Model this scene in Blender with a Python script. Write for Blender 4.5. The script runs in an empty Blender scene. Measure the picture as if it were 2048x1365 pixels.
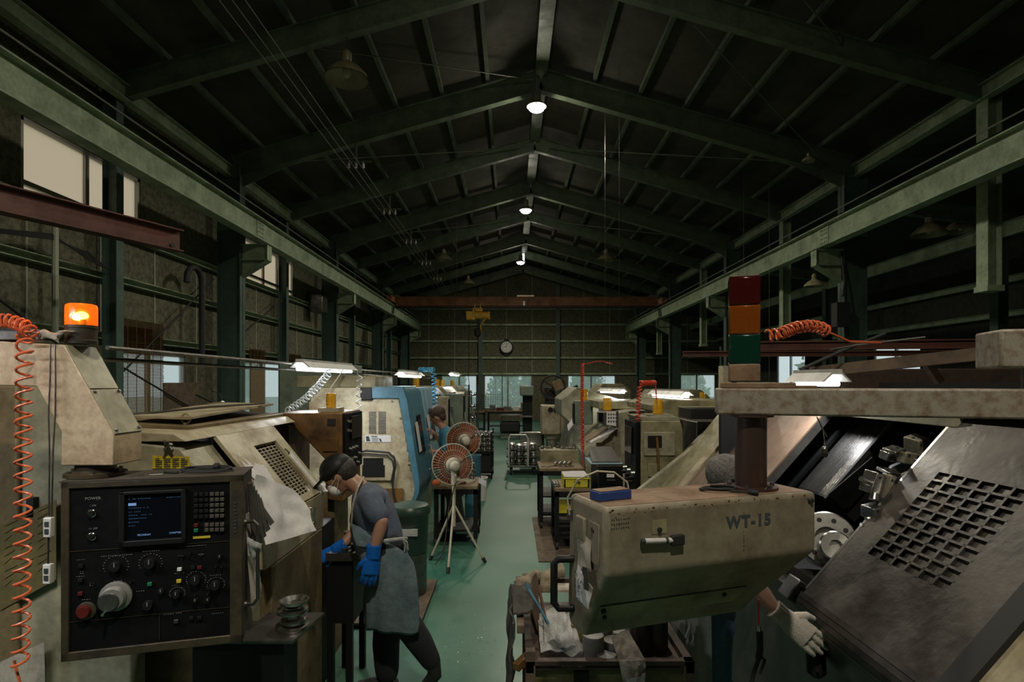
import bpy, bmesh, math, random
from mathutils import Vector, Matrix, noise
random.seed(7)
SC = bpy.context.scene
COL = SC.collection
PI = math.pi
# ---------------------------------------------------------------- camera (level, eye 2 m, shifted lens)
F = 1150.0; EYE = 2.0; VX, VY = 1024.0, 766.0
cd = bpy.data.cameras.new('camera'); cam = bpy.data.objects.new('camera', cd); COL.objects.link(cam)
cam.location = (0, 0, EYE); cam.rotation_euler = (PI/2, 0, 0)
cd.sensor_width = 36.0; cd.lens = 36.0*F/2048.0
cd.shift_x = 0.0; cd.shift_y = (682.5-VY)/2048.0*-1.0
cd.clip_start = 0.05; cd.clip_end = 300
SC.camera = cam
# ---------------------------------------------------------------- colour management
SC.view_settings.view_transform = 'Standard'; SC.view_settings.look = 'None'
SC.view_settings.gamma = 1.0; SC.view_settings.use_curve_mapping = False
SC.view_settings.exposure = 0.0
# ---------------------------------------------------------------- overcast sky
w = bpy.data.worlds.new('overcast_sky'); SC.world = w; w.use_nodes = True
nt = w.node_tree; bg = nt.nodes['Background']
tc = nt.nodes.new('ShaderNodeTexCoord'); sp = nt.nodes.new('ShaderNodeSeparateXYZ'); rp = nt.nodes.new('ShaderNodeValToRGB')
nt.links.new(tc.outputs['Generated'], sp.inputs[0]); nt.links.new(sp.outputs['Z'], rp.inputs[0])
rp.color_ramp.elements[0].position = 0.0; rp.color_ramp.elements[0].color = (0.74, 0.82, 0.84, 1)
rp.color_ramp.elements[1].position = 0.6; rp.color_ramp.elements[1].color = (0.88, 0.94, 1.0, 1)
nt.links.new(rp.outputs[0], bg.inputs[0]); bg.inputs[1].default_value = 1.0

def at(px, py, Z):
    return Vector(((px-VX)/F*Z, Z, EYE-(py-VY)/F*Z))
def X_(px, Z): return (px-VX)/F*Z
def Z_(py, Z): return EYE-(py-VY)/F*Z

# ---------------------------------------------------------------- lights
def light(name, typ, loc, energy, color, size=0.1, rot=None, parent=None, spot=None, size_y=None, blend=0.5):
    l = bpy.data.lights.new(name, typ); l.energy = energy; l.color = color
    if typ == 'AREA':
        l.size = size
        if size_y: l.shape = 'RECTANGLE'; l.size_y = size_y
    else: l.shadow_soft_size = size
    if typ == 'SPOT': l.spot_size = spot or 2.8; l.spot_blend = blend
    o = bpy.data.objects.new(name, l); COL.objects.link(o); o.location = loc
    if rot: o.rotation_euler = rot
    return o
LAMPW = (1.0, 0.92, 0.74)
HIGH_BAY = [(0.40, -1.0, 7.0), (0.45, 5.05, 7.15), (0.47, 11.0, 7.25), (0.41, 17.1, 7.1), (0.36, 24.0, 7.0)]
HB_W = [780, 330, 340, 360, 520]
for (x, y, z), e in zip(HIGH_BAY, HB_W):
    light('high_bay_light', 'SPOT', (x, y, z-0.16), e, LAMPW, 0.12, None, spot=2.85, blend=0.5)
    light('high_bay_glow', 'POINT', (x, y, z-0.17), 38, LAMPW, 0.1)

# ---------------------------------------------------------------- materials
MATS = {}
def _n(nt, t, **k):
    n = nt.nodes.new(t)
    for a, b in k.items(): setattr(n, a, b)
    return n
def mat(name, col, rough=0.5, metal=0.0, dirt=None, amount=0.5, scale=6.0, bump=0.0, bscale=40.0, stretch=None,
        emit=None, estr=0.0, trans=0.0, spec=0.5, alpha=1.0, rvar=0.15, fine=None):
    """painted / bare surface with noise driven wear in a second colour"""
    if name in MATS: return MATS[name]
    m = bpy.data.materials.new(name); m.use_nodes = True; nt = m.node_tree; L = nt.links.new
    b = nt.nodes['Principled BSDF']
    b.inputs['Roughness'].default_value = rough; b.inputs['Metallic'].default_value = metal
    b.inputs['Base Color'].default_value = (*col, 1); b.inputs['Specular IOR Level'].default_value = spec
    if trans: b.inputs['Transmission Weight'].default_value = trans
    if alpha < 1: b.inputs['Alpha'].default_value = alpha
    if emit: b.inputs['Emission Color'].default_value = (*emit, 1); b.inputs['Emission Strength'].default_value = estr
    if dirt is not None or bump:
        tc = _n(nt, 'ShaderNodeTexCoord'); mp = _n(nt, 'ShaderNodeMapping'); L(tc.outputs['Object'], mp.inputs[0])
        if stretch: mp.inputs['Scale'].default_value = stretch
    if dirt is not None:
        n1 = _n(nt, 'ShaderNodeTexNoise'); n1.inputs['Scale'].default_value = scale; n1.inputs['Detail'].default_value = 8; n1.inputs['Roughness'].default_value = 0.62
        L(mp.outputs[0], n1.inputs['Vector'])
        r = _n(nt, 'ShaderNodeValToRGB'); e = r.color_ramp.elements
        p = 0.72-0.4*amount
        e[0].position = max(0.0, p-0.12); e[0].color = (0, 0, 0, 1); e[1].position = min(1, p+0.16); e[1].color = (1, 1, 1, 1)
        L(n1.outputs[0], r.inputs[0])
        mx = _n(nt, 'ShaderNodeMix', data_type='RGBA'); mx.inputs['A'].default_value = (*col, 1); mx.inputs['B'].default_value = (*dirt, 1)
        L(r.outputs[0], mx.inputs['Factor'])
        out = mx.outputs['Result']
        n2 = _n(nt, 'ShaderNodeTexNoise'); n2.inputs['Scale'].default_value = scale*7; n2.inputs['Detail'].default_value = 5
        L(mp.outputs[0], n2.inputs['Vector'])
        r2 = _n(nt, 'ShaderNodeValToRGB'); e2 = r2.color_ramp.elements
        f = fine if fine is not None else 0.3*amount
        e2[0].position = 0.38; e2[0].color = (1-f, 1-f, 1-f, 1); e2[1].position = 0.62; e2[1].color = (1, 1, 1, 1)
        L(n2.outputs[0], r2.inputs[0])
        m2 = _n(nt, 'ShaderNodeMix', data_type='RGBA', blend_type='MULTIPLY'); m2.inputs['Factor'].default_value = 1.0
        L(out, m2.inputs['A']); L(r2.outputs[0], m2.inputs['B']); L(m2.outputs['Result'], b.inputs['Base Color'])
        mr = _n(nt, 'ShaderNodeMapRange'); L(n1.outputs[0], mr.inputs[0])
        mr.inputs['From Min'].default_value = 0.3; mr.inputs['From Max'].default_value = 0.7
        mr.inputs['To Min'].default_value = max(0.03, rough-rvar); mr.inputs['To Max'].default_value = min(1, rough+rvar)
        L(mr.outputs[0], b.inputs['Roughness'])
    if bump:
        n3 = _n(nt, 'ShaderNodeTexNoise'); n3.inputs['Scale'].default_value = bscale; n3.inputs['Detail'].default_value = 4
        L(mp.outputs[0], n3.inputs['Vector'])
        bp = _n(nt, 'ShaderNodeBump'); bp.inputs['Strength'].default_value = bump; bp.inputs['Distance'].default_value = 0.01
        L(n3.outputs[0], bp.inputs['Height']); L(bp.outputs[0], b.inputs['Normal'])
    MATS[name] = m; return m

M = {}
M['green'] = mat('green_structural_paint', (0.34, 0.43, 0.275), 0.5, 0, (0.19, 0.25, 0.16), 0.55, 3, 0.35, 45)
M['green2'] = mat('blue_green_column_paint', (0.065, 0.115, 0.09), 0.5, 0, (0.04, 0.075, 0.058), 0.5, 2.5)
M['rafter'] = mat('rafter_green_paint', (0.11, 0.145, 0.088), 0.55, 0, (0.06, 0.082, 0.05), 0.6, 2.5)
M['deck'] = mat('roof_board', (0.048, 0.046, 0.030), 0.9, 0, (0.028, 0.028, 0.019), 0.6, 1.2)
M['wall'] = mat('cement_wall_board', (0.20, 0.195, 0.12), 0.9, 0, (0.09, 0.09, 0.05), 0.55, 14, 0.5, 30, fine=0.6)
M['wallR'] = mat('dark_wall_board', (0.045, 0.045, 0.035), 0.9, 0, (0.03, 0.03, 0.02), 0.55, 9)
M['joint'] = mat('joint_strip', (0.34, 0.36, 0.27), 0.7)
M['redbeam'] = mat('red_oxide_beam', (0.115, 0.037, 0.022), 0.6, 0, (0.065, 0.022, 0.015), 0.5, 4)
M['crane'] = mat('orange_brown_crane_paint', (0.30, 0.12, 0.04), 0.6, 0, (0.15, 0.07, 0.03), 0.5, 3)
M['hoist'] = mat('yellow_hoist_paint', (0.70, 0.40, 0.03), 0.5, 0, (0.35, 0.2, 0.03), 0.4, 8)
M['cream'] = mat('cream_machine_paint', (0.46, 0.41, 0.28), 0.5, 0, (0.22, 0.16, 0.085), 0.46, 4.5, 0.1, 60)
M['creamarm'] = mat('cream_arm_paint', (0.56, 0.43, 0.29), 0.45, 0, (0.36, 0.25, 0.15), 0.5, 9, 0.15, 50)
M['creamgrey'] = mat('grey_cream_paint', (0.36, 0.335, 0.23), 0.5, 0, (0.15, 0.14, 0.09), 0.45, 5)
M['olive'] = mat('olive_cream_paint', (0.33, 0.295, 0.17), 0.5, 0, (0.13, 0.115, 0.06), 0.5, 4)
M['pend'] = mat('worn_pendant_paint', (0.27, 0.235, 0.17), 0.5, 0, (0.15, 0.11, 0.07), 0.4, 6, 0.1, 60)
M['pendtop'] = mat('rust_dust_on_paint', (0.26, 0.165, 0.10), 0.75, 0, (0.15, 0.08, 0.045), 0.5, 9)
M['rustbeam'] = mat('rust_speckled_grey_paint', (0.31, 0.28, 0.23), 0.5, 0, (0.15, 0.075, 0.04), 0.42, 28, 0.1, 60)
M['brown'] = mat('rusty_brown_sheet', (0.24, 0.125, 0.04), 0.45, 0.3, (0.07, 0.035, 0.015), 0.5, 6)
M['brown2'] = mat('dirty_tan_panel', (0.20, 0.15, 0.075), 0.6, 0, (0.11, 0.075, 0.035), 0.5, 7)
M['darksheet'] = mat('oily_dark_sheet', (0.052, 0.046, 0.040), 0.42, 0.5, (0.12, 0.105, 0.092), 0.40, 4, 0.15, 30, rvar=0.18)
M['brownsheet'] = mat('brown_coated_sheet', (0.19, 0.12, 0.08), 0.5, 0.2, (0.12, 0.075, 0.05), 0.4, 4)
M['black'] = mat('black_paint', (0.010, 0.010, 0.010), 0.5, 0, spec=0.25)
M['panelblack'] = mat('black_control_panel', (0.005, 0.0055, 0.006), 0.6, 0, (0.009, 0.008, 0.007), 0.3, 8, spec=0.12)
M['frame'] = mat('worn_box_rim', (0.065, 0.048, 0.026), 0.5, 0, (0.022, 0.017, 0.010), 0.55, 14)
M['darktop'] = mat('grimy_box_top', (0.075, 0.06, 0.045), 0.6, 0, (0.04, 0.03, 0.02), 0.5, 9)
M['rubber'] = mat('black_rubber', (0.015, 0.015, 0.015), 0.7)
M['steel'] = mat('machined_steel', (0.50, 0.49, 0.47), 0.27, 1.0, (0.36, 0.35, 0.33), 0.4, 6, rvar=0.04)
M['steeld'] = mat('dull_steel', (0.22, 0.215, 0.20), 0.40, 0.9, (0.12, 0.11, 0.10), 0.5, 9, rvar=0.07)
M['way'] = mat('scraped_way_cover', (0.30, 0.29, 0.28), 0.28, 0.95, (0.10, 0.095, 0.09), 0.5, 3, 0.2, 25, stretch=(1.5, 26, 1.5))
M['cast'] = mat('cast_tool_holder', (0.30, 0.27, 0.21), 0.45, 0.5, (0.15, 0.13, 0.1), 0.4, 14)
M['chrome'] = mat('bright_chrome', (0.75, 0.75, 0.74), 0.12, 1.0)
M['blue'] = mat('blue_door_paint', (0.065, 0.185, 0.26), 0.4, 0, (0.04, 0.11, 0.15), 0.35, 6)
M['bluelight'] = mat('pale_blue_door_paint', (0.26, 0.42, 0.50), 0.4, 0, (0.15, 0.25, 0.3), 0.35, 6)
M['greengrey'] = mat('grey_green_paint', (0.20, 0.25, 0.19), 0.5, 0, (0.11, 0.13, 0.1), 0.4, 6)
M['darkgreen'] = mat('dark_green_plastic', (0.02, 0.045, 0.03), 0.35)
M['orange'] = mat('orange_coil_hose', (0.62, 0.13, 0.05), 0.35)
M['redhose'] = mat('red_coil_hose', (0.60, 0.06, 0.03), 0.35)
M['bluehose'] = mat('blue_coil_hose', (0.05, 0.25, 0.45), 0.35)
M['whitehose'] = mat('pale_coil_hose', (0.62, 0.68, 0.72), 0.3)
M['paper'] = mat('white_paper', (0.62, 0.60, 0.60), 0.8, 0, (0.50, 0.48, 0.47), 0.3, 10)
M['paperd'] = mat('grubby_paper', (0.46, 0.42, 0.35), 0.8, 0, (0.25, 0.2, 0.14), 0.4, 12)
M['plate'] = mat('aged_yellow_plate', (0.16, 0.13, 0.055), 0.5, 0, (0.10, 0.08, 0.035), 0.4, 8)
M['yellow'] = mat('yellow_plastic', (0.62, 0.52, 0.03), 0.45, 0, (0.4, 0.33, 0.04), 0.3, 9)
M['yellowlabel'] = mat('yellow_label', (0.65, 0.50, 0.03), 0.6, 0, (0.4, 0.3, 0.05), 0.35, 18)
M['bluebox'] = mat('blue_plastic', (0.02, 0.055, 0.22), 0.4)
M['clothgrey'] = mat('grey_blue_cotton', (0.095, 0.115, 0.16), 0.9, 0, (0.06, 0.075, 0.11), 0.4, 9, 0.25, 90)
M['apron'] = mat('faded_denim', (0.16, 0.215, 0.235), 0.85, 0, (0.08, 0.115, 0.135), 0.5, 7, 0.3, 60)
M['jeans'] = mat('blue_jeans', (0.055, 0.14, 0.20), 0.85, 0, (0.10, 0.20, 0.25), 0.3, 7, 0.3, 80)
M['apron2'] = mat('grey_apron_cloth', (0.36, 0.36, 0.34), 0.85, 0, (0.26, 0.26, 0.24), 0.4, 7)
M['pants'] = mat('black_trousers', (0.010, 0.011, 0.013), 0.9)
M['trousers'] = mat('grey_work_trousers', (0.22, 0.215, 0.19), 0.9, 0, (0.15, 0.145, 0.13), 0.4, 6)
M['shirtblue'] = mat('teal_blue_shirt', (0.03, 0.17, 0.26), 0.8, 0, (0.02, 0.12, 0.19), 0.4, 7)
M['skin'] = mat('skin', (0.40, 0.21, 0.14), 0.5, 0, (0.33, 0.16, 0.10), 0.3, 9)
M['hair'] = mat('dark_hair', (0.02, 0.016, 0.014), 0.5, 0, (0.035, 0.028, 0.022), 0.4, 40, 0.6, 150)
M['hairb'] = mat('brown_hair', (0.055, 0.032, 0.025), 0.5, 0, (0.09, 0.05, 0.04), 0.4, 40, 0.6, 150)
M['hairg'] = mat('grey_hair', (0.16, 0.15, 0.14), 0.5, 0, (0.07, 0.06, 0.055), 0.5, 60, 0.8, 160)
M['glove'] = mat('blue_rubber_glove', (0.01, 0.12, 0.50), 0.22, 0, (0.01, 0.09, 0.36), 0.3, 9)
M['cotton'] = mat('white_cotton_glove', (0.52, 0.47, 0.42), 0.9, 0, (0.38, 0.33, 0.29), 0.35, 20, 0.5, 220)
M['cottond'] = mat('soiled_cotton_glove', (0.30, 0.25, 0.17), 0.9, 0, (0.13, 0.10, 0.07), 0.5, 16, 0.5, 160)
M['mask'] = mat('white_face_mask', (0.72, 0.70, 0.68), 0.85)
M['rag'] = mat('stained_rag', (0.42, 0.36, 0.30), 0.9, 0, (0.2, 0.15, 0.11), 0.45, 14, 0.4, 60)
M['ragd'] = mat('dark_rag', (0.06, 0.055, 0.045), 0.9, 0, (0.03, 0.028, 0.024), 0.5, 8)
M['wood'] = mat('worn_plywood', (0.24, 0.17, 0.09), 0.75, 0, (0.13, 0.09, 0.05), 0.5, 6, stretch=(2, 12, 2))
M['oldwood'] = mat('weathered_wood', (0.14, 0.095, 0.06), 0.8, 0, (0.07, 0.05, 0.035), 0.5, 6)
M['fanblade'] = mat('brown_fan_blade', (0.22, 0.048, 0.010), 0.4, 0, (0.13, 0.03, 0.008), 0.4, 8)
M['fanbody'] = mat('cream_fan_plastic', (0.48, 0.44, 0.33), 0.45, 0, (0.3, 0.27, 0.2), 0.3, 9)
M['dial'] = mat('dull_dial_metal', (0.30, 0.29, 0.27), 0.42, 0.4, (0.25, 0.24, 0.22), 0.4, 20)
M['postred'] = mat('dark_red_brown_post', (0.055, 0.026, 0.020), 0.45, 0, (0.03, 0.018, 0.014), 0.5, 6)
M['sawn'] = mat('sawn_steel_face', (0.30, 0.285, 0.265), 0.55, 0.3, (0.17, 0.16, 0.15), 0.45, 14)
M['rustf'] = mat('rusted_angle_iron', (0.075, 0.046, 0.034), 0.6, 0.2, (0.035, 0.026, 0.022), 0.5, 12)
M['white'] = mat('white_plastic', (0.66, 0.65, 0.62), 0.5)
M['ink'] = mat('dark_ink', (0.03, 0.04, 0.045), 0.7)
M['inkblue'] = mat('blue_lettering', (0.045, 0.06, 0.068), 0.6)
M['print'] = mat('pale_printing', (0.20, 0.20, 0.19), 0.6)
M['alu'] = mat('aluminium_frame', (0.30, 0.29, 0.26), 0.4, 0.6)
M['lamptop'] = mat('enamel_reflector', (0.25, 0.23, 0.13), 0.4, 0, (0.15, 0.13, 0.07), 0.4, 6)
M['glow'] = mat('lit_lamp_glass', (1, 1, 1), 0.5, emit=(1.0, 0.93, 0.80), estr=14)
M['tube'] = mat('lit_fluorescent_tube', (1, 1, 1), 0.5, emit=(0.93, 0.96, 1.0), estr=5)
M['fixture'] = mat('white_enamel_fixture', (0.60, 0.60, 0.58), 0.35, 0, (0.4, 0.4, 0.38), 0.3, 8)
M['amber'] = mat('lit_amber_lens', (0.85, 0.28, 0.02), 0.15, trans=0.75, emit=(1.0, 0.22, 0.02), estr=0.22)
M['ambersolid'] = mat('amber_lens', (0.95, 0.50, 0.03), 0.15, trans=0.3)
M['red'] = mat('red_lens', (0.10, 0.005, 0.005), 0.12, trans=0.6)
M['orangelens'] = mat('orange_lens', (0.42, 0.10, 0.008), 0.12, trans=0.6)
M['greenlens'] = mat('green_lens', (0.004, 0.05, 0.03), 0.15, trans=0.4)
M['bulb'] = mat('lit_beacon_bulb', (1, 1, 1), 0.5, emit=(1.0, 0.42, 0.08), estr=60)
M['screen'] = mat('dark_screen_glass', (0.004, 0.005, 0.008), 0.18, spec=0.2)
M['screentext'] = mat('blue_screen_text', (0.02, 0.05, 0.1), 0.5, emit=(0.18, 0.42, 0.85), estr=0.05)
M['screenbright'] = mat('bright_screen_text', (0.05, 0.1, 0.2), 0.5, emit=(0.3, 0.55, 1.0), estr=0.4)
M['redbtn'] = mat('red_button', (0.10, 0.01, 0.008), 0.4)
M['greenbtn'] = mat('green_button', (0.01, 0.16, 0.07), 0.4)
M['key'] = mat('keypad_key', (0.07, 0.062, 0.05), 0.5)
M['leaf'] = mat('outdoor_foliage', (0.34, 0.52, 0.20), 0.8, 0, (0.20, 0.36, 0.12), 0.5, 3)
M['earth'] = mat('outdoor_ground', (0.10, 0.12, 0.06), 0.9)

def floor_mat():
    m = bpy.data.materials.new('green_epoxy_floor'); m.use_nodes = True; nt = m.node_tree; L = nt.links.new
    b = nt.nodes['Principled BSDF']; tc = _n(nt, 'ShaderNodeTexCoord')
    n1 = _n(nt, 'ShaderNodeTexNoise'); n1.inputs['Scale'].default_value = 0.9; n1.inputs['Detail'].default_value = 9; n1.inputs['Roughness'].default_value = 0.6
    n2 = _n(nt, 'ShaderNodeTexNoise'); n2.inputs['Scale'].default_value = 22; n2.inputs['Detail'].default_value = 6; n2.inputs['Roughness'].default_value = 0.7
    L(tc.outputs['Object'], n1.inputs['Vector']); L(tc.outputs['Object'], n2.inputs['Vector'])
    r = _n(nt, 'ShaderNodeValToRGB'); e = r.color_ramp.elements
    e[0].position = 0.35; e[0].color = (0.026, 0.105, 0.068, 1); e[1].position = 0.68; e[1].color = (0.075, 0.165, 0.115, 1)
    L(n1.outputs[0], r.inputs[0])
    r2 = _n(nt, 'ShaderNodeValToRGB'); e2 = r2.color_ramp.elements
    e2[0].position = 0.66; e2[0].color = (0, 0, 0, 1); e2[1].position = 0.74; e2[1].color = (1, 1, 1, 1)
    L(n2.outputs[0], r2.inputs[0])
    mx = _n(nt, 'ShaderNodeMix', data_type='RGBA'); L(r2.outputs[0], mx.inputs['Factor']); L(r.outputs[0], mx.inputs['A']); mx.inputs['B'].default_value = (0.15, 0.21, 0.16, 1)
    L(mx.outputs['Result'], b.inputs['Base Color'])
    mr = _n(nt, 'ShaderNodeMapRange'); L(n1.outputs[0], mr.inputs[0]); mr.inputs['From Min'].default_value = .3; mr.inputs['From Max'].default_value = .7
    mr.inputs['To Min'].default_value = 0.34; mr.inputs['To Max'].default_value = 0.56; L(mr.outputs[0], b.inputs['Roughness'])
    b.inputs['Specular IOR Level'].default_value = 0.32
    bp = _n(nt, 'ShaderNodeBump'); bp.inputs['Strength'].default_value = 0.25; bp.inputs['Distance'].default_value = 0.01
    n4 = _n(nt, 'ShaderNodeTexNoise'); n4.inputs['Scale'].default_value = 5; n4.inputs['Detail'].default_value = 5; L(tc.outputs['Object'], n4.inputs['Vector'])
    L(n4.outputs[0], bp.inputs['Height']); L(bp.outputs[0], b.inputs['Normal'])
    return m
M['floor'] = floor_mat()
def pane_mat(name, tint, clear):
    m = bpy.data.materials.new(name); m.use_nodes = True; nt = m.node_tree; L = nt.links.new
    nt.nodes.remove(nt.nodes['Principled BSDF']); o = nt.nodes['Material Output']
    t = _n(nt, 'ShaderNodeBsdfTranslucent'); t.inputs[0].default_value = (*tint, 1)
    c = _n(nt, 'ShaderNodeBsdfTransparent'); c.inputs[0].default_value = (0.92, 0.95, 0.95, 1)
    mx = _n(nt, 'ShaderNodeMixShader'); mx.inputs[0].default_value = clear
    L(t.outputs[0], mx.inputs[1]); L(c.outputs[0], mx.inputs[2]); L(mx.outputs[0], o.inputs[0]); return m
M['frost'] = pane_mat('aged_frosted_pane', (0.90, 0.78, 0.62), 0.12)
M['haze'] = pane_mat('hazy_window_glass', (0.62, 0.74, 0.70), 0.68)
M['blind'] = pane_mat('sunlit_bamboo_blind', (0.42, 0.30, 0.15), 0.0)
M['clear'] = pane_mat('thin_window_glass', (0.8, 0.9, 0.9), 0.85)

# ---------------------------------------------------------------- mesh builder
class MB:
    def __init__(s): s.v = []; s.f = []; s.T = Matrix.Identity(4)
    def _a(s, vs, fs):
        k = len(s.v); s.v += [s.T @ Vector(v) for v in vs]; s.f += [tuple(i+k for i in f) for f in fs]; return s
    def box(s, x0, x1, y0, y1, z0, z1):
        return s._a([(x0,y0,z0),(x1,y0,z0),(x1,y1,z0),(x0,y1,z0),(x0,y0,z1),(x1,y0,z1),(x1,y1,z1),(x0,y1,z1)],
                    [(0,3,2,1),(4,5,6,7),(0,1,5,4),(1,2,6,5),(2,3,7,6),(3,0,4,7)])
    def obox(s, a, b, w, h, up=(0,0,1)):
        """bar from a to b, w across, h along up"""
        a, b = Vector(a), Vector(b); d = (b-a).normalized(); u = Vector(up)
        if abs(d.dot(u)) > 0.99: u = Vector((0,1,0))
        r = d.cross(u).normalized(); u = r.cross(d)
        vs = [p+r*sx*w/2+u*sz*h/2 for p in (a, b) for sx, sz in ((-1,-1),(1,-1),(1,1),(-1,1))]
        return s._a(vs, [(0,3,2,1),(4,5,6,7),(0,1,5,4),(1,2,6,5),(2,3,7,6),(3,0,4,7)])
    def prism(s, pts, y0, y1):
        """outline in x,z pushed along y"""
        n = len(pts)
        vs = [(x, y0, z) for x, z in pts]+[(x, y1, z) for x, z in pts]
        return s._a(vs, [tuple(range(n)), tuple(range(2*n-1, n-1, -1))]+[(i, i+n, (i+1) % n+n, (i+1) % n) for i in range(n)])
    def slab(s, quad, t):
        """quad (4+ points) given thickness t along its normal"""
        q = [Vector(p) for p in quad]; nrm = (q[1]-q[0]).cross(q[2]-q[0]).normalized()*t; n = len(q)
        return s._a(q+[p+nrm for p in q], [tuple(range(n-1, -1, -1)), tuple(range(n, 2*n))]+[(i, (i+1) % n, (i+1) % n+n, i+n) for i in range(n)])
    def cyl(s, a, b, r0, r1=None, n=20, cap=True):
        r1 = r0 if r1 is None else r1; return s.loft([(a, r0, r0), (b, r1, r1)], n, cap)
    def loft(s, secs, n=16, cap=True, axes=None):
        """secs: (centre, rx, ry[, dir]) ; ring axes follow the path"""
        c = [Vector(q[0]) for q in secs]; k = len(s.v); prev = None; vs = []
        for i, q in enumerate(secs):
            d = (c[min(i+1, len(c)-1)]-c[max(i-1, 0)])
            d = d.normalized() if d.length > 1e-9 else Vector((0,0,1))
            if prev is None:
                ref = Vector(axes) if axes else (Vector((1,0,0)) if abs(d.x) < 0.9 else Vector((0,1,0)))
            else: ref = prev
            u = (ref-d*ref.dot(d)); u = u.normalized() if u.length > 1e-6 else d.orthogonal().normalized()
            prev = u; v = d.cross(u)
            for j in range(n):
                t = 2*PI*j/n; vs.append(c[i]+u*math.cos(t)*q[1]+v*math.sin(t)*q[2])
        fs = []
        for i in range(len(secs)-1):
            for j in range(n): fs.append((i*n+j, i*n+(j+1) % n, (i+1)*n+(j+1) % n, (i+1)*n+j))
        if cap: fs.append(tuple(range(n-1, -1, -1))); fs.append(tuple((len(secs)-1)*n+j for j in range(n)))
        return s._a(vs, fs)
    def tube(s, pts, r, n=8, cap=True): return s.loft([(p, r, r) for p in pts], n, cap)
    def lathe(s, o, prof, n=28, axis=(0,0,1), cap=True):
        """prof: (radius, height) pairs about axis at o"""
        o = Vector(o); a = Vector(axis).normalized(); u = a.orthogonal().normalized(); v = a.cross(u); vs = []
        for r, h in prof:
            for j in range(n):
                t = 2*PI*j/n; vs.append(o+a*h+(u*math.cos(t)+v*math.sin(t))*max(r, 1e-4))
        fs = [(i*n+j, i*n+(j+1) % n, (i+1)*n+(j+1) % n, (i+1)*n+j) for i in range(len(prof)-1) for j in range(n)]
        if cap: fs.append(tuple(range(n-1, -1, -1))); fs.append(tuple((len(prof)-1)*n+j for j in range(n)))
        return s._a(vs, fs)
    def ball(s, c, r, sx=1, sy=1, sz=1, n=14, R=None):
        c = Vector(c); vs = []; m = n//2
        for i in range(1, m):
            p = PI*i/m
            for j in range(n):
                t = 2*PI*j/n; q = Vector((math.sin(p)*math.cos(t)*sx, math.sin(p)*math.sin(t)*sy, math.cos(p)*sz))*r
                vs.append(c+(R @ q if R else q))
        q = Vector((0,0,sz*r)); vs.append(c+(R @ q if R else q)); vs.append(c-(R @ q if R else q)); N = (m-1)*n
        fs = [(i*n+j, (i+1)*n+j, (i+1)*n+(j+1) % n, i*n+(j+1) % n) for i in range(m-2) for j in range(n)]
        fs += [(N, j, (j+1) % n) for j in range(n)]+[(N+1, (m-2)*n+(j+1) % n, (m-2)*n+j) for j in range(n)]
        return s._a(vs, fs)
    def ibeam(s, a, b, h, w, t=0.014, up=(0,0,1)):
        a, b = Vector(a), Vector(b); d = (b-a).normalized(); u0 = Vector(up)
        if abs(d.dot(u0)) > 0.99: u0 = Vector((1,0,0))
        r = d.cross(u0).normalized(); u = r.cross(d)
        s.obox(a, b, t, h-2*t, u); s.obox(a+u*(h-t)/2, b+u*(h-t)/2, w, t, u); s.obox(a-u*(h-t)/2, b-u*(h-t)/2, w, t, u); return s
    def coil(s, path, R, turns, r=0.004, n=6, steps=14):
        """helix round a polyline path"""
        p = [Vector(q) for q in path]; ls = [0]
        for i in range(1, len(p)): ls.append(ls[-1]+(p[i]-p[i-1]).length)
        N = int(turns*steps); out = []; u = None
        for k in range(N+1):
            d = ls[-1]*k/N; i = 0
            while i < len(p)-2 and ls[i+1] < d: i += 1
            t = (d-ls[i])/max(1e-9, ls[i+1]-ls[i]); c = p[i].lerp(p[i+1], t); dr = (p[i+1]-p[i]).normalized()
            # smooth direction
            if u is None: u = dr.orthogonal().normalized()
            u = (u-dr*u.dot(dr)).normalized(); v = dr.cross(u); a = 2*PI*turns*k/N
            out.append(c+(u*math.cos(a)+v*math.sin(a))*R)
        return s.tube(out, r, n)
    def build(s, name, m, parent=None, world=True, bevel=0, seg=2, smooth=0.6, mods=None, solid=0, kind=None, base=True):
        me = bpy.data.meshes.new(name)
        if parent is not None: Mx = MATW[parent.name]; inv = Mx.inverted() if world else Matrix.Identity(4); vs = [inv @ v for v in s.v]; off = None
        else:
            vs = s.v
            lo = [min(v[i] for v in vs) for i in range(3)]; hi = [max(v[i] for v in vs) for i in range(3)]
            off = Vector(((lo[0]+hi[0])/2, (lo[1]+hi[1])/2, lo[2])); vs = [v-off for v in vs]
        me.from_pydata([tuple(v) for v in vs], [], s.f)
        bm = bmesh.new(); bm.from_mesh(me); bmesh.ops.recalc_face_normals(bm, faces=bm.faces); bm.to_mesh(me); bm.free()
        me.materials.append(M[m] if isinstance(m, str) else m)
        if smooth:
            for p in me.polygons: p.use_smooth = True
            me.set_sharp_from_angle(angle=smooth)
        o = bpy.data.objects.new(name, me); COL.objects.link(o)
        if parent is not None: o.parent = parent; MATW[o.name] = MATW[parent.name]
        else: o.location = off; MATW[o.name] = Matrix.Translation(off)
        if bevel:
            b = o.modifiers.new('edge', 'BEVEL'); b.width = bevel; b.segments = seg; b.limit_method = 'ANGLE'; b.angle_limit = 0.5
            b.harden_normals = False
        if solid:
            b = o.modifiers.new('thick', 'SOLIDIFY'); b.thickness = solid; b.offset = 0
        for t, kw in (mods or []):
            q = o.modifiers.new(t.lower(), t)
            for a, b in kw.items(): setattr(q, a, b)
        if kind: o['kind'] = kind
        return o
MATW = {}
BLOB = lambda vox=0.012, it=6: [('REMESH', dict(mode='VOXEL', voxel_size=vox, use_smooth_shade=True)), ('SMOOTH', dict(factor=0.6, iterations=it))]
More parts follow.
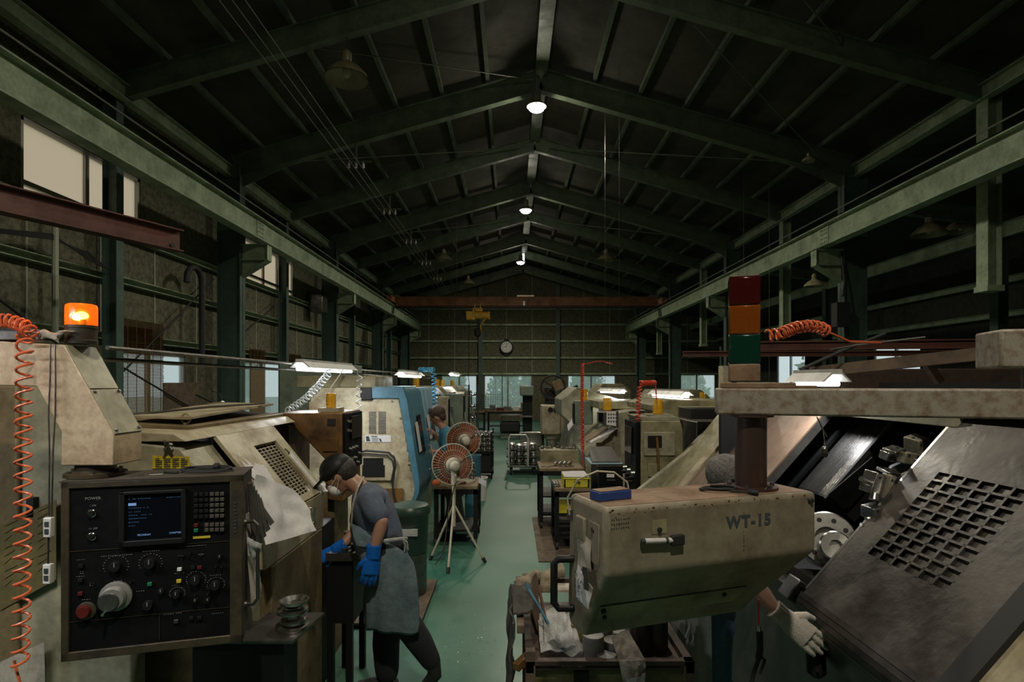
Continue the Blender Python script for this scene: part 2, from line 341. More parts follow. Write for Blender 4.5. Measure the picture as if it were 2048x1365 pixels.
def thing(name, label, cat, loc, rz=0.0, group=None, kind=None):
    o = bpy.data.objects.new(name, None); COL.objects.link(o); o.empty_display_size = 0.1
    o.location = loc; o.rotation_euler = (0, 0, rz); o['label'] = label; o['category'] = cat
    if group: o['group'] = group
    if kind: o['kind'] = kind
    MATW[o.name] = Matrix.Translation(Vector(loc)) @ Matrix.Rotation(rz, 4, 'Z'); return o
def tag(o, label, cat, group=None, kind=None):
    o['label'] = label; o['category'] = cat
    if group: o['group'] = group
    if kind: o['kind'] = kind
    return o
def struct(o, label=None, cat=None, group=None): return tag(o, label or o.name.replace('_', ' '), cat or o.name.split('_')[0].split('.')[0], group, 'structure')
CH = {}
def kids(o): return [c for c in bpy.data.objects if c.parent == o]
def dup(root, loc, label=None, rz=None, group=None, scale=None):
    if root.name not in CH: CH[root.name] = [(c, kids(c)) for c in kids(root)]
    r = root.copy(); COL.objects.link(r); r.location = loc
    if rz is not None: r.rotation_euler = (0, 0, rz)
    if scale: r.scale = (scale,)*3
    if label: r['label'] = label
    if group: r['group'] = group
    for c, gs in CH[root.name]:
        cc = c.copy(); COL.objects.link(cc); cc.parent = r
        for g in gs: gg = g.copy(); COL.objects.link(gg); gg.parent = cc
    MATW[r.name] = Matrix.Translation(Vector(loc)) @ Matrix.Rotation(r.rotation_euler[2], 4, 'Z')
    return r
def textmesh(body, size, ext=0.0008, bold=0.0):
    cu = bpy.data.curves.new('t', 'FONT'); cu.body = body; cu.size = size; cu.extrude = ext; cu.offset = bold*size; cu.space_character = 1.18 if bold else 1.0; cu.align_x = 'CENTER'; cu.align_y = 'CENTER'
    o = bpy.data.objects.new('t', cu); COL.objects.link(o); bpy.context.view_layer.update()
    me = bpy.data.meshes.new_from_object(o.evaluated_get(bpy.context.evaluated_depsgraph_get()))
    bpy.data.objects.remove(o); bpy.data.curves.remove(cu); return me
def lettering(name, body, size, m, parent, loc, rz=0.0, bold=0.0, tilt=PI/2, ext=0.0008, world=False):
    """letters standing on a face looking towards local -Y when rz=0"""
    me = textmesh(body, size, ext, bold); me.materials.clear(); me.materials.append(M[m])
    R = Matrix.Translation(Vector(loc)) @ Matrix.Rotation(rz, 4, 'Z') @ Matrix.Rotation(tilt, 4, 'X')
    if world: R = MATW[parent.name].inverted() @ R
    me.transform(R); o = bpy.data.objects.new(name, me); COL.objects.link(o); o.parent = parent; MATW[o.name] = MATW[parent.name]
    return o
# ================================================================ THE HALL
XL, XR, YB, YF = -5.85, 11.0, 30.5, -4.0
RX = 0.56; RS = 0.285                       # ridge x, roof slope
def roofz(x, top): return top-abs(x-RX)*RS
b = MB(); b.box(XL-0.1, XR+0.1, YF, YB, -0.2, 0); f = b.build('floor', 'floor'); struct(f, 'green painted epoxy floor of the workshop aisle, worn and glossy', 'floor')

def wall_y(name, x0, x1, y, t, holes, m, z1=9.2, z0=0.0):
    """wall in the xz plane at y with rectangular holes (x0,x1,z0,z1)"""
    b = MB(); xs = sorted({x0, x1, *[h[0] for h in holes], *[h[1] for h in holes]}); zs = sorted({z0, z1, *[h[2] for h in holes], *[h[3] for h in holes]})
    for i in range(len(xs)-1):
        for j in range(len(zs)-1):
            cx, cz = (xs[i]+xs[i+1])/2, (zs[j]+zs[j+1])/2
            if any(h[0] < cx < h[1] and h[2] < cz < h[3] for h in holes): continue
            b.box(xs[i], xs[i+1], y, y+t, zs[j], zs[j+1])
    return b
def wall_x(x, t, y0, y1, holes, z1, z0=0.0):
    b = MB(); ys = sorted({y0, y1, *[h[0] for h in holes], *[h[1] for h in holes]}); zs = sorted({z0, z1, *[h[2] for h in holes], *[h[3] for h in holes]})
    for i in range(len(ys)-1):
        for j in range(len(zs)-1):
            cy, cz = (ys[i]+ys[i+1])/2, (zs[j]+zs[j+1])/2
            if any(h[0] < cy < h[1] and h[2] < cz < h[3] for h in holes): continue
            b.box(x, x+t, ys[i], ys[i+1], zs[j], zs[j+1])
    return b
LW = [(6.85, 9.05, 4.25, 5.2), (12.6, 15.4, 4.2, 5.2), (8.3, 10.3, 1.0, 2.5), (12.3, 16.9, 1.0, 2.5), (-1, 3.5, 4.25, 5.2)]
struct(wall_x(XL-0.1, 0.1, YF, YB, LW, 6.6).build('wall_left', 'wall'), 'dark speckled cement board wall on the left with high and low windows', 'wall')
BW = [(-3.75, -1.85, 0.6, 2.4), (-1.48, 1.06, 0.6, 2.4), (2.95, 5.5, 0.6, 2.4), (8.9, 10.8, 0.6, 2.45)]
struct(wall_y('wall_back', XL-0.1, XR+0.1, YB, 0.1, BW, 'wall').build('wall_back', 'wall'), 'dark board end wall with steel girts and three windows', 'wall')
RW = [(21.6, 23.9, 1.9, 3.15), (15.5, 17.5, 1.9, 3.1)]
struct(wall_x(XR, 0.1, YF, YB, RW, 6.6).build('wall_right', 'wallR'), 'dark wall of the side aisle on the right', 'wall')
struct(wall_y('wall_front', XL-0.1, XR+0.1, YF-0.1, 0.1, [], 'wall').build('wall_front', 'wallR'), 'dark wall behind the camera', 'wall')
# board joints on end and left wall
b = MB()
for i in range(-4, 8):
    x = 1.0+i*1.37-1.3
    b.box(x-0.012, x+0.012, YB-0.012, YB-0.002, 2.45, 7.9-abs(x-RX)*RS)
struct(b.build('trim_1', 'joint'), 'pale vertical joint strips between the boards of the end wall', 'trim')
b = MB()
for i in range(0, 22):
    y = 3.2+i*1.24
    b.box(XL+0.002, XL+0.014, y-0.012, y+0.012, 2.55 if (8 < y < 10.6 or 12 < y < 17) else 0.1, 4.2)
struct(b.build('trim_2', 'joint'), 'pale vertical joint strips between the boards of the left wall', 'trim')
# roof (two slopes + side aisle roof)
t = 8.22
b = MB()
b.prism([(XL-0.2, roofz(XL-0.2, t)), (RX, t), (6.9, roofz(6.9, t)), (6.9, roofz(6.9, t)+0.06), (RX, t+0.06), (XL-0.2, roofz(XL-0.2, t)+0.06)], YF-0.1, YB+0.1)
b.prism([(6.7, 6.0), (XR+0.2, 5.3), (XR+0.2, 5.36), (6.7, 6.06)], YF-0.1, YB+0.1)
b.box(6.85, 6.95, YF, YB, 6.0, 6.5)
struct(b.build('ceiling', 'deck', smooth=0), 'dark underside of the pitched roof boards', 'ceiling')

FR_MAIN = [5.05, 11.1, 17.15, 23.2, 29.3]; FR_SEC = [2.0, 8.1, 14.15, 20.2, 26.25]
nth = ['nearest', 'second', 'third', 'fourth', 'fifth']
# rafters
def rafter(y, main):
    b = MB(); h = 0.42 if main else 0.34; w = 0.17 if main else 0.13; top = 8.04
    x0 = -5.35 if main else -5.55; x1 = 6.5 if main else 6.65
    for xa in (x0, x1):
        a = Vector((xa, y, roofz(xa, top)-h/2)); c = Vector((RX, y, top-h/2)); b.ibeam(a, c, h, w, 0.016)
    if main:   # haunches
        b.prism([(x0, roofz(x0, top)-h), (x0+1.3, roofz(x0+1.3, top)-h), (x0, roofz(x0, top)-h-0.22)], y-0.01, y+0.01)
        b.prism([(x1, roofz(x1, top)-h), (x1-1.3, roofz(x1-1.3, top)-h), (x1, roofz(x1, top)-h-0.22)], y-0.01, y+0.01)
    o = b.build('roof_rafter', 'rafter', smooth=0)
    return o
for i, y in enumerate(FR_MAIN): struct(rafter(y, True), 'deep green steel roof rafter pair over the %s wide column pair' % nth[i], 'rafter', 'main roof rafters')
for i, y in enumerate(FR_SEC): struct(rafter(y, False), 'thinner green steel roof rafter pair, %s of the lighter frames' % nth[i], 'rafter', 'light roof rafters')
# purlins
for s in (-1, 1):
    n = 7
    for k in range(1, n):
        x = RX+s*(0.15+k*0.88); z = roofz(x, 8.10)
        b = MB(); b.box(x-0.035, x+0.035, YF, YB, z, z+0.09)
        o = b.build('roof_purlin', 'rafter', smooth=0)
        struct(o, 'green steel roof purlin, row %d down from the ridge on the %s slope' % (k, 'left' if s < 0 else 'right'), 'purlin', 'roof purlins')
b = MB(); b.box(RX-0.12, RX+0.12, YF, YB, 7.90, 7.95); b.box(RX-0.012, RX+0.012, YF, YB, 7.95, 8.15)
struct(b.build('ridge_beam', 'rafter', smooth=0), 'flat green ridge beam running along the top of the roof', 'beam')
# columns, left
def column_main(side, y):
    b = MB(); s = side
    xi = -5.2 if s < 0 else 6.35          # inner face
    xo = xi+s*0.44
    wz = 0.11; t = 0.014; top = 6.2
    b.box(min(xi, xi+s*t), max(xi, xi+s*t), y-wz, y+wz, 0, top)
    b.box(min(xo, xo-s*t), max(xo, xo-s*t), y-wz, y+wz, 0, top if s < 0 else 6.0)
    b.box(min(xi, xo), max(xi, xo), y-0.007, y+0.007, 0, top)
    return b
def bracket(side, y):
    s = side; xi = -5.2 if s < 0 else 6.35; xt = -4.68 if s < 0 else 5.82
    zt = 4.66 if s < 0 else 4.56
    b = MB(); pr = [(xi, zt), (xt, zt), (xt, zt-0.3), (xi, zt-0.62)]
    b.prism(pr, y-0.006, y+0.006)
    b.box(min(xi, xt), max(xi, xt), y-0.1, y+0.1, zt-0.014, zt)
    b.box(min(xt, xt+s*0.012), max(xt, xt+s*0.012), y-0.1, y+0.1, zt-0.3, zt)
    b.obox((xt, y, zt-0.3), (xi, y, zt-0.62), 0.2, 0.012)
    b.box(min(xi, xt), max(xi, xt), y-0.1, y+0.1, zt-0.31, zt-0.30)
    return b
for side, sn in ((-1, 'left'), (1, 'right')):
    for i, y in enumerate(FR_MAIN):
        t_ = thing('steel_column', 'wide dark green steel column with crane bracket, %s on the %s side' % (nth[i], sn), 'column', ((-5.4 if side < 0 else 6.57), y, 0), 0, 'wide crane columns', 'structure')
        column_main(side, y).build('column_shaft', 'green2', t_, smooth=0)
        bracket(side, y).build('crane_bracket', 'green', t_, smooth=0)
    for i, y in enumerate(FR_SEC):
        b = MB()
        if side < 0: b.ibeam((-5.62, y, 0), (-5.62, y, 6.25), 0.2, 0.15, 0.012, (1, 0, 0))
        else: b.ibeam((6.72, y, 3.3), (6.72, y, 6.2), 0.2, 0.2, 0.014, (1, 0, 0)); b.box(6.6, 6.84, y-0.12, y+0.12, 3.28, 3.36)
        o = b.build('wall_post', 'green2' if side < 0 else 'green', smooth=0)
        struct(o, ('slender green wall post, %s on the left wall' if side < 0 else 'short green post hanging above the side aisle, %s on the right') % nth[i], 'post', 'slender wall posts' if side < 0 else 'hanging posts')
# crane girders with rail
for s, x, z in ((-1, -4.82, 4.72), (1, 5.98, 4.61)):
    t_ = thing('crane_runway_girder', 'long green crane runway girder along the %s columns' % ('left' if s < 0 else 'right'), 'girder', (x, 13, z), 0, 'crane runway girders', 'structure')
    b = MB(); b.ibeam((x, YF+0.3, z+0.19), (x, YB-0.3, z+0.19), 0.42, 0.2, 0.018)
    b.build('girder_beam', 'green', t_, smooth=0)
    b = MB()
    for y in (11.0, 23.1):
        b.box(x-s*0.012-0.008, x-s*0.012+0.008, y-0.16, y+0.16, z+0.04, z+0.35)
        for dy in (-0.1, -0.04, 0.04, 0.1):
            for k in range(4): b.cyl((x-s*0.02, y+dy, z+0.07+k*0.08), (x-s*0.036, y+dy, z+0.07+k*0.08), 0.012, n=6)
    b.build('splice_plate', 'green', t_, smooth=0)
    b = MB(); b.box(x-0.025, x+0.025, YF+0.3, YB-0.3, z+0.40, z+0.46); b.box(x-0.05, x+0.05, YF+0.3, YB-0.3, z+0.40, z+0.41)
    b.build('rail', 'steeld', t_, smooth=0)
    b = MB(); b.tube([(x-s*0.16, YF+0.4, z+0.5), (x-s*0.16, YB-0.5, z+0.5)], 0.012, 6)
    b.build('conductor_bar', 'alu', t_)
# eave beams
for s, x in ((-1, -5.45), (1, 6.62)):
    z = 5.98
    b = MB(); b.ibeam((x, YF, z+0.1), (x, YB, z+0.1), 0.22, 0.14, 0.012)
    struct(b.build('eave_beam', 'green', smooth=0), 'green eave beam along the %s edge of the roof' % ('left' if s < 0 else 'right'), 'beam', 'eave beams')
# left wall girts
for k, z in enumerate((0.9, 2.62, 3.46, 4.16)):
    b = MB(); x = XL+0.06; b.box(x-0.05, x+0.06, YF, YB-0.1, z, z+0.012); b.box(x-0.05, x+0.06, YF, YB-0.1, z+0.09, z+0.102); b.box(x-0.052, x-0.04, YF, YB-0.1, z, z+0.1)
    struct(b.build('wall_girt', 'green', smooth=0), 'green steel girt on the left wall, number %s up from the floor' % ('one', 'two', 'three', 'four')[k], 'girt', 'left wall girts')
for k, (z, hh) in enumerate(((3.45, 0.12), (4.2, 0.14), (4.78, 0.28))):
    b = MB(); x = XR-0.12 if k < 2 else 9.4; b.ibeam((x, YF, z+hh/2), (x, YB, z+hh/2), hh, 0.1, 0.012)
    struct(b.build('wall_girt', 'green', smooth=0), ('green steel girt low on the right side wall', 'green steel girt high on the right side wall', 'large green beam above the side aisle on the right')[k], 'girt', 'right side girts')
for k in range(3):     # side aisle crossbeams
    y = 11.1+k*6.05
    b = MB(); b.ibeam((6.8, y, 5.5), (XR, y, 4.95), 0.3, 0.14)
    struct(b.build('side_aisle_beam', 'rafter', smooth=0), 'dark cross beam over the side aisle, %s from the camera' % nth[k], 'beam', 'side aisle cross beams')
    b = MB(); b.ibeam((9.4, y, 0), (9.4, y, 4.8), 0.2, 0.2, 0.012, (1,0,0))
    struct(b.build('side_aisle_post', 'green2', smooth=0), 'dark green post inside the side aisle, %s from the camera' % nth[k], 'post', 'side aisle posts')
# end wall framing
for k, z in enumerate((2.42, 3.27, 4.15, 5.02, 5.87)):
    b = MB(); b.box(XL+0.1, XR-0.1, YB-0.1, YB-0.02, z, z+0.1)
    struct(b.build('end_wall_girt', 'green', smooth=0), 'horizontal green girt on the end wall, row %s' % ('just above the windows', 'below the clock', 'at the clock top', 'above the clock', 'behind the crane')[k], 'girt', 'end wall girts')
for k, x in enumerate((-1.66, 2.42)):
    b = MB(); b.ibeam((x, YB-0.12, 0), (x, YB-0.12, roofz(x, 7.9)), 0.2, 0.22, 0.014, (0,1,0))
    struct(b.build('end_wall_post', 'green2', smooth=0), 'green steel post on the end wall %s the clock' % ('left of', 'right of')[k], 'post', 'end wall posts')
# wall braces (rods)
for k, (a, c, lb) in enumerate([((-5.55, 5.3, 3.4), (-5.55, 7.9, 2.0), 'running down towards the lit beacon'), ((-5.6, 10.8, 3.95), (-5.6, 8.2, 2.1), 'running down from the red jib beam end'),
                      ((-5.6, 8.2, 2.25), (-5.6, 11.0, 1.2), 'below the bamboo blind'), ((-5.6, 14.2, 4.1), (-5.6, 11.3, 2.7), 'beside the wall duct')]):
    b = MB(); b.tube([a, c], 0.014, 6); tag(b.build('brace_rod', 'rubber'), 'thin dark diagonal brace rod on the left wall %s' % lb, 'brace', 'left wall brace rods', 'structure')
# roof brace rods
for k, (a, c, lb) in enumerate([((-3.6, 8.2, 6.9), (0.4, 11.0, 7.8), 'left of the ridge over the near bay'), ((4.8, 8.2, 6.7), (0.7, 5.2, 7.8), 'right of the ridge over the near bay'), ((2.6, 8.2, 7.1), (6.0, 11.0, 6.2), 'dropping to the right eave'),
                               ((-4.4, 11.2, 6.3), (0.2, 14.1, 7.75), 'left of the ridge over the second bay'), ((5.6, 11.2, 6.3), (0.9, 14.1, 7.75), 'right of the ridge over the second bay'),
                               ((-3.9, 17.2, 6.4), (0.3, 20.1, 7.7), 'left of the ridge over the third bay'), ((4.9, 17.2, 6.4), (0.8, 20.1, 7.7), 'right of the ridge over the third bay')]):
    b = MB(); b.tube([a, c], 0.011, 5); tag(b.build('roof_brace_rod', 'rafter'), 'thin roof brace rod %s' % lb, 'brace', 'roof brace rods', 'structure')
# high bare trolley wires with insulators
for k in range(3):
    x = -3.15+k*0.14
    b = MB(); b.tube([(x, YF, 6.12), (x, YB-1, 6.12)], 0.006, 5); tag(b.build('trolley_wire', 'alu'), 'long thin bare wire under the left roof slope, %s of three' % ('outer', 'middle', 'inner')[k], 'wire', 'overhead trolley wires')
for i, y in enumerate((11.1, 14.15, 17.15, 20.2, 23.2)):
    t_ = thing('insulator_bracket', 'small bracket with three white insulators under the %s visible left rafter' % nth[i], 'bracket', (-3.0, y, 6.2), 0, 'trolley wire brackets')
    b = MB(); b.box(-3.3, -2.72, y-0.015, y+0.015, 6.26, 6.29); b.box(-3.03, -2.99, y-0.015, y+0.015, 6.29, 6.6); b.build('bracket_bar', 'rafter', t_)
    for k in range(3):
        x = -3.15+k*0.14; b = MB(); b.lathe((x, y, 6.14), [(0.012, 0), (0.03, 0.02), (0.018, 0.045), (0.03, 0.07), (0.012, 0.1), (0.012, 0.12)], 10); b.build('insulator', 'white', t_)

# windows
def window(n, o, frames, panes, pm, label):
    """frames: list of boxes; panes: list of boxes"""
    t_ = thing('window_%d' % n, label, 'window', o, 0, None, 'structure')
    b = MB()
    for f_ in frames: b.box(*f_)
    b.build('window_frame', 'alu', t_, smooth=0)
    b = MB()
    for f_ in panes: b.box(*f_)
    b.build('window_pane', pm, t_, smooth=0); return t_
def win_left(n, y0, y1, z0, z1, muls, rails, pm, label):
    x = XL-0.06; fr = []
    fr += [(x-0.03, x+0.05, y0, y1, z0, z0+0.05), (x-0.03, x+0.05, y0, y1, z1-0.05, z1), (x-0.03, x+0.05, y0, y0+0.05, z0, z1), (x-0.03, x+0.05, y1-0.05, y1, z0, z1)]
    for m_ in muls: fr.append((x-0.02, x+0.04, m_-0.035, m_+0.035, z0, z1))
    for r_ in rails: fr.append((x-0.02, x+0.04, y0, y1, r_-0.03, r_+0.03))
    window(n, (x, (y0+y1)/2, z0), fr, [(x-0.004, x+0.004, y0+0.01, y1-0.01, z0+0.01, z1-0.01)], pm, label)
win_left(1, *LW[0], [7.95, 8.45], [4.42], 'frost', 'high frosted window on the left wall above the red jib beam')
win_left(2, *LW[1], [13.6, 14.4], [4.42], 'frost', 'high frosted window on the left wall beside the second wide column')
win_left(3, *LW[2], [9.3], [], 'haze', 'low window on the left wall half hidden by a bamboo blind')
win_left(4, *LW[3], [13.5, 14.7, 15.8], [], 'haze', 'low wide window on the left wall with torn blinds and greenery outside')
win_left(5, *LW[4], [1, 2.2], [4.5], 'frost', 'high frosted window on the left wall beside the camera')
def win_back(n, x0, x1, z0, z1, muls, label):
    y = YB+0.04; fr = [(x0, x1, y-0.04, y+0.04, z0, z0+0.05), (x0, x1, y-0.04, y+0.04, z1-0.05, z1), (x0, x0+0.05, y-0.04, y+0.04, z0, z1), (x1-0.05, x1, y-0.04, y+0.04, z0, z1)]
    for m_ in muls: fr.append((m_-0.035, m_+0.035, y-0.03, y+0.03, z0, z1))
    window(n, ((x0+x1)/2, y, z0), fr, [(x0+0.01, x1-0.01, y-0.004, y+0.004, z0+0.01, z1-0.01)], 'haze', label)
win_back(6, *BW[0], [-2.8], 'end wall window left of the green post')
win_back(7, *BW[1], [-0.22], 'large hazy end wall window below the clock with trees outside')
win_back(8, *BW[2], [4.2], 'end wall window behind the red hose and cream machines')
win_back(9, *BW[3], [9.8], 'far end wall window of the side aisle')
for n, h in ((10, RW[0]), (11, RW[1])):
    y0, y1, z0, z1 = h; x = XR+0.05
    window(n, (x, (y0+y1)/2, z0), [(x-0.05, x+0.03, y0, y1, z0, z0+0.05), (x-0.05, x+0.03, y0, y1, z1-0.05, z1), (x-0.05, x+0.03, (y0+y1)/2-0.03, (y0+y1)/2+0.03, z0, z1)],
           [(x-0.004, x+0.004, y0, y1, z0, z1)], 'clear', 'side wall window with branches outside, %s' % ('seen beside the signal tower' if n == 10 else 'nearer the camera'))
# outside
b = MB(); b.box(-60, 60, -20, 90, -0.4, -0.22); struct(b.build('ground', 'earth'), 'grass covered ground outside the hall', 'ground')
def bush(x, y, r, h, lb, nm='leafy_bush'):
    b = MB(); rnd = random.Random(int(x*100+y))
    for i in range(800):
        a = rnd.random()*2*PI; q = rnd.random()**0.5; zz = rnd.random()
        rr = r*q*(1.05-0.55*zz); p = Vector((x+rr*math.cos(a), y+rr*math.sin(a), 0.1+h*zz)); s_ = 0.16+0.14*rnd.random()
        u = Vector((rnd.uniform(-1, 1), rnd.uniform(-1, 1), rnd.uniform(-1, 1))).normalized(); v = u.orthogonal().normalized()
        b.slab([p-u*s_, p+v*s_*0.5, p+u*s_, p-v*s_*0.5], 0.01)
    b.cyl((x, y, -0.2), (x, y, h*0.7), 0.09, 0.04, 6)
    tag(b.build(nm, 'leaf', smooth=0), lb, 'bush', 'greenery outside the windows')
bush(-3.9, 36, 1.5, 2.6, 'green bush outside the end window left of the post')
bush(-0.5, 39, 1.5, 2.9, 'green bush outside the middle end window, left half')
bush(1.3, 35.5, 1.3, 2.3, 'green bush outside the middle end window, right half')
bush(4.9, 37, 1.8, 2.5, 'green bush outside the end window behind the red hose')
bush(11.5, 38, 2.0, 2.6, 'green bush outside the side aisle end window')
bush(14.2, 25.5, 2.0, 3.8, 'leafy tree outside the side wall window', 'leafy_tree')
bush(-9.0, 18.0, 1.5, 2.6, 'green bush outside the low left window')
b = MB(); 
for (x, y, z, s_) in ((-9, 15.6, 0, 0),): pass

# ================================================================ LAMPS AND OVERHEAD THINGS
def high_bay(x, y, z, lb):
    t_ = thing('high_bay_lamp', lb, 'lamp', (x, y, z), 0, 'lit high bay lamps under the ridge')
    zt = 7.9-z
    b = MB(); b.cyl((0, 0, 0.34), (0, 0, zt), 0.012, n=8); b.build('stem', 'alu', t_, False)
    b = MB(); b.lathe((0, 0, 0.08), [(0.06, 0.26), (0.085, 0.22), (0.085, 0.06), (0.15, 0.0), (0.19, -0.05), (0.185, -0.05), (0.14, 0.01), (0.05, 0.05)], 24, cap=False); b.build('lamp_housing', 'alu', t_, False)
    b = MB(); b.ball((0, 0, 0.0), 0.15, 1, 1, 0.42, 18); b.build('lit_globe', 'glow', t_, False); return t_
for (x, y, z), lb in zip(HIGH_BAY, ('lit high bay lamp behind the camera', 'lit high bay lamp just above the picture', 'largest lit high bay lamp under the ridge, nearest in the photo', 'middle lit high bay lamp under the ridge', 'smallest lit high bay lamp just above the crane')):
    high_bay(x, y, z, lb)
# upright fluorescent on last rafter
b = MB(); b.box(0.42, 0.50, 26.2, 26.26, 6.95, 7.35); b.build('t', 'tube') if False else None
t_ = thing('ridge_strip_lamp', 'small lit upright strip lamp above the farthest ridge lamp', 'lamp', (0.52, 26.1, 7.6)); b = MB(); b.box(0.48, 0.56, 26.05, 26.1, 7.55, 7.85); b.build('lit_tube', 'tube', t_); b = MB(); b.box(0.47, 0.57, 26.1, 26.13, 7.52, 7.88); b.build('housing', 'fixture', t_)
# bell pendant, unlit
def bell(loc, lb, rope=1.0, rad=0.3, grp='unlit bell pendant lamps'):
    t_ = thing('bell_pendant_lamp', lb, 'lamp', loc, 0, grp)
    b = MB(); b.lathe((0,0,0), [(rad, 0), (rad*0.92, 0.06), (rad*0.6, 0.16), (rad*0.3, 0.21), (rad*0.22, 0.25), (rad*0.2, 0.25), (rad*0.28, 0.2), (rad*0.57, 0.15), (rad*0.88, 0.05), (rad*0.96, 0)], 28, cap=False); b.build('lamp_shade', 'lamptop', t_, False)
    b = MB(); b.lathe((0,0,0.2), [(0.05, 0), (0.07, 0.04), (0.07, 0.16), (0.04, 0.2), (0.02, 0.22)], 16); b.build('socket_housing', 'lamptop', t_, False)
    b = MB(); b.ball((0,0,0.1), 0.06, 1, 1, 1.4, 12); b.build('bulb', 'fanbody', t_, False)
    b = MB(); b.tube([(0,0,0.4), (0.02, 0, 0.4+rope*0.5), (0, 0, 0.4+rope)], 0.008, 6); b.build('cord', 'rubber', t_, False); return t_
bl = bell((-2.33, 8.1, 6.28), 'large unlit enamel bell lamp hanging high at upper left', 0.2, 0.31)
dup(bl, (-2.4, 20.2, 6.3), 'small unlit bell lamp hanging left of the ridge over the crane')
dup(bl, (3.3, 20.2, 6.3), 'small unlit bell lamp hanging right of the ridge over the crane')
dup(bl, (-2.0, 26.25, 6.5), 'tiny unlit bell lamp farthest left over the crane')
dup(bl, (6.9+1.15, 11.1, 4.85), 'unlit bell lamp in the dark side aisle, left one of the near pair')
dup(bl, (8.9, 11.4, 5.0), 'unlit bell lamp in the dark side aisle, right one of the near pair')
dup(bl, (5.83, 11.1, 3.86), 'unlit brown lamp hanging below the right crane bracket', scale=0.6)
dup(bl, (4.95, 9.6, 5.7), 'small unlit lamp with a glint under the right rafter', scale=0.35)

# bridge crane
yc = 23.4
t_ = thing('bridge_crane', 'orange-brown overhead bridge crane spanning the hall near the end wall', 'crane', (0.6, yc, 5.2))
b = MB(); b.ibeam((-4.72, yc, 5.28), (5.9, yc, 5.28), 0.42, 0.24, 0.02); b.box(-4.7, 5.88, yc-0.09, yc-0.075, 5.12, 5.47); b.build('bridge_girder', 'crane', t_, smooth=0)
b = MB(); b.box(-4.72, 5.9, yc-0.12, yc+0.12, 5.03, 5.1); b.build('lower_flange', 'rubber', t_, smooth=0)
for x, zz in ((-4.82, 5.3), (5.98, 5.2)):
    b = MB(); b.box(x-0.1, x+0.1, yc-0.9, yc+0.9, zz-0.08, zz+0.14)
    for dy in (-0.75, 0.75): b.cyl((x-0.05, yc+dy, zz-0.03), (x+0.05, yc+dy, zz-0.03), 0.12, n=16)
    b.build('end_carriage', 'crane', t_)
b = MB(); b.box(0.45, 0.53, yc-0.16, yc-0.1, 5.12, 5.3); b.box(0.2, 0.9, yc-0.05, yc+0.05, 5.52, 5.56); b.build('buffer_plate', 'alu', t_)
lettering('girder_mark', '2.8', 0.2, 'ink', t_, (0.6, yc-0.1, 5.36), world=True)
t_ = thing('chain_hoist', 'yellow electric chain hoist hanging from the bridge crane left of the clock', 'hoist', (-1.4, yc, 4.7))
b = MB(); b.box(-1.86, -1.5, yc-0.17, yc+0.17, 4.55, 4.9); b.cyl((-1.5, yc, 4.74), (-0.95, yc, 4.74), 0.15, n=20); b.box(-0.97, -0.9, yc-0.16, yc+0.16, 4.58, 4.9); b.build('hoist_body', 'hoist', t_, bevel=0.02)
b = MB(); b.box(-1.6, -1.2, yc-0.12, yc+0.12, 4.9, 5.04); b.box(-1.52, -1.48, yc-0.14, yc-0.1, 4.95, 5.2); b.box(-1.3, -1.26, yc-0.14, yc-0.1, 4.95, 5.2); b.build('trolley', 'hoist', t_)
b = MB(); b.tube([(-1.4, yc, 4.6), (-1.4, yc, 4.15)], 0.014, 6); b.tube([(-1.32, yc, 4.6), (-1.34, yc, 3.9)], 0.02, 6); b.lathe((-1.4, yc, 3.85), [(0.02, 0), (0.13, 0.08), (0.15, 0.3), (0.05, 0.36)], 14); b.build('chain_bag', 'rubber', t_)
b = MB(); b.tube([(-1.38, yc, 4.2), (-1.25, yc, 4.05), (-1.28, yc, 4.32), (-1.1, yc, 4.6)], 0.03, 8); b.build('hook_block', 'hoist', t_)
b = MB(); b.tube([(-1.75+0.02*math.sin(k), yc-0.1, 4.6-k*0.2) for k in range(17)], 0.012, 6); b.build('pendant_cable', 'rubber', t_)
b = MB()
for k in range(6):
    x0 = -4.5+k*0.5; b.tube([(x0+0.5*j/8, yc-0.16, 4.98-0.5*math.sin(PI*j/8)*(0.5+0.12*k)) for j in range(9)], 0.013, 5)
tag(b.build('festoon_cable', 'rubber'), 'black cable hanging in loops below the left half of the crane', 'cable')
# clock
t_ = thing('wall_clock', 'round white wall clock in a black surround high on the end wall', 'clock', (-0.29, YB-0.14, 3.65))
b = MB(); b.box(-0.42, -0.16, YB-0.16, YB-0.11, 3.42, 4.32); b.cyl((-0.29, YB-0.2, 3.88), (-0.29, YB-0.12, 3.88), 0.36, n=40); b.build('surround', 'black', t_)
b = MB(); b.cyl((-0.29, YB-0.22, 3.88), (-0.29, YB-0.2, 3.88), 0.29, n=40); b.build('dial', 'white', t_)
b = MB()
for k in range(12):
    a = k*PI/6; r1 = 0.2 if k % 3 else 0.18; b.obox((-0.29+r1*math.sin(a), YB-0.225, 3.88+r1*math.cos(a)), (-0.29+0.26*math.sin(a), YB-0.225, 3.88+0.26*math.cos(a)), 0.02, 0.006, (0,1,0))
b.build('hour_marks', 'ink', t_)
for a, r, nm in ((math.radians(268), 0.13, 'hour_hand'), (math.radians(10), 0.2, 'minute_hand')):
    b = MB(); b.obox((-0.29, YB-0.235, 3.88), (-0.29+r*math.sin(a), YB-0.235, 3.88+r*math.cos(a)), 0.022, 0.006, (0,1,0)); b.build(nm, 'ink', t_)
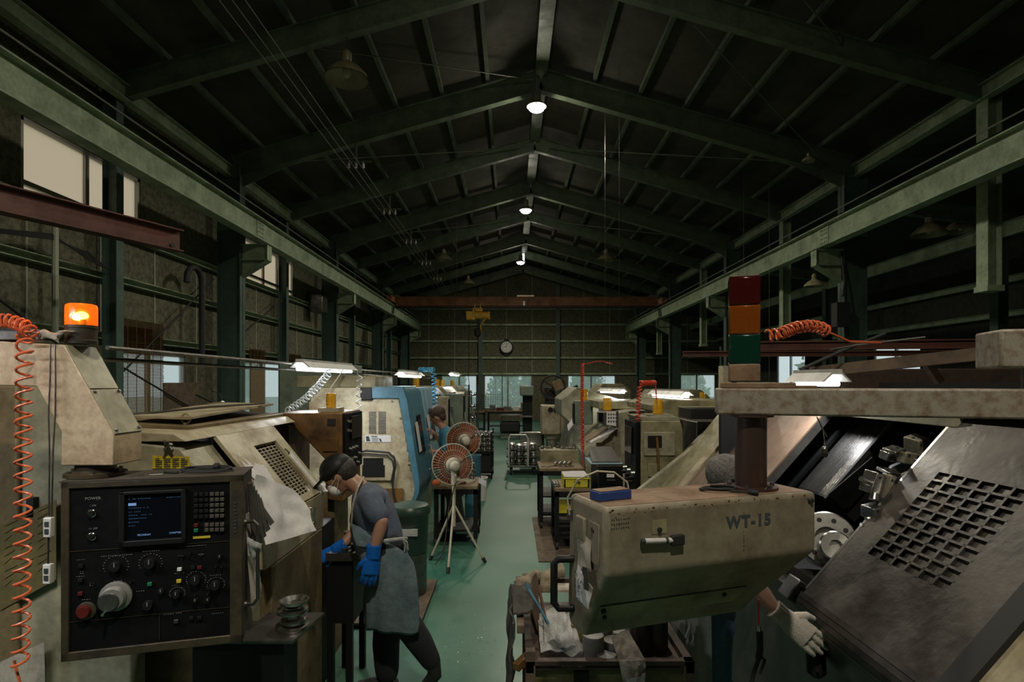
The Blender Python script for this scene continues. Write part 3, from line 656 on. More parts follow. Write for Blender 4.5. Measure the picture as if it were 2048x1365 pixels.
# jib beams (red)
def jib(a, c, h, w, lb, m='redbeam'):
    t_ = thing('jib_beam', lb, 'beam', Vector(c), 0)
    b = MB(); b.ibeam(a, c, h, w, 0.014); b.build('beam_section', m, t_, smooth=0)
    d = (Vector(c)-Vector(a)).normalized(); b = MB(); e = Vector(c)-d*0.1
    r = d.cross(Vector((0,0,1))).normalized()
    b.cyl(e-r*0.03-Vector((0,0,h*0.28)), e+r*0.03-Vector((0,0,h*0.28)), 0.03, n=10); b.build('end_stop', 'rubber', t_); return t_
jib((-5.5, 3.82, 3.72), (-4.05, 7.0, 3.72), 0.26, 0.17, 'dark red jib beam pointing into the hall at left below the high window')
jib((8.2, 5.6, 2.42), (2.6, 6.6, 2.42), 0.1, 0.08, 'dark red light beam level behind the signal tower, upper one')
jib((8.0, 7.0, 2.37), (2.2, 7.4, 2.37), 0.07, 0.07, 'dark red light beam level behind the signal tower, lower one')
# hanging rails left
for k, (x, z, lb) in enumerate(((-1.9, 2.165, 'upper'), (-1.93, 2.11, 'lower'))):
    b = MB(); b.tube([(x, 2.7, z), (x, 13.5, z)], 0.011, 8); tag(b.build('hanging_rail', 'steeld'), 'thin horizontal pipe rail above the left machines, %s one' % lb, 'rail', 'left pipe rails')
# fluorescent work lights
def fluo(a, c, lb, e=16, lit=True):
    a, c = Vector(a), Vector(c); m_ = (a+c)/2; d = c-a; L_ = d.length; rz = math.atan2(d.y, d.x)-PI/2
    t_ = thing('fluorescent_work_light', lb, 'lamp', m_, rz, 'fluorescent work lights')
    b = MB(); b.prism([(-0.10, 0.0), (-0.085, 0.0), (-0.03, 0.045), (0.03, 0.045), (0.085, 0.0), (0.10, 0.0), (0.035, 0.055), (0.035, 0.075), (-0.035, 0.075), (-0.035, 0.055)], -L_/2, L_/2); b.build('reflector', 'fixture', t_, False, smooth=0)
    b = MB(); b.cyl((-0.03, -L_/2+0.03, -0.012), (-0.03, L_/2-0.03, -0.012), 0.016, n=10); b.cyl((0.03, -L_/2+0.03, -0.012), (0.03, L_/2-0.03, -0.012), 0.016, n=10); b.build('lit_tube', 'tube' if lit else 'white', t_, False)
    b = MB(); hw = .1 if (m_.y < 4 or 4 < m_.y < 10 and m_.x < 3) else roofz(m_.x, 8.05)-m_.z; b.tube([(0, -L_/3, 0.075), (0, -L_/3, hw)], 0.003, 5); b.tube([(0, L_/3, 0.075), (0, L_/3, hw)], 0.003, 5); b.build('hanging_wires', 'steeld', t_, False)
    if e:
        l = light('work_light_glow', 'AREA', m_-Vector((0,0,0.036)), e, (0.95, 0.97, 1.0), 0.12, (0, 0, rz), size_y=L_*0.95)
    return t_
fluo((-1.83, 4.95, 2.13), (-1.74, 6.15, 2.13), 'lit fluorescent work light over the brown lathe cabinet at left', 22)
fluo((-1.53, 7.9, 2.11), (-1.47, 9.1, 2.10), 'lit fluorescent work light over the blue lathe doors', 18)
fluo((-1.5, 14.2, 2.2), (-1.45, 15.4, 2.2), 'small lit fluorescent light far down the left row', 14)
fluo((2.10, 8.5, 1.86), (2.22, 7.3, 1.81), 'grey fluorescent work light above the cream cabinet at right', 26)
fluo((1.75, 11.2, 1.85), (1.95, 10.1, 1.82), 'small fluorescent light behind the red hose', 22)
fluo((1.84, 3.70, 2.01), (1.90, 3.36, 2.0), 'fluorescent work light just behind the swing arm over the turret', 7)
fluo((-2.7, 1.15, 2.5), (-1.6, 1.05, 2.5), 'fluorescent work light beside the camera above the cream arm', 20)
fluo((5.1, 13.0, 1.95), (5.6, 12.2, 1.92), 'small lit fluorescent light in the side aisle', 14)
# ================================================================ SHARED SMALL THINGS
def px_poly(pts, Z): return [(X_(x, Z), Z_(y, Z)) for x, y in pts]
def beacon(loc, s, lb, m='ambersolid', lit=False, grp='amber rotating beacons'):
    """s = radius"""
    t_ = thing('rotating_beacon', lb, 'beacon', loc, 0, grp)
    b = MB(); b.lathe((0,0,0), [(s*1.02, 0), (s*1.05, 0.25*s), (s*0.98, 0.3*s), (s*1.0, 1.1*s), (s*1.04, 1.15*s), (s*1.04, 1.35*s)], 24); b.build('beacon_base', 'ambersolid' if not lit else 'frame', t_, False)
    b = MB(); b.lathe((0,0,1.35*s), [(s, 0), (s, 1.3*s), (s*0.95, 1.5*s), (s*0.8, 1.58*s)], 24); b.build('lens', m, t_, False)
    if not lit: b = MB(); b.lathe((0,0,1.36*s), [(s*0.25, 0), (s*0.3, 0.5*s), (s*0.5, 0.55*s), (s*0.5, 1.1*s)], 12); b.build('reflector', 'steel', t_, False)
    if lit:
        b = MB(); b.cyl((0, 0, 1.36*s), (0, 0, 1.8*s), s*.2, n=12); b.build('bulb_socket', 'steeld', t_, False)
        b = MB(); b.ball((0, 0, 2.05*s), s*0.28, n=14); b.build('lit_bulb', 'bulb', t_, False)
    return t_
def coil_hose(pts, R, turns, r, m, lb, name='coil_hose', extra=None):
    b = MB(); b.coil(pts, R, turns, r, 6, 12)
    if extra:
        for e in extra: b.tube(e, r, 6)
    return tag(b.build(name, m), lb, 'hose')
def ring(c, R, r, turns=2, sq=1.0, n=40, wob=0.1, seed=1):
    rnd = random.Random(seed); c = Vector(c); ps = []
    for i in range(int(n*turns)+1):
        a = 2*PI*i/n; k = 1+wob*math.sin(a*1.3+seed); ps.append(c+Vector((R*k*math.cos(a), R*sq*k*math.sin(a), r+r*1.1*(i/n)+0.3*r*math.sin(a*2))))
    return ps
def sheet(b, quad, t=0.002, nx=8, ny=8, amp=0.01, seed=1):
    """wavy thin sheet over a quad (a,b,c,d)"""
    a, q, c, d = [Vector(p) for p in quad]; nrm = (q-a).cross(d-a).normalized(); vs = []
    for side in (0, 1):
        for j in range(ny+1):
            for i in range(nx+1):
                u, v = i/nx, j/ny; p = a.lerp(q, u).lerp(d.lerp(c, u), v)
                n_ = noise.noise(Vector((u*2.3+seed, v*2.3, seed*1.7)))+0.5*noise.noise(Vector((u*5+seed, v*5, 3)))
                vs.append(p+nrm*(n_*amp+(t if side else 0)))
    m_ = (nx+1)*(ny+1); fs = []
    for j in range(ny):
        for i in range(nx):
            k = j*(nx+1)+i; f_ = (k, k+1, k+nx+2, k+nx+1); fs.append(f_); fs.append(tuple(m_+q for q in reversed(f_)))
    for i in range(nx):
        fs.append((i+1, i, i+m_, i+1+m_)); k = ny*(nx+1)+i; fs.append((k, k+1, k+1+m_, k+m_))
    for j in range(ny):
        k = j*(nx+1); fs.append((k, k+nx+1, k+nx+1+m_, k+m_)); k += nx; fs.append((k+nx+1, k, k+m_, k+nx+1+m_))
    return b._a(vs, fs)
def grid_plate(b, O, U, V, nu, nv, wall, t, skip=(), lip=0):
    """perforated plate: O corner, U and V full extent vectors, nu x nv square holes; returns bars only"""
    O, U, V = Vector(O), Vector(U), Vector(V); n_ = U.cross(V).normalized()
    for i in range(nu+1):
        p = O+U*(i/nu); b.obox(p, p+V, wall, t, n_)
    for j in range(nv+1):
        p = O+V*(j/nv); b.obox(p, p+U, wall, t, n_)
    return b

# ================================================================ LEFT NEAR MACHINE
# body behind the pendant
t_ = thing('machine_cabinet', 'tall cream machine cabinet filling the left edge behind the coiled orange hose', 'machine', (-2.3, 2.9, 0))
b = MB(); b.prism(px_poly([(-400, 720), (105, 720), (192, 870), (192, 1000), (262, 1000), (262, 1712), (-400, 1712)], 2.42), 2.42, 2.52); b.build('cabinet_body', 'creamgrey', t_, bevel=0.01)
b = MB(); b.box(-2.95, -2.06, 2.395, 2.42, 0.4, 1.99); b.build('side_cover', 'brown2', t_, bevel=0.01)  # cover toned darker to paint in the arm's shadow on the cabinet
b = MB(); b.box(-3.0, -2.0, 2.52, 2.66, 0, 1.9); b.build('rear_housing', 'creamgrey', t_)
p0 = [at(0, 1052, 2.39), at(112, 1000, 2.39), at(112, 1160, 2.39), at(0, 1222, 2.39)]
b = MB(); b.slab(p0, 0.003); np_ = b.build('name_plate', 'plate', t_)
b = MB()
for k in range(9):
    y = 1046+k*15; 
    for j in range(3): b.slab([at(8+j*33, y+6-j*15.5*0.93+0, 2.386), at(8+j*33+26-6*(k % 3), y-6-j*15.5*0.93, 2.386), at(8+j*33+26-6*(k % 3), y-4.6-j*15.5*0.93, 2.386), at(8+j*33, y+7.4-j*15.5*0.93, 2.386)], 0.001)
b.build('printed_lines', 'brown2', np_)
b = MB(); b.slab([at(0, 1325, 2.38), at(88, 1285, 2.38), at(90, 1365, 2.38), at(0, 1365, 2.38)], 0.002)
o = b.build('taped_note', 'paperd'); tag(o, 'torn white note with pencil writing taped low on the cream cabinet', 'note')
b = MB(); b.box(-2.02, -1.99, 2.39, 2.42, 1.47-0.03, 1.47+0.05); b.build('latch', 'rubber', t_)
# arm
Z0 = 1.97
armp = px_poly([(-160, 676), (0, 683), (128, 690), (228, 870), (227, 932), (121, 932), (122, 864), (73, 773), (0, 772), (-160, 770)], Z0)
t_ = thing('pendant_arm_housing', 'angled cream sheet-metal arm holding the black control pendant at left', 'arm', at(174, 932, 2.03))
b = MB(); b.prism(armp, Z0, Z0+0.15); b.build('arm_shell', 'creamarm', t_, bevel=0.004)
xa, za = X_(128, Z0), Z_(690, Z0); xb, zb = X_(228, Z0), Z_(870, Z0); d = Vector((xb-xa, 0, zb-za)); nr = Vector((-d.z, 0, d.x)).normalized()
if nr.z < 0: nr = -nr
b = MB(); A = Vector((xa, Z0+0.004, za)); Bv = Vector((xb, Z0+0.004, zb)); dy = Vector((0, 0.142, 0))
b.slab([A+nr*0.001+d*0.01, A+nr*0.001+d*0.49, A+d*0.49+dy, A+d*0.01+dy], 0.003); b.slab([A+nr*0.001+d*0.505, A+nr*0.001+d*0.995, A+d*0.995+dy, A+d*0.505+dy], 0.003)
b.build('arm_cover_plate', 'creamgrey', t_)
for f_ in (0.53, 0.96):
    for s_ in (0.01, 0.13): b = MB(); q = A+d*f_+Vector((0, s_, 0)); b.cyl(q, q+nr*0.012, 0.006, n=8); b.build('cover_screw', 'steeld', t_)
xx, zz = X_(192, 2.045), 1.672
b = MB(); b.lathe((xx, 2.045, zz), [(0.095, 0), (0.095, 0.012), (0.075, 0.018), (0.062, 0.022), (0.062, 0.05)], 28); b.build('swivel_neck', 'frame', t_)
b = MB()
for k in range(6): a = k*PI/3; b.cyl((xx+0.082*math.cos(a), 2.045+0.082*math.sin(a), zz+0.01), (xx+0.082*math.cos(a), 2.045+0.082*math.sin(a), zz+0.022), 0.007, n=6)
b.build('neck_bolts', 'steeld', t_)
# lit beacon on arm
zt = Z_(690, 2.045)
xb_ = X_(163, 2.045)
beacon((xb_, 2.045, zt+0.002), 0.0485, 'glowing orange beacon on top of the cream arm at left', 'amber', True)
light('beacon_glow', 'POINT', (xb_, 2.03, zt+0.095), 1.6, (1.0, 0.36, 0.06), 0.012)
# electrical bits on the arm
b = MB(); b.box(-2.35, X_(55, 2.03), 1.99, 2.1, Z_(683, 2.0)+0.003, Z_(655, 2.0)); o = b.build('junction_box', 'steeld', bevel=0.004); tag(o, 'small dull metal tray lying on the arm under the coiled orange hose', 'tray')
b = MB(); rnd = random.Random(3); c = at(95, 680, 1.96)
for k in range(9):
    q = c+Vector((rnd.uniform(-.05, .05), rnd.uniform(-.01, .02), rnd.uniform(-.01, .03))); q.z = max(q.z, zt+0.012)
    e = c+Vector((rnd.uniform(-.09, .09), rnd.uniform(-.02, .03), rnd.uniform(0.0, .03))); e.z = max(e.z, zt+0.01)
    b.loft([(q, 0.007, 0.004), (q.lerp(e, 0.5)+Vector((0, 0, .008)), 0.012, 0.004), (e, 0.006, 0.003)], 8)
tag(b.build('knotted_rag', 'ragd' if False else 'rag', mods=BLOB(0.004, 4)), 'knotted pale rag strips tied on the arm beside the beacon', 'rag')
# orange hose
P = [at(50, 672, 1.93), at(49, 700, 1.90), at(47, 850, 1.86), at(46, 1000, 1.84), at(44, 1200, 1.84), at(40, 1330, 1.84)]
coil_hose(P, 0.0215, 25, 0.0042, 'orange', 'long orange coiled air hose hanging at the left edge', extra=[[at(28, 1322, 1.84), at(34, 1345, 1.84), at(42, 1375, 1.84), at(44, 1500, 1.84)]])
coil_hose([at(-60, 640, 1.96), at(20, 642, 1.96), at(55, 655, 1.95), at(60, 668, 1.94)], 0.021, 11, 0.0045, 'orange', 'short bunched coil of orange hose lying on top of the cream arm', extra=None)
# cables with connectors
for k, (dx, lb) in enumerate(((0, 'left'), (9, 'right'))):
    b = MB(); b.tube([at(101+dx, 690, 1.945), at(100+dx*1.2, 760, 1.94), at(97+dx*1.5, 830, 1.935), at(99+dx*.8, 900, 1.93), at(98+dx*.6, 1035, 1.93)], 0.0027, 6)
    tag(b.build('power_cable', 'steeld'), 'thin grey cable hanging down the cream arm, %s one' % lb, 'cable', 'grey cables on the arm')
c1 = at(98, 1055, 1.925); c2 = at(97, 1148, 1.925)
for c, lb, dz in ((c1, 'white plug connector on the grey cable, upper one', 0), (c2, 'white plug connector on the grey cable, lower one', 0)):
    t_ = thing('plug_connector', lb, 'connector', c, 0, 'white plug connectors')
    b = MB(); b.box(-0.013, 0.013, -0.01, 0.01, -0.033, 0.033); b.build('connector_body', 'white', t_, False, bevel=0.003)
    b = MB(); b.box(-0.007, 0.007, -0.012, -0.009, -0.02, -0.004); b.box(-0.007, 0.007, -0.012, -0.009, 0.004, 0.02); b.build('socket_slots', 'ink', t_, False)
b = MB(); b.tube([at(97, 1072, 1.925), at(96, 1130, 1.925)], 0.003, 6); tag(b.build('link_cable', 'rubber'), 'short black cable joining the two white plug connectors', 'cable')

# ---------------------------------------------------------------- control pendant (left)
A0 = Vector((-1.506, 1.92, 1.066)); rz = math.atan2(0.15, 0.536); W, H, D = 0.557, 0.6, 0.2
t_ = thing('control_pendant', 'black control pendant with dim screen, POWER buttons and chrome dial in a tan case', 'control panel', A0, rz)
b = MB(); b.box(0, W, 0.012, D, 0, H); b.build('pendant_case', 'frame', t_, False, bevel=0.006)
b = MB(); b.box(-0.004, W+0.004, -0.004, D+0.004, H, H+0.004); b.build('case_top', 'darktop', t_, False)
b = MB()
for q in ((0, 0.024, 0, H), (W-0.042, W, 0, H), (0, W, 0, 0.03), (0, W, H-0.022, H)): b.box(q[0], q[1], -0.003, 0.014, q[2], q[3])
b.build('face_rim', 'frame', t_, False, bevel=0.003)
face = MB(); face.box(0.024, W-0.042, 0.004, 0.014, 0.03, H-0.022); face = face.build('face_panel', 'panelblack', t_, False)
fx0, fx1, fz0, fz1 = 0.024, W-0.042, 0.03, H-0.022
def fp(cx, cy):  # crop coordinates of the pendant close-up to local x,z on the face
    u = (cx-110)/(1115-110); yt = 225+(220-225)*u; yb = 1205+(1140-1205)*u
    return fx0+u*(fx1-fx0)*(1+0.06*(1-u)) , fz1-(cy-yt)/(yb-yt)*(fz1-fz0)
def P2(cx, cy): return fp(cx, cy)
x0, z0 = P2(398, 585); x1, z1 = P2(820, 250)
b = MB(); b.box(x0, x1, -0.012, 0.004, z1, z1-0.012); b.box(x0, x1, -0.012, 0.004, z0, z0+0.02); b.box(x0, x0+0.018, -0.012, 0.004, z0, z1); b.box(x1-0.016, x1, -0.012, 0.004, z0, z1); b.build('screen_bezel', 'black', t_, False, bevel=0.003)
b = MB(); b.box(x0+0.012, x1-0.012, -0.002, 0.003, z0+0.01, z1-0.01); scr = b.build('screen', 'screen', t_, False)
b = MB(); rnd = random.Random(5)
for (cx, cy, n_) in ((455, 300, 12), (690, 298, 10), (455, 355, 11), (455, 378, 7), (455, 398, 14), (455, 418, 11), (455, 440, 6), (455, 462, 4)):
    xq, zq = P2(cx, cy)
    for k in range(n_): 
        if rnd.random() < 0.85: b.box(xq+k*0.0056, xq+k*0.0056+0.0036*rnd.uniform(.6, 1), -0.004, -0.003, zq-0.0018*rnd.uniform(.5, 1), zq+0.002)
b.build('screen_text_lines', 'screentext', scr, False)
b = MB(); xq, zq = P2(452, 340); b.box(xq, xq+0.024, -0.004, -0.003, zq, zq+0.009)
b.build('screen_cursor', 'screenbright', scr, False)
lettering('screen_word', 'PROGRAM', 0.0085, 'screenbright', scr, (P2(548, 517)[0], -0.0035, P2(548, 517)[1]), ext=0.0003)
lettering('screen_word', 'CHAPTER', 0.0085, 'screenbright', scr, (P2(745, 511)[0], -0.0035, P2(745, 511)[1]), ext=0.0003)
# keys
for r_ in range(8):
    for c_ in range(6):
        if r_ == 5: continue
        if r_ >= 6 and c_ == 1: continue
        xq, zq = P2(882+c_*36, 288+r_*33 if r_ < 5 else 292+r_*30)
        b = MB(); b.box(xq-0.0065, xq+0.0065, -0.006, 0.004, zq-0.0065, zq+0.0065)
        mt = 'key' if c_ >= 3 or r_ >= 6 else 'black'
        if r_ >= 6 and c_ == 0: mt = 'redbtn' if r_ == 6 else 'greenbtn'
        b.build('keypad_key', mt, face, False, bevel=0.0012)
xq, zq = P2(860, 548); b = MB(); b.box(xq, xq+0.055, 0.001, 0.003, zq-0.004, zq+0.004); b.build('yellow_strip', 'yellowlabel', face, False)
def knob(cx, cy, r, h, m='black', nm='knob', flat=None, par=None):
    xq, zq = P2(cx, cy); b = MB(); b.lathe((xq, 0.004, zq), [(r, 0), (r, h*0.75), (r*0.86, h)], 22, (0, -1, 0)); return b.build(nm, m, par or t_, False), xq, zq
for cy, ltr in ((378, 'I'), (517, 'O')):
    knob(235, cy, 0.0135, 0.006, 'chrome', 'button_ring'); knob(235, cy, 0.0095, 0.012, 'black', 'power_button')
lettering('face_lettering', 'POWER', 0.0135, 'print', face, (P2(240, 289)[0], 0.003, P2(240, 289)[1]), ext=0.0004)
lettering('face_lettering', 'I  ON', 0.008, 'print', face, (P2(240, 332)[0], 0.003, P2(240, 332)[1]), ext=0.0004)
lettering('face_lettering', 'O  OFF', 0.008, 'print', face, (P2(242, 470)[0], 0.003, P2(242, 470)[1]), ext=0.0004)
knob(376, 880, 0.050, 0.012, 'dial', 'dial_base'); knob(368, 885, 0.040, 0.03, 'dial', 'hand_dial'); knob(350, 900, 0.034, 0.036, 'steeld', 'dial_face')
xq, zq = P2(335, 955); b = MB(); b.cyl((xq, -0.03, zq), (xq, -0.055, zq), 0.005, n=10); b.build('dial_crank_pin', 'chrome', t_, False)
knob(205, 960, 0.03, 0.01, 'frame', 'stop_ring'); knob(198, 958, 0.021, 0.026, 'redbtn', 'emergency_stop'); 
for cx, cy, r, h in ((375, 700, .018, .018), (585, 690, .018, .02), (880, 800, .017, .02), (1015, 835, .017, .022), (755, 880, .013, .022), (655, 860, .010, .015), (575, 940, .016, .02), (880, 920, .008, .018), (965, 920, .008, .018), (1045, 665, .008, .014)):
    o, xq, zq = knob(cx, cy, r, h)
    b = MB(); b.box(xq-0.0016, xq+0.0016, -h+0.002, -h+0.0045, zq, zq+r*0.85); b.build('pointer_line', 'print', o, False)
b = MB(); rnd = random.Random(8)
def tick(x, z, l=0.003, h=0.0009): b.box(x-l/2, x+l/2, 0.0025, 0.0035, z-h, z+h)
for cx, cy, R in ((375, 700, 0.034), (585, 690, 0.032), (880, 800, 0.028), (755, 880, 0.022), (1015, 835, 0.026)):
    xq, zq = P2(cx, cy)
    for k in range(15):
        a = PI*(-0.15+1.3*k/14); tick(xq+R*math.cos(a)*1.1, zq+R*math.sin(a), 0.0045 if k % 2 else 0.0025)
for (cx, cy, n_) in ((290, 640, 14), (150, 655, 4), (150, 755, 4), (760, 600, 14), (765, 655, 3), (900, 650, 3), (540, 620, 8), (750, 1000, 3), (670, 1005, 5), (990, 1010, 6), (500, 858, 4), (740, 760, 5), (180, 895, 4), (365, 792, 4), (975, 780, 6), (850, 752, 5), (725, 832, 4), (225, 800, 2), (225, 812, 2), (170, 725, 2), (170, 737, 2)):
    xq, zq = P2(cx, cy)
    for k in range(n_): tick(xq+k*0.0068, zq, 0.0045*rnd.uniform(.6, 1))
b.build('printed_lettering', 'print', face, False)
for cx, cy, m_ in ((772, 733, 'white'), (905, 727, 'redbtn'), (768, 804, 'yellowlabel'), (582, 815, 'greenbtn'), (175, 690, 'black'), (172, 775, 'black'), (172, 855, 'redbtn'), (860, 725, 'black'), (750, 1045, 'steeld'), (850, 1030, 'black'), (905, 1030, 'black')):
    xq, zq = P2(cx, cy); b = MB(); b.box(xq-0.007, xq+0.007, -0.005, 0.004, zq-0.006, zq+0.006); b.build('push_button', m_, face, False, bevel=0.001)
for cx, cy in ((845, 640), (920, 655), (770, 650), (800, 655), (1062, 730), (880, 890), (965, 890), (470, 800), (235, 800), (1020, 725)):
    xq, zq = P2(cx, cy); b = MB(); b.cyl((xq, 0.004, zq), (xq, -0.012, zq+0.003), 0.003, 0.002, 8); b.build('toggle_switch', 'chrome', face, False)
b = MB(); xq, zq = P2(110, 605); b.box(fx0, fx1, 0.0015, 0.0035, zq, zq+0.0016); xq, zq = P2(640, 1000); b.box(xq, xq+0.0014, 0.0015, 0.0035, fz0+0.01, zq); b.box(fx0, fx1, 0.0015, 0.0035, zq, zq+0.0012); b.build('panel_seam', 'frame', face, False)
b = MB(); rnd = random.Random(4)
for k in range(9): b.box(W-0.028, W-0.028+0.008, -0.005, -0.0025, 0.50-k*0.013, 0.50-k*0.013+0.009*rnd.uniform(.5, 1))
b.build('ink_marks', 'ink', face, False)
# grab handle on the right side
b = MB(); b.tube([(W, 0.05, 0.42), (W+0.03, 0.04, 0.424), (W+0.045, 0.036, 0.41), (W+0.045, 0.036, 0.14), (W+0.03, 0.04, 0.118), (W, 0.05, 0.118)], 0.0065, 10); b.build('grab_handle', 'steeld', t_, False)
for zq in (0.42, 0.118):
    b = MB(); b.cyl((W-0.002, 0.05, zq), (W+0.006, 0.05, zq), 0.012, n=12); b.build('handle_mount', 'steeld', t_, False)
# things on the pendant top
top = A0.z+H+0.005
Mx = MATW[t_.name]
q = Mx @ Vector((0.40, 0.11, H+0.005))
b = MB(); b.tube(ring(q+Vector((0.02, 0, 0)), 0.085, 0.0035, 2.6, 0.62, seed=2), 0.0035, 7); b.tube([q+Vector((-0.06, -0.05, .004)), q+Vector((-0.10, -0.045, .004)), q+Vector((-0.115, -0.04, .004))], 0.005, 8)
b.lathe(q+Vector((0.02, 0.045, 0.012)), [(0.008, 0), (0.012, 0.005), (0.012, 0.02), (0.006, 0.024)], 12, (1, 0, 0.1)); tag(b.build('coiled_hose', 'rubber'), 'coil of dark hose lying on top of the left control pendant', 'cord')
for k, (u, v, a) in enumerate(((0.205, 0.05, 0.9), (0.265, 0.055, 0.35))):
    q = Mx @ Vector((u, v, H+0.005+0.002)); d = Vector((math.cos(a), math.sin(a), 0))
    b = MB(); b.tube([q-d*0.02, q+d*0.02], 0.0022, 6); b.lathe(q+d*0.02-Vector((0,0,0.0)), [(0.0035, 0), (0.0035, 0.004)], 8, tuple(d)); tag(b.build('steel_pin', 'steel'), 'small bright pin lying on the pendant top, %s one' % ('left' if k == 0 else 'right'), 'pin', 'pins on the pendant')
# papers tucked at the pendant's right side
Mi = Mx
def mp_(u, v, z): return Mi @ Vector((u, v, z))
b = MB(); sheet(b, [mp_(W+0.004, 0.06, 0.45), mp_(W+0.02, 0.16, 0.44), mp_(W+0.035, 0.17, 0.10), mp_(W+0.02, 0.06, 0.09)], 0.002, amp=0.01, seed=4); tag(b.build('hanging_paper', 'paperd'), 'dirty paper sheets hanging behind the grab handle of the left pendant', 'paper')
b = MB(); sheet(b, [mp_(W+0.012, 0.02, 0.37), mp_(W+0.06, 0.03, 0.34), mp_(W+0.045, 0.05, 0.27), mp_(W+0.01, 0.04, 0.30)], 0.0015, amp=0.012, seed=9); tag(b.build('folded_paper', 'paper'), 'folded white paper corner sticking out beside the grab handle', 'paper')
b = MB()
for k in range(5): b.loft([(mp_(W+0.012+0.005*k, 0.08+0.02*k, 0.56-0.02*k), 0.006, 0.018), (mp_(W+0.018+0.006*k, 0.09+0.02*k, 0.44), 0.006, 0.016), (mp_(W+0.03+0.012*k, 0.09+0.02*k, 0.30+0.02*k), 0.004, 0.02)], 8)
tag(b.build('hanging_glove', 'ragd'), 'dark olive work glove hanging from the side of the left pendant', 'glove')

# ================================================================ LATHE WITH LOUVRED COVER (middle left)
XT, XB, ZT, ZB = -1.55, -1.22, 1.71, 1.30       # slant plane top and bottom
def slant(u, y, off=0.0):
    """u 0 bottom .. 1 top on slant plane (left row)"""
    p = Vector((XB+(XT-XB)*u, y, ZB+(ZT-ZB)*u)); n_ = Vector((ZT-ZB, 0, XB-XT)).normalized(); return p+n_*off
t_ = thing('turning_lathe', 'stained cream lathe with a louvred sloping cover behind the left pendant', 'lathe', (-1.8, 3.6, 0))
b = MB(); b.prism([(-3.0, 0.0), (-1.25, 0.0), (-1.25, ZB-0.02), (XT-0.02, ZT-0.02), (-1.75, ZT), (-3.0, ZT)], 2.72, 3.0); b.build('end_housing', 'creamgrey', t_, bevel=0.008)
b = MB(); b.prism([(-3.0, 0.0), (-1.25, 0.0), (-1.25, ZB-0.25), (-1.5, ZB-0.25), (-2.0, 1.35), (-2.1, ZT-0.02), (-3.0, ZT-0.02)], 3.0, 4.05); b.build('bed', 'black', t_)
b = MB(); b.box(-1.25, -1.20, 2.80, 3.66, 1.085, ZB-0.02); lr = b.build('lower_rail', 'cream', t_, bevel=0.006)
b = MB(); b.tube([(-1.20, 3.42, 1.255), (-1.175, 3.42, 1.255), (-1.175, 3.42, 1.17), (-1.20, 3.42, 1.17)], 0.006, 8); b.build('rail_handle', 'chrome', lr)
b = MB(); b.box(-1.25, -1.195, 2.86, 3.62, 0.0, 1.083); b.box(-2.2, -1.25, 2.70, 2.718, 0.0, 1.083); b.build('front_skirt', 'brown2', t_, bevel=0.004)
b = MB(); b.prism([(-2.35, ZT+0.01), (-1.54, ZT+0.01), (-1.60, ZT+0.05), (-2.35, ZT+0.08)], 2.72, 4.10); b.build('top_cover', 'cream', t_, bevel=0.006)
b = MB(); b.prism([(-2.2, ZT+0.08), (-1.63, ZT+0.045), (-1.63, ZT+0.07), (-2.2, ZT+0.10)], 2.9, 4.10); b.build('top_duct', 'brown2', t_, bevel=0.004)
cov = MB()
y0, y1 = 2.98, 3.70; gu0, gu1, gy0, gy1 = 0.08, 0.80, 3.27, 3.58
for (ua, ub, ya, yb) in ((0, gu0, y0, y1), (gu1, 1.0, y0, y1), (gu0, gu1, y0, gy0), (gu0, gu1, gy1, y1)):
    cov.slab([slant(ua, ya, .002), slant(ub, ya, .002), slant(ub, yb, .002), slant(ua, yb, .002)], -0.018)
cov.slab([slant(0, y0, .002), slant(0, y1, .002), slant(0, y1, .002)-Vector((0, 0, .04)), slant(0, y0, .002)-Vector((0, 0, .04))], -0.018)
cv = cov.build('sloping_cover', 'cream', t_, smooth=0)
b = MB(); b.slab([slant(gu0, gy0, -.025), slant(gu1, gy0, -.025), slant(gu1, gy1, -.025), slant(gu0, gy1, -.025)], -0.004); b.build('grille_back', 'black', cv, smooth=0)
b = MB(); O = slant(gu0, gy0, -0.005); grid_plate(b, O, slant(gu1, gy0, -.005)-O, slant(gu0, gy1, -.005)-O, 18, 6, 0.0045, 0.006)
b.build('grille_bars', 'cream', cv, smooth=0)
b = MB(); b.slab([slant(-0.02, 3.61, .004), slant(0.62, 3.61, .004), slant(0.60, 3.66, .004), slant(0.0, 3.66, .004)], -0.02); b.build('cover_handle_plate', 'fixture', cv, bevel=0.006)
b = MB(); b.tube([slant(0.66, 3.60, 0), slant(0.66, 3.60, .025), slant(0.60, 3.60, .03), slant(0.58, 3.60, .0)], 0.006, 8); b.build('cover_latch', 'steeld', cv)
b = MB(); b.slab([slant(0.93, 2.99, .004), slant(0.93, 3.69, .004), slant(1.0, 3.69, .004), slant(1.0, 2.99, .004)], 0.004); b.slab([slant(1.0, 2.99, .006), slant(1.0, 3.69, .006), slant(1.0, 3.69, .006)+Vector((-.2, 0, .015)), slant(1.0, 2.99, .006)+Vector((-.2, 0, .015))], 0.005); b.build('cover_hood', 'brown2', cv)
b = MB(); b.slab([at(305, 912, 2.715), at(378, 914, 2.715), at(380, 938, 2.715), at(305, 938, 2.715)], 0.003); lbp = b.build('warning_plate', 'yellowlabel', t_)
b = MB()
for r_ in range(5):
    for c_ in range(4): p = at(311+c_*17, 918+r_*4, 2.71); b.box(p.x, p.x+0.031 if (r_+c_) % 3 else p.x+0.018, 2.708, 2.71, p.z-0.0025, p.z+0.0017)
b.build('printed_lines', 'ink', lbp)
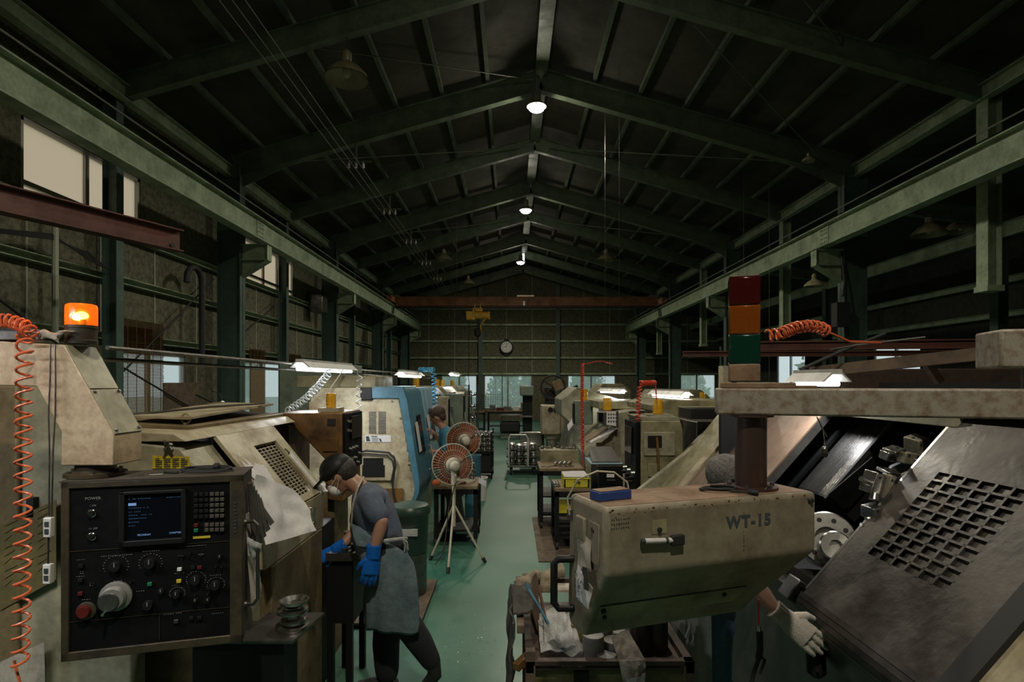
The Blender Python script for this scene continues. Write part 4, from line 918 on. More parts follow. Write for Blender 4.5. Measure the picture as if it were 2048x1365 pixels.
b = MB(); p = at(337, 891, 2.70); b.ball(p, 0.018, 1.3, .6, .8, 10); b.tube([p, p+Vector((-.016, -.01, -.025))], 0.007); b.tube([p, p+Vector((.025, -.01, -.023))], 0.007); b.tube([p+Vector((0, 0, .01)), p+Vector((0, -.03, .02))], .007); o = b.build('air_valve', 'steeld'); tag(o, 'small metal air valve on the end of the louvred lathe', 'valve')
c = Vector((-1.69, 2.98, ZT+0.075))
b = MB(); b.tube([c+Vector((0.024*math.cos(a*PI/8), 0, 0.03+0.024*math.sin(a*PI/8))) for a in range(17)], 0.005, 8); b.cyl(c, c+Vector((0, 0, .01)), 0.014, n=12); b.build('eye_bolt', 'cream', t_)
b = MB(); b.slab([(-1.95, 2.95, ZT+.11), (-1.66, 2.95, ZT+.10), (-1.70, 4.1, ZT+.13), (-2.1, 4.1, ZT+.14)], 0.012); b.build('hood_sheet', 'cream', t_)
b = MB(); sheet(b, [slant(0.80, 3.00, .015), slant(0.72, 3.20, .015), slant(0.02, 3.26, .03), slant(0.10, 3.00, .04)], 0.002, 12, 12, 0.02, 3); tag(b.build('draped_drawing', 'paper'), 'crumpled white drawing sheet lying on the near end of the sloping cover', 'paper')
b = MB(); sheet(b, [at(512, 950, 2.75), at(600, 990, 3.05), at(632, 1062, 2.95), at(528, 1092, 2.62)], 0.002, 14, 14, 0.028, 11); tag(b.build('curled_drawing', 'paper'), 'curled white engineering drawing hanging over the cover edge beside the pendant', 'paper')
# rear headstock cabinet (brown) behind the opening
t_ = thing('headstock_cabinet', 'oily golden-brown steel cabinet at the end of the louvred lathe', 'cabinet', (-1.5, 4.4, 0.0))
ZC = 4.12
pr = px_poly([(545, 828), (684, 826), (684, 1005), (655, 1000), (655, 925), (583, 850), (545, 850)], ZC)
b = MB(); b.prism(pr, ZC, ZC+.5); b.build('cabinet_body', 'brown', t_, bevel=0.008)
b = MB(); b.box(-3.0, X_(575, ZC), ZC+.02, ZC+.45, 0.0, 1.7); b.box(X_(575, ZC), X_(660, ZC), ZC+.1, ZC+.45, 0.0, 1.2); b.build('back_housing', 'brown2', t_)
b = MB(); b.prism(px_poly([(646, 877), (675, 877), (675, 904), (646, 904)], ZC-.01), ZC-.01, ZC+.005); b.build('access_cover', 'brown', t_, bevel=0.003)
b = MB(); b.prism(px_poly([(654, 838), (670, 838), (670, 852), (654, 852)], ZC-.01), ZC-.01, ZC+.002); b.build('hatch_plate', 'rubber', t_, bevel=0.002)
xs = X_(684, ZC)+0.002
b = MB(); b.box(xs, xs+0.018, ZC+.02, ZC+.48, 1.35, 1.775); cp = b.build('control_face', 'panelblack', t_, bevel=0.003)
b = MB(); b.box(xs+0.018, xs+0.03, ZC+.14, ZC+.44, 1.58, 1.75); b.build('screen', 'screen', cp, bevel=0.004)
for k, (yy, zz) in enumerate(((.08, 1.72), (.08, 1.65), (.12, 1.51), (.2, 1.51), (.28, 1.51), (.13, 1.44), (.25, 1.43), (.36, 1.45), (.15, 1.385), (.32, 1.385))):
    b = MB(); b.cyl((xs+0.018, ZC+yy, zz), (xs+0.042, ZC+yy, zz), 0.015, 0.012, 14); b.build('knob', 'chrome' if k in (0, 1, 5) else 'steeld', cp)
zc = Z_(826, ZC); q = at(662, 823, ZC+.16)
b = MB(); b.box(q.x-0.075, q.x+0.075, ZC+.09, ZC+.24, zc, zc+0.03); b.build('beacon_stand', 'cream', t_)
beacon((q.x, ZC+.16, zc+0.031), 0.036, 'amber beacon with a white wire on the golden-brown cabinet')
b = MB(); b.tube([(q.x-.01, ZC+.16, zc+0.13), (q.x-.012, ZC+.17, 1.95), (q.x-0.03, ZC+.6, 2.12)], 0.0045, 6); tag(b.build('lamp_wire', 'white'), 'white wire rising from the amber beacon to the work light', 'wire')
# low machine part under the worker
# diag white hose
coil_hose([at(572, 826, 4.6), at(610, 800, 4.8), at(640, 770, 5.0), at(660, 745, 5.15)], 0.03, 15, 0.006, 'whitehose', 'pale blue coiled hose stretched up diagonally to the work light at left')
coil_hose([at(720, 748, 5.3), at(717, 800, 5.3), at(718, 888, 5.3)], 0.023, 10, 0.0045, 'whitehose', 'pale coiled hose hanging straight down beside the brown cabinet', extra=[[at(717, 888, 5.3), at(716, 940, 5.3), at(717, 990, 5.3)]])

# bench with flange stack, left
zs_ = 0.885
t_ = thing('side_shelf', 'dull steel shelf plate beside the left pendant carrying flanges', 'shelf', (-1.15, 2.64, 0))
b = MB(); b.slab([(-1.42, 2.48, zs_-.012), (-.945, 2.48, zs_-.012), (-.91, 2.79, zs_-.012), (-1.18, 2.79, zs_-.012), (-1.19, 2.69, zs_-.012), (-1.42, 2.69, zs_-.012)], 0.012); b.build('shelf_plate', 'steeld', t_)
b = MB(); b.box(-1.40, -1.0, 2.52, 2.68, 0.0, zs_-.013); b.build('shelf_cabinet', 'black', t_)
c = Vector((X_(592, 2.66), 2.62, zs_+0.001))
for k, (r_, lb) in enumerate(((0.076, 'bottom'), (0.058, 'second'), (0.070, 'third'), (0.066, 'top'))):
    o = MB(); zz = [0, 0.026, 0.072, 0.098][k]
    o.lathe(c+Vector((0.006*(k % 2), 0, zz)), [(r_*0.98, 0), (r_, 0.006), (r_*0.97, 0.014), (r_*0.6, 0.02), (r_*0.55, 0.045 if k == 1 else 0.025), (r_*0.3, 0.045 if k == 1 else 0.025), (r_*0.3, 0.01)] if k < 3 else [(r_*0.4, 0), (r_*0.95, 0.016), (r_, 0.028), (r_*0.88, 0.028), (r_*0.6, 0.012)], 32)
    tag(o.build('machined_flange', 'steel'), 'round machined steel flange on the side shelf, %s of the stack' % lb, 'flange', 'flanges on the side shelf')

# ================================================================ BLUE AND CREAM LATHE
def blue_lathe(y0, y1, lb, label_parts=True, mblue='blue', sx=1.0, off=0.0, mcream='cream'):
    Zr = 6.5
    t_ = thing('turning_lathe', lb, 'lathe', (-1.6, (y0+y1)/2, 0), 0, 'lathes of the left row')
    pr = [(x+off, z) for x, z in px_poly([(617, 776), (745, 776), (797, 795), (833, 984), (806, 1040), (806, 1118), (617, 1118)], Zr)]
    b = MB(); b.prism(pr, y0, y1); b.build('body_shell', mcream, t_, bevel=0.01)
    # blue door frame: edge band and front doors
    b = MB(); bl_ = [(x+off, z) for x, z in px_poly([(745, 774), (806, 774), (815, 800), (840, 962), (839, 985), (816, 1042), (815, 1042), (829, 985), (830, 975), (799, 797), (745, 797)], Zr)]
    b.prism(bl_, y0-0.03, y0+0.05); b.build('door_end_frame', mblue, t_, bevel=0.006)
    b = MB(); dl = [(x+off, z) for x, z in px_poly([(804, 778), (811, 788), (839, 968), (838, 985), (814, 1042), (806, 1036), (832, 985), (800, 797)], Zr)]
    b.prism(dl, y0+0.05, y1); dr_ = b.build('sliding_door', mblue, t_, bevel=0.004)
    d0 = Vector(bl_[2]); d1 = Vector(bl_[3])   # door slant in xz
    def dp(u, y, o_=0.004):
        p = d0.lerp(d1, u); n_ = Vector((-(d1.y-d0.y), d1.x-d0.x)).normalized(); n_ = n_ if n_.x > 0 else -n_
        return Vector((p.x+n_.x*o_, y, p.y+n_.y*o_))
    L_ = y1-y0
    b = MB(); b.slab([dp(0.22, y0+L_*.40), dp(0.22, y0+L_*.62), dp(0.72, y0+L_*.62), dp(0.72, y0+L_*.40)], 0.006); b.build('door_window', 'screen', dr_)
    b = MB(); b.slab([dp(0.30, y0+L_*.2, .008), dp(0.30, y0+L_*.36, .008), dp(0.68, y0+L_*.36, .008), dp(0.68, y0+L_*.2, .008)], 0.003); b.build('door_notice', 'paper', dr_)
    b = MB(); b.tube([dp(0.66, y0+L_*.7, 0), dp(0.66, y0+L_*.7, .06), dp(0.98, y0+L_*.7, .06), dp(0.98, y0+L_*.7, 0)], 0.012, 8); b.build('door_handle', 'chrome', dr_)
    if label_parts:
        yy = y0-0.002
        for (xa, xb_) in ((738, 752.5), (757, 772)):
            for k in range(14):
                z = 824+k*3.2; b = MB(); b.prism([(X_(xa, Zr), Z_(z, Zr)), (X_(xb_, Zr), Z_(z, Zr)), (X_(xb_, Zr), Z_(z+1.5, Zr)), (X_(xa, Zr), Z_(z+1.5, Zr))], yy-0.003, yy+0.001); b.build('vent_slot', 'ink', t_, smooth=0)
        b = MB(); b.prism(px_poly([(730, 871), (782, 871), (782, 885), (730, 885)], Zr), yy-0.004, yy); pl = b.build('warning_plate', 'fixture', t_)
        b = MB(); b.prism(px_poly([(732, 873), (738, 873), (741, 883), (733, 883)], Zr), yy-0.006, yy-0.004); b.prism(px_poly([(758, 878), (762, 878), (764, 884), (761, 884)], Zr), yy-0.006, yy-0.004); b.prism(px_poly([(743, 872.5), (755, 872.5), (755, 874), (743, 874)], Zr), yy-0.006, yy-0.004)
        for k in range(4): b.prism(px_poly([(744, 876+k*2.2), (757, 876+k*2.2), (757, 876.6+k*2.2), (744, 876.6+k*2.2)], Zr), yy-0.006, yy-0.004)
        b.build('plate_pictures', 'ink', pl)
        b = MB(); fr = px_poly([(719, 906), (788, 908), (788, 962), (722, 962)], Zr); b.prism(fr, yy-0.03, yy); hb = b.build('hatch_frame', mcream, t_, bevel=0.01)
        b = MB(); b.prism(px_poly([(728, 916), (768, 916), (768, 930), (771, 930), (771, 954), (726, 954), (726, 930), (728, 930)], Zr), yy-0.034, yy-0.028); b.build('hatch_opening', 'black', hb)
        b = MB(); pts = [(722, 904), (735, 901), (760, 903), (780, 905), (790, 915), (793, 930), (790, 945), (787, 960), (788, 985), (792, 1000), (795, 1010)]
        b.tube([Vector((X_(x, Zr), yy-0.05, Z_(z, Zr))) for x, z in pts], 0.012, 8); b.tube([Vector((X_(x-3, Zr), yy-0.06, Z_(z+5, Zr))) for x, z in pts[:8]], 0.008, 8); b.build('cable_loop', 'rubber', t_)
        b = MB(); b.prism(px_poly([(713, 965), (778, 968), (795, 985), (795, 1010), (713, 1010)], Zr), yy-0.012, yy-0.001); b.build('lower_dark_panel', 'olive', t_)
        b = MB(); b.prism(px_poly([(765, 977), (807, 977), (807, 1008), (765, 1008)], Zr), yy-0.03, yy-0.008); b.build('rusty_plate', 'brown', t_)
        b = MB()
        for q in ((620, 802), (737, 802), (784, 803), (801, 837), (818, 930)): b.cyl((X_(q[0], Zr), yy-0.01, Z_(q[1], Zr)), (X_(q[0], Zr), yy, Z_(q[1], Zr)), 0.01, n=8)
        b.build('panel_screws', 'steeld', t_)
        b = MB()
        for u in range(7): p = d0.lerp(d1, 0.1+u*0.12); b.box(p.x-0.09, p.x-0.05, yy-0.003, yy, p.y-0.055, p.y+0.02)
        b.build('yellow_edge_mark', 'plate', t_)
        b = MB(); b.box(-2.5, X_(745, Zr), y0+0.15, y1, Z_(776, Zr), Z_(752, Zr)); b.build('back_cabinet', 'olive', t_, bevel=0.01)
        b = MB(); b.prism(px_poly([(722, 776), (745, 776), (745, 800), (722, 800)], Zr), y0-0.04, y0+0.01); b.build('switch_box', 'black', t_, bevel=0.005)
    return t_
e1 = blue_lathe(6.5, 7.6, 'cream lathe with a blue frame, louvre slots and a dark square hatch')
blue_lathe(7.95, 9.6, 'pale blue lathe just beyond the nearest blue-framed lathe', False, 'bluelight', off=-0.10)
# green cabinet behind
b = MB(); b.box(-3.4, -2.50, 8.4, 9.6, 0.0, 2.28); o = b.build('electrical_cabinet', 'greengrey', bevel=0.01); tag(o, 'tall grey-green electrical cabinet behind the blue-framed lathe', 'cabinet')
for k, (y, x, m_, lb) in enumerate(((10.6, -1.35, 'greengrey', 'grey-green lathe with rounded shield beyond the man in the blue shirt'), (13.2, -1.3, 'creamgrey', 'grey cream lathe in the middle of the left row'), (15.9, -1.5, 'greengrey', 'grey-green lathe far down the left row'), (18.6, -1.5, 'creamgrey', 'farthest cream lathe of the left row'))):
    t_ = thing('turning_lathe', lb, 'lathe', (x-0.8, y+1, 0), 0, 'lathes of the left row')
    b = MB(); b.prism([(x-1.6, 0.0), (x+0.15, 0.0), (x+0.2, 0.8), (x-0.15, 1.75), (x-0.3, 1.9), (x-1.6, 1.9)], y, y+2.1); b.build('body_shell', m_, t_, bevel=0.02)
    b = MB(); b.prism([(x+0.18, 0.85), (x+0.24, 0.85), (x-0.11, 1.78), (x-0.17, 1.78)], y+0.1, y+1.1); b.build('sliding_door', 'steeld', t_, bevel=0.01)
    b = MB(); b.box(x-0.3, x+0.2, y-0.25, y-0.02, 1.0, 1.75); cpb = b.build('control_box', 'cream' if k % 2 == 0 else 'greengrey', t_, bevel=0.015)
    b = MB(); b.box(x+0.2, x+0.215, y-0.22, y-0.05, 1.2, 1.7); b.build('screen', 'panelblack', cpb)
    b = MB()
    for j in range(8): b.box(x-0.2, x-0.02, y-0.256, y-0.25, 1.15+j*0.04, 1.165+j*0.04)
    b.build('vent_slots', 'ink', cpb)
    beacon((x-0.45, y+0.2, 1.902), 0.06, 'amber beacon on the %s left-row lathe beyond the pale blue one' % ('first', 'second', 'third', 'fourth')[k])
coil_hose([at(868, 745, 8.6), at(870, 800, 8.6), at(869, 838, 8.6)], 0.035, 12, 0.008, 'bluehose', 'blue coiled air hose hanging above the man in the blue shirt')
coil_hose([at(838, 740, 8.9), at(868, 740, 8.6)], 0.03, 12, 0.009, 'bluehose', 'short horizontal blue coil of hose under the rail over the left row')
# work table with fans
def table(name, lb, x0, x1, y0, y1, z, m, th=0.04, leg=0.05, shelf=None, castor=False, grp=None, topm='wood'):
    t_ = thing(name, lb, 'table' if 'trolley' not in name and 'cart' not in name else 'trolley', ((x0+x1)/2, (y0+y1)/2, 0), 0, grp)
    b = MB(); b.box(x0, x1, y0, y1, z-th, z); b.build('tabletop', topm, t_, bevel=0.004)
    b = MB(); b.box(x0, x1, y0, y0+0.03, z-th-0.06, z-th); b.box(x0, x1, y1-0.03, y1, z-th-0.06, z-th); b.box(x0, x0+.03, y0, y1, z-th-0.06, z-th); b.box(x1-.03, x1, y0, y1, z-th-0.06, z-th); b.build('apron_frame', m, t_)
    zb = 0.1 if castor else 0.0
    for (xa, ya) in ((x0, y0), (x1-leg, y0), (x0, y1-leg), (x1-leg, y1-leg)):
        b = MB(); b.box(xa, xa+leg, ya, ya+leg, zb, z-th); lg = b.build('leg', m, t_)
        if castor:
            b = MB(); b.cyl((xa+leg/2-0.015, ya+leg/2, 0.05), (xa+leg/2+0.015, ya+leg/2, 0.05), 0.05, n=16); b.build('castor_wheel', 'rubber', lg)
    for s_ in (shelf or []): b = MB(); b.box(x0+0.01, x1-0.01, y0+0.01, y1-0.01, s_-0.02, s_); b.build('shelf', topm if s_ > 0.9 else m, t_)
    return t_
table('work_trolley', 'dark wheeled work trolley under the fans beside the man in the blue shirt', X_(868, 7.0), -0.42, 7.0, 7.7, 0.74, 'black', shelf=[0.2], castor=True)

def fan(c, R, lb, stand=True, face=(0.28, -1, 0.0)):
    c = Vector(c); f_ = Vector(face).normalized()   # side towards the camera is the motor side
    t_ = thing('pedestal_fan', lb, 'fan', (c.x, c.y, 0 if stand else c.z-R), 0, 'pedestal fans')
    u = Vector((0, 0, 1)); r = f_.cross(u).normalized(); u = r.cross(f_)
    def circ(rr, o_, n=48): return [c+f_*o_+(r*math.cos(2*PI*k/n)+u*math.sin(2*PI*k/n))*rr for k in range(n+1)]
    b = MB(); b.tube(circ(R, 0), 0.006, 6); b.tube(circ(R*0.72, 0.035), 0.0016, 4); b.tube(circ(R*0.45, 0.05), 0.0016, 4)
    for k in range(40):
        a = 2*PI*k/40; e = r*math.cos(a)+u*math.sin(a); b.tube([c+e*R, c+e*R*0.75+f_*0.035, c+e*R*0.2+f_*0.06], 0.0014, 4, False)
    b.build('guard', 'fanbody', t_)
    b = MB()
    for k in range(4):
        a0 = k*PI/2+0.35; pts = []
        for i in range(7):
            for j in range(9):
                rr = R*(0.18+0.76*i/6); w_ = 0.46+0.30*math.sin(PI*min(1, (i+1.2)/7))
                a = a0+(j/8-0.5)*2*w_*1.12; tw = (j/8-0.5)*0.07*(1.2-0.5*i/6)
                pts.append(c+(r*math.cos(a)+u*math.sin(a))*rr+f_*tw-f_*0.01)
        k0 = pts; m_ = 63
        vs = pts+[p-f_*0.004 for p in pts]; fs = []
        for i in range(6):
            for j in range(8):
                q = i*9+j; fs += [(q, q+1, q+10, q+9), (q+m_, q+9+m_, q+10+m_, q+1+m_)]
        for i in range(6): fs += [(i*9, i*9+9, i*9+9+m_, i*9+m_), (i*9+8, i*9+8+m_, i*9+17+m_, i*9+17)]
        for j in range(8): fs += [(j, j+m_, j+1+m_, j+1), (54+j, 55+j, 55+j+m_, 54+j+m_)]
        bb = MB(); bb._a(vs, fs); bb.build('fan_blade', 'fanblade', t_, smooth=0.9)
    b = MB(); b.lathe(c, [(R*0.36, 0.03), (R*0.36, 0.05), (R*0.30, 0.08), (R*0.26, 0.085), (R*0.26, 0.13), (R*0.25, 0.18), (R*0.18, 0.215), (R*0.05, 0.225)], 28, tuple(f_)); b.build('motor_housing', 'fanbody', t_)
    b = MB()
    for k in range(20): a = 2*PI*k/20; e = r*math.cos(a)+u*math.sin(a); b.obox(c+e*R*0.265+f_*0.09, c+e*R*0.265+f_*0.125, 0.006, 0.008, tuple(e))
    b.build('motor_fins', 'frame', t_)
    if stand:
        p0 = c+f_*0.12-Vector((0, 0, R*0.22)); base = Vector((c.x+f_.x*0.1, c.y+f_.y*0.12, 0)); hz = 0.80
        b = MB(); b.cyl((base.x, base.y, 0.42), (base.x, base.y, p0.z), 0.02, n=12); b.cyl((base.x, base.y, p0.z-0.16), (base.x, base.y, p0.z-0.02), 0.032, n=12); b.box(base.x-0.03, base.x+0.03, base.y-0.03, base.y+0.03, p0.z-0.06, p0.z); b.build('pole', 'fanbody', t_)
        for dx, dy in ((-0.03, -0.30), (0.33, 0.05), (-0.27, 0.14)):
            b = MB(); e = Vector((base.x+dx, base.y+dy, 0.03)); b.tube([(base.x, base.y, 0.66), e], 0.013, 8); lg = b.build('leg', 'fanbody', t_)
            b = MB(); d = (e-Vector((base.x, base.y, 0.66))).normalized(); b.cyl(e-d*0.03, e+d*0.03, 0.02, n=10); b.build('rubber_foot', 'rubber', lg)
        b = MB(); b.tube([(base.x+0.02, base.y-0.03, 0.9), (base.x-0.06, base.y, 0.6), (base.x-0.09, base.y+0.02, 0.3), (base.x-0.12, base.y-.05, 0.12), (base.x-0.2, base.y-0.05, 0.01)], 0.006, 6); b.build('power_cord', 'frame', t_)
    return t_
fan((X_(905, 6.45), 6.45, Z_(929, 6.45)), 0.228, 'cream tripod fan with brown blades on the aisle, the nearer fan')
t2 = fan((X_(927, 7.45), 7.45, 1.26), 0.225, 'cream fan with brown blades standing farther back, the smaller one', False)
b = MB(); b.cyl((X_(930, 7.45), 7.32, 0.745), (X_(930, 7.45), 7.32, 1.2), 0.02, n=12); b.lathe((X_(930, 7.45), 7.32, 0.742), [(0.14, 0), (0.14, 0.02), (0.03, 0.03)], 20); b.build('pole', 'fanbody', t2)

# bins and boards at left of aisle
t_ = thing('waste_bin', 'dark green plastic bin standing on a grey drum beside the worker in the apron', 'bin', (-0.95, 5.35, 0))
b = MB(); b.lathe((-0.95, 5.35, 0.05), [(0.15, 0), (0.155, 0.02), (0.155, 0.36), (0.16, 0.38)], 28); b.build('drum', 'steeld', t_)
b = MB(); b.lathe((-0.95, 5.35, 0.435), [(0.16, 0), (0.175, 0.34), (0.19, 0.36), (0.19, 0.40), (0.17, 0.43), (0.1, 0.45)], 28); b.build('bin_body', 'darkgreen', t_)
b = MB(); b.box(-1.02, -0.85, 5.16, 5.19, 0.62, 0.68); b.build('bin_label', 'fixture', t_)
for k, (x0, x1, y0, y1, z, m_, lb) in enumerate(((-1.45, -0.62, 4.5, 5.75, 0.0, 'wood', 'worn plywood duckboard under the bin'), (-1.4, -0.55, 4.15, 4.75, 0.0, 'wood', 'worn plywood duckboard behind the worker'))):
    pass
t_ = thing('duckboard', 'worn wooden duckboard on the floor under the bin and worker', 'board', (-1.0, 5.0, 0))
b = MB(); b.box(-1.6, -0.74, 4.66, 5.7, 0.03, 0.05); b.build('board_top', 'oldwood', t_)
b = MB(); b.box(-1.6, -1.54, 4.66, 5.7, 0, 0.03); b.box(-0.82, -0.76, 4.66, 5.7, 0, 0.03); b.box(-1.2, -1.14, 4.66, 5.7, 0, 0.03); b.build('runners', 'oldwood', t_)
# chip tray / parts bench in front of the worker
t_ = thing('parts_bench', 'dark oily parts bench in front of the worker heaped with tools', 'bench', (-1.25, 4.0, 0))
b = MB(); b.box(-1.19, -0.99, 3.68, 4.09, 0.86, 0.885); b.box(-1.0, -0.985, 3.68, 4.09, 0.86, 0.92); b.box(-1.19, -0.985, 3.67, 3.682, 0.86, 0.91); b.build('bench_tray', 'steeld', t_)
b = MB(); b.box(-1.19, -1.02, 3.70, 4.07, 0.45, 0.86); b.build('bench_body', 'black', t_)
for x in (-1.17, -1.05):
    for y in (3.72, 4.04): b = MB(); b.box(x-.02, x+.02, y-0.02, y+0.02, 0, 0.45); b.build('leg', 'black', t_)
rnd = random.Random(21)
for k in range(15):
    x, y = -1.165+.037*(k % 5)+rnd.uniform(-.005, .005), 3.73+.1*(k//5); a = rnd.uniform(1.1, 2.0); L_ = rnd.uniform(.03, .045)
    b = MB(); d = Vector((math.cos(a)*0.5, math.sin(a), 0))*L_; c = Vector((x, y, 0.897))
    if k % 3 == 0: b.obox(c-d, c+d, 0.02, 0.022)
    elif k % 3 == 1: b.cyl(c-d, c+d, 0.011, n=10)
    else: b.lathe(c, [(0.017, -0.011), (0.02, 0), (0.02, 0.03), (0.01, 0.03)], 16)
    tag(b.build(('jaw_block', 'steel_bar', 'steel_ring')[k % 3], 'steel' if k % 2 else 'steeld'), ('small steel jaw block lying on the oily bench before the worker', 'short round steel bar lying on the oily bench before the worker', 'small steel ring lying on the oily bench before the worker')[k % 3], ('block', 'bar', 'ring')[k % 3], ('jaw blocks on the oily bench', 'round bars on the oily bench', 'rings on the oily bench')[k % 3])
b = MB(); rnd = random.Random(2)
for k in range(7): c = Vector((-1.11+rnd.uniform(-.05, .05), 4.02+rnd.uniform(-.03, .03), 0.915+rnd.uniform(0, .04))); b.ball(c, 0.035, 1, 1, .6, 10)
tag(b.build('crumpled_rags', 'rag', mods=BLOB(0.012, 2)), 'crumpled pale rags on the bench by the worker\'s hand', 'rags')
# bamboo blinds and boards at low windows
def blind(y0, y1, z0, z1, lb):
    t_ = thing('bamboo_blind', lb, 'blind', (XL+0.10, (y0+y1)/2, z0), 0, 'bamboo blinds')
    rnd = random.Random(int(y0*10)); b = MB(); n_ = int((z1-z0)/0.02)
    for k in range(n_):
        z = z1-k*0.02; b.box(XL+0.13, XL+0.134, y0+rnd.uniform(0, .03), y1-rnd.uniform(0, .03), z-0.0135, z)
    sl = b.build('blind_slats', 'blind', t_, smooth=0); sl['kind'] = 'stuff'
    b = MB()
    for k in range(5): y = y0+(y1-y0)*(k+0.5)/5; b.box(XL+0.136, XL+0.139, y-0.006, y+0.006, z0, z1)
    b.build('blind_cords', 'redbeam', t_, smooth=0)
blind(8.45, 9.45, 0.95, 2.95, 'bamboo blind over the low left window, nearest one'); blind(12.5, 13.35, 1.2, 2.75, 'bamboo blind over the wide low left window, near end'); blind(14.75, 15.6, 1.5, 2.75, 'bamboo blind over the wide low left window, far end')
b = MB(); b.box(XL+0.2, XL+0.22, 9.3, 10.35, 0.0, 2.0); tag(b.build('plywood_sheet', 'oldwood'), 'brown board leaning against the low left window', 'board')
b = MB(); b.box(XL+0.2, XL+0.22, 12.4, 13.1, 0.0, 2.35); tag(b.build('chipboard_sheet', 'wood'), 'tan board leaning at the near end of the wide low left window', 'board')
b = MB(); b.box(XL+0.2, XL+0.22, 14.9, 16.6, 0.0, 2.1); tag(b.build('plywood_board', 'wood'), 'tan board leaning at the far end of the wide low left window', 'board')
# wall duct (cane shaped pipe) & box
b = MB(); x = -5.5; b.tube([(x, 10.2, 2.3), (x, 10.2, 3.7), (x, 10.18, 3.86), (x, 10.08, 3.97), (x, 9.95, 4.0), (x, 9.82, 3.95), (x, 9.74, 3.85), (x, 9.72, 3.7)], 0.05, 10); tag(b.build('vent_pipe', 'rubber'), 'dark cane-shaped vent pipe on the left wall', 'pipe')
b = MB(); b.box(-5.7, -5.35, 16.2, 16.7, 4.0, 4.5); tag(b.build('wall_fan_box', 'steeld', bevel=0.02), 'small dark box high on the left wall beyond the second window', 'box')
b = MB(); b.tube([(-5.6, 7.05, 1.9), (-5.6, 7.05, 4.1)], 0.035, 8); tag(b.build('conduit_pipe', 'joint'), 'pale vertical conduit pipe on the left wall behind the lit beacon', 'pipe')
b = MB()
for k in range(4): b.tube([(-5.62+0.01*k, 6.0, 3.6+0.01*k), (-5.6, 7.0, 3.75+0.02*k), (-5.6, 7.6, 3.72-0.03*k), (-5.6, 8.0, 3.57)], 0.01, 6)
tag(b.build('cable_bundle', 'rubber'), 'bundle of black cables sagging on the left wall girt', 'cable')

b = MB(); sheet(b, [at(958, 956, 7.1), at(973, 963, 7.0), at(971, 974, 7.0), at(957, 966, 7.1)], .002, 4, 4, .004, 3); tag(b.build('paper_tag', 'paper'), 'small white paper tag sticking out from the work trolley into the aisle', 'paper')
for px_, py_, m_, lb in ((445, 806, 'white', 'small white ball on a pull cord before the first wide left column'), (460, 820, 'yellowlabel', 'small yellowish ball on a pull cord before the first wide left column')):
    t_ = thing('pull_cord', lb, 'cord', at(px_, py_, 6.0), 0)
    b = MB(); b.ball((0, 0, 0), .022, n=12); b.build('ball_grip', m_, t_, False)
    b = MB(); b.tube([(0, 0, .02), (-.06, .05, .10), (-.16, .1, .12)], .004, 5); b.build('cord_string', 'rubber', t_, False)
b = MB(); b.tube([at(392, 790, 5.6), at(440, 812, 5.0), at(510, 830, 4.6), at(560, 828, 4.4)], .009, 6); tag(b.build('slack_cable', 'rubber'), 'black cable sagging from the left wall down to the top of the louvred lathe', 'cable')
b = MB(); c = Vector((-2.02, 3.2, ZT+.085)); b.tube([(-2.1, 2.85, ZT+.11), (-1.75, 3.3, ZT+.15), (-1.68, 3.9, ZT+.15)], .007, 6); tag(b.build('thin_pipe', 'frame'), 'thin pipe lying along the hood of the louvred lathe', 'pipe')
# ================================================================ RIGHT NEAR LATHE (dark sliding door, open turret)
RXB, RXT, RZB, RZT = 1.357, 1.99, 1.096, 1.82
def rs(u, y, off=0.0):
    n_ = Vector((-(RZT-RZB), 0, RXT-RXB)).normalized(); return Vector((RXB+(RXT-RXB)*u, y, RZB+(RZT-RZB)*u))+n_*off
t_ = thing('turning_lathe', 'large dark turning lathe at right with open turret and gridded sliding door', 'lathe', (2.3, 3.2, 0))
# door with recessed grid: plate made around a hole pattern
ya, yb = 1.79, 2.60
dm = MB()
def dq(u0, u1, y0, y1, o=0.0, th=-0.011): dm.slab([rs(u0, y0, o), rs(u0, y1, o), rs(u1, y1, o), rs(u1, y0, o)], -th)
gu = [0.10+0.077*k for k in range(9)]     # rows up the slope
gy = [1.98+0.058*k for k in range(10)]
def hole(i, j):   # i up-slope, j along y ; trim the corners of the pattern
    if (i, j) in ((0, 8), (7, 0)): return True
    return True
g0, g1, h0, h1 = 0.24, 0.73, 2.0, 2.45
nu, nv = 10, 6; wu = 0.011; wy = 0.012
# frame around
dq(-0.06, g0, ya, yb); dq(g1, 1.04, ya, yb); dq(g0, g1, ya, h0); dq(g0, g1, h1, yb)
for i in range(nu+1): u = g0+(g1-g0)*i/nu; dq(max(g0, u-wu/2), min(g1, u+wu/2), h0, h1)
for j in range(nv+1): y = h0+(h1-h0)*j/nv; dq(g0, g1, max(h0, y-wy/2), min(h1, y+wy/2))
# folded lower edge, rounded
prev = rs(-0.06, 0)
cc = rs(-0.06, 0, -0.10)
ring_ = []
for k in range(7):
    a = (k/6)*1.45; n_ = Vector((-(RZT-RZB), 0, RXT-RXB)).normalized(); tn = -(Vector((RXT-RXB, 0, RZT-RZB)).normalized())
    ring_.append(cc+n_*0.10*math.cos(a)+tn*0.10*math.sin(a))
for k in range(6):
    A, B2 = ring_[k], ring_[k+1]; dm.slab([Vector((A.x, ya, A.z)), Vector((A.x, yb, A.z)), Vector((B2.x, yb, B2.z)), Vector((B2.x, ya, B2.z))], 0.012)
L_ = ring_[-1]; dm.slab([Vector((L_.x, ya, L_.z)), Vector((L_.x, yb, L_.z)), Vector((L_.x+0.05, yb, L_.z-0.12)), Vector((L_.x+0.05, ya, L_.z-0.12))], 0.012)
dr_ = dm.build('sliding_door', 'darksheet', t_, smooth=0.5)
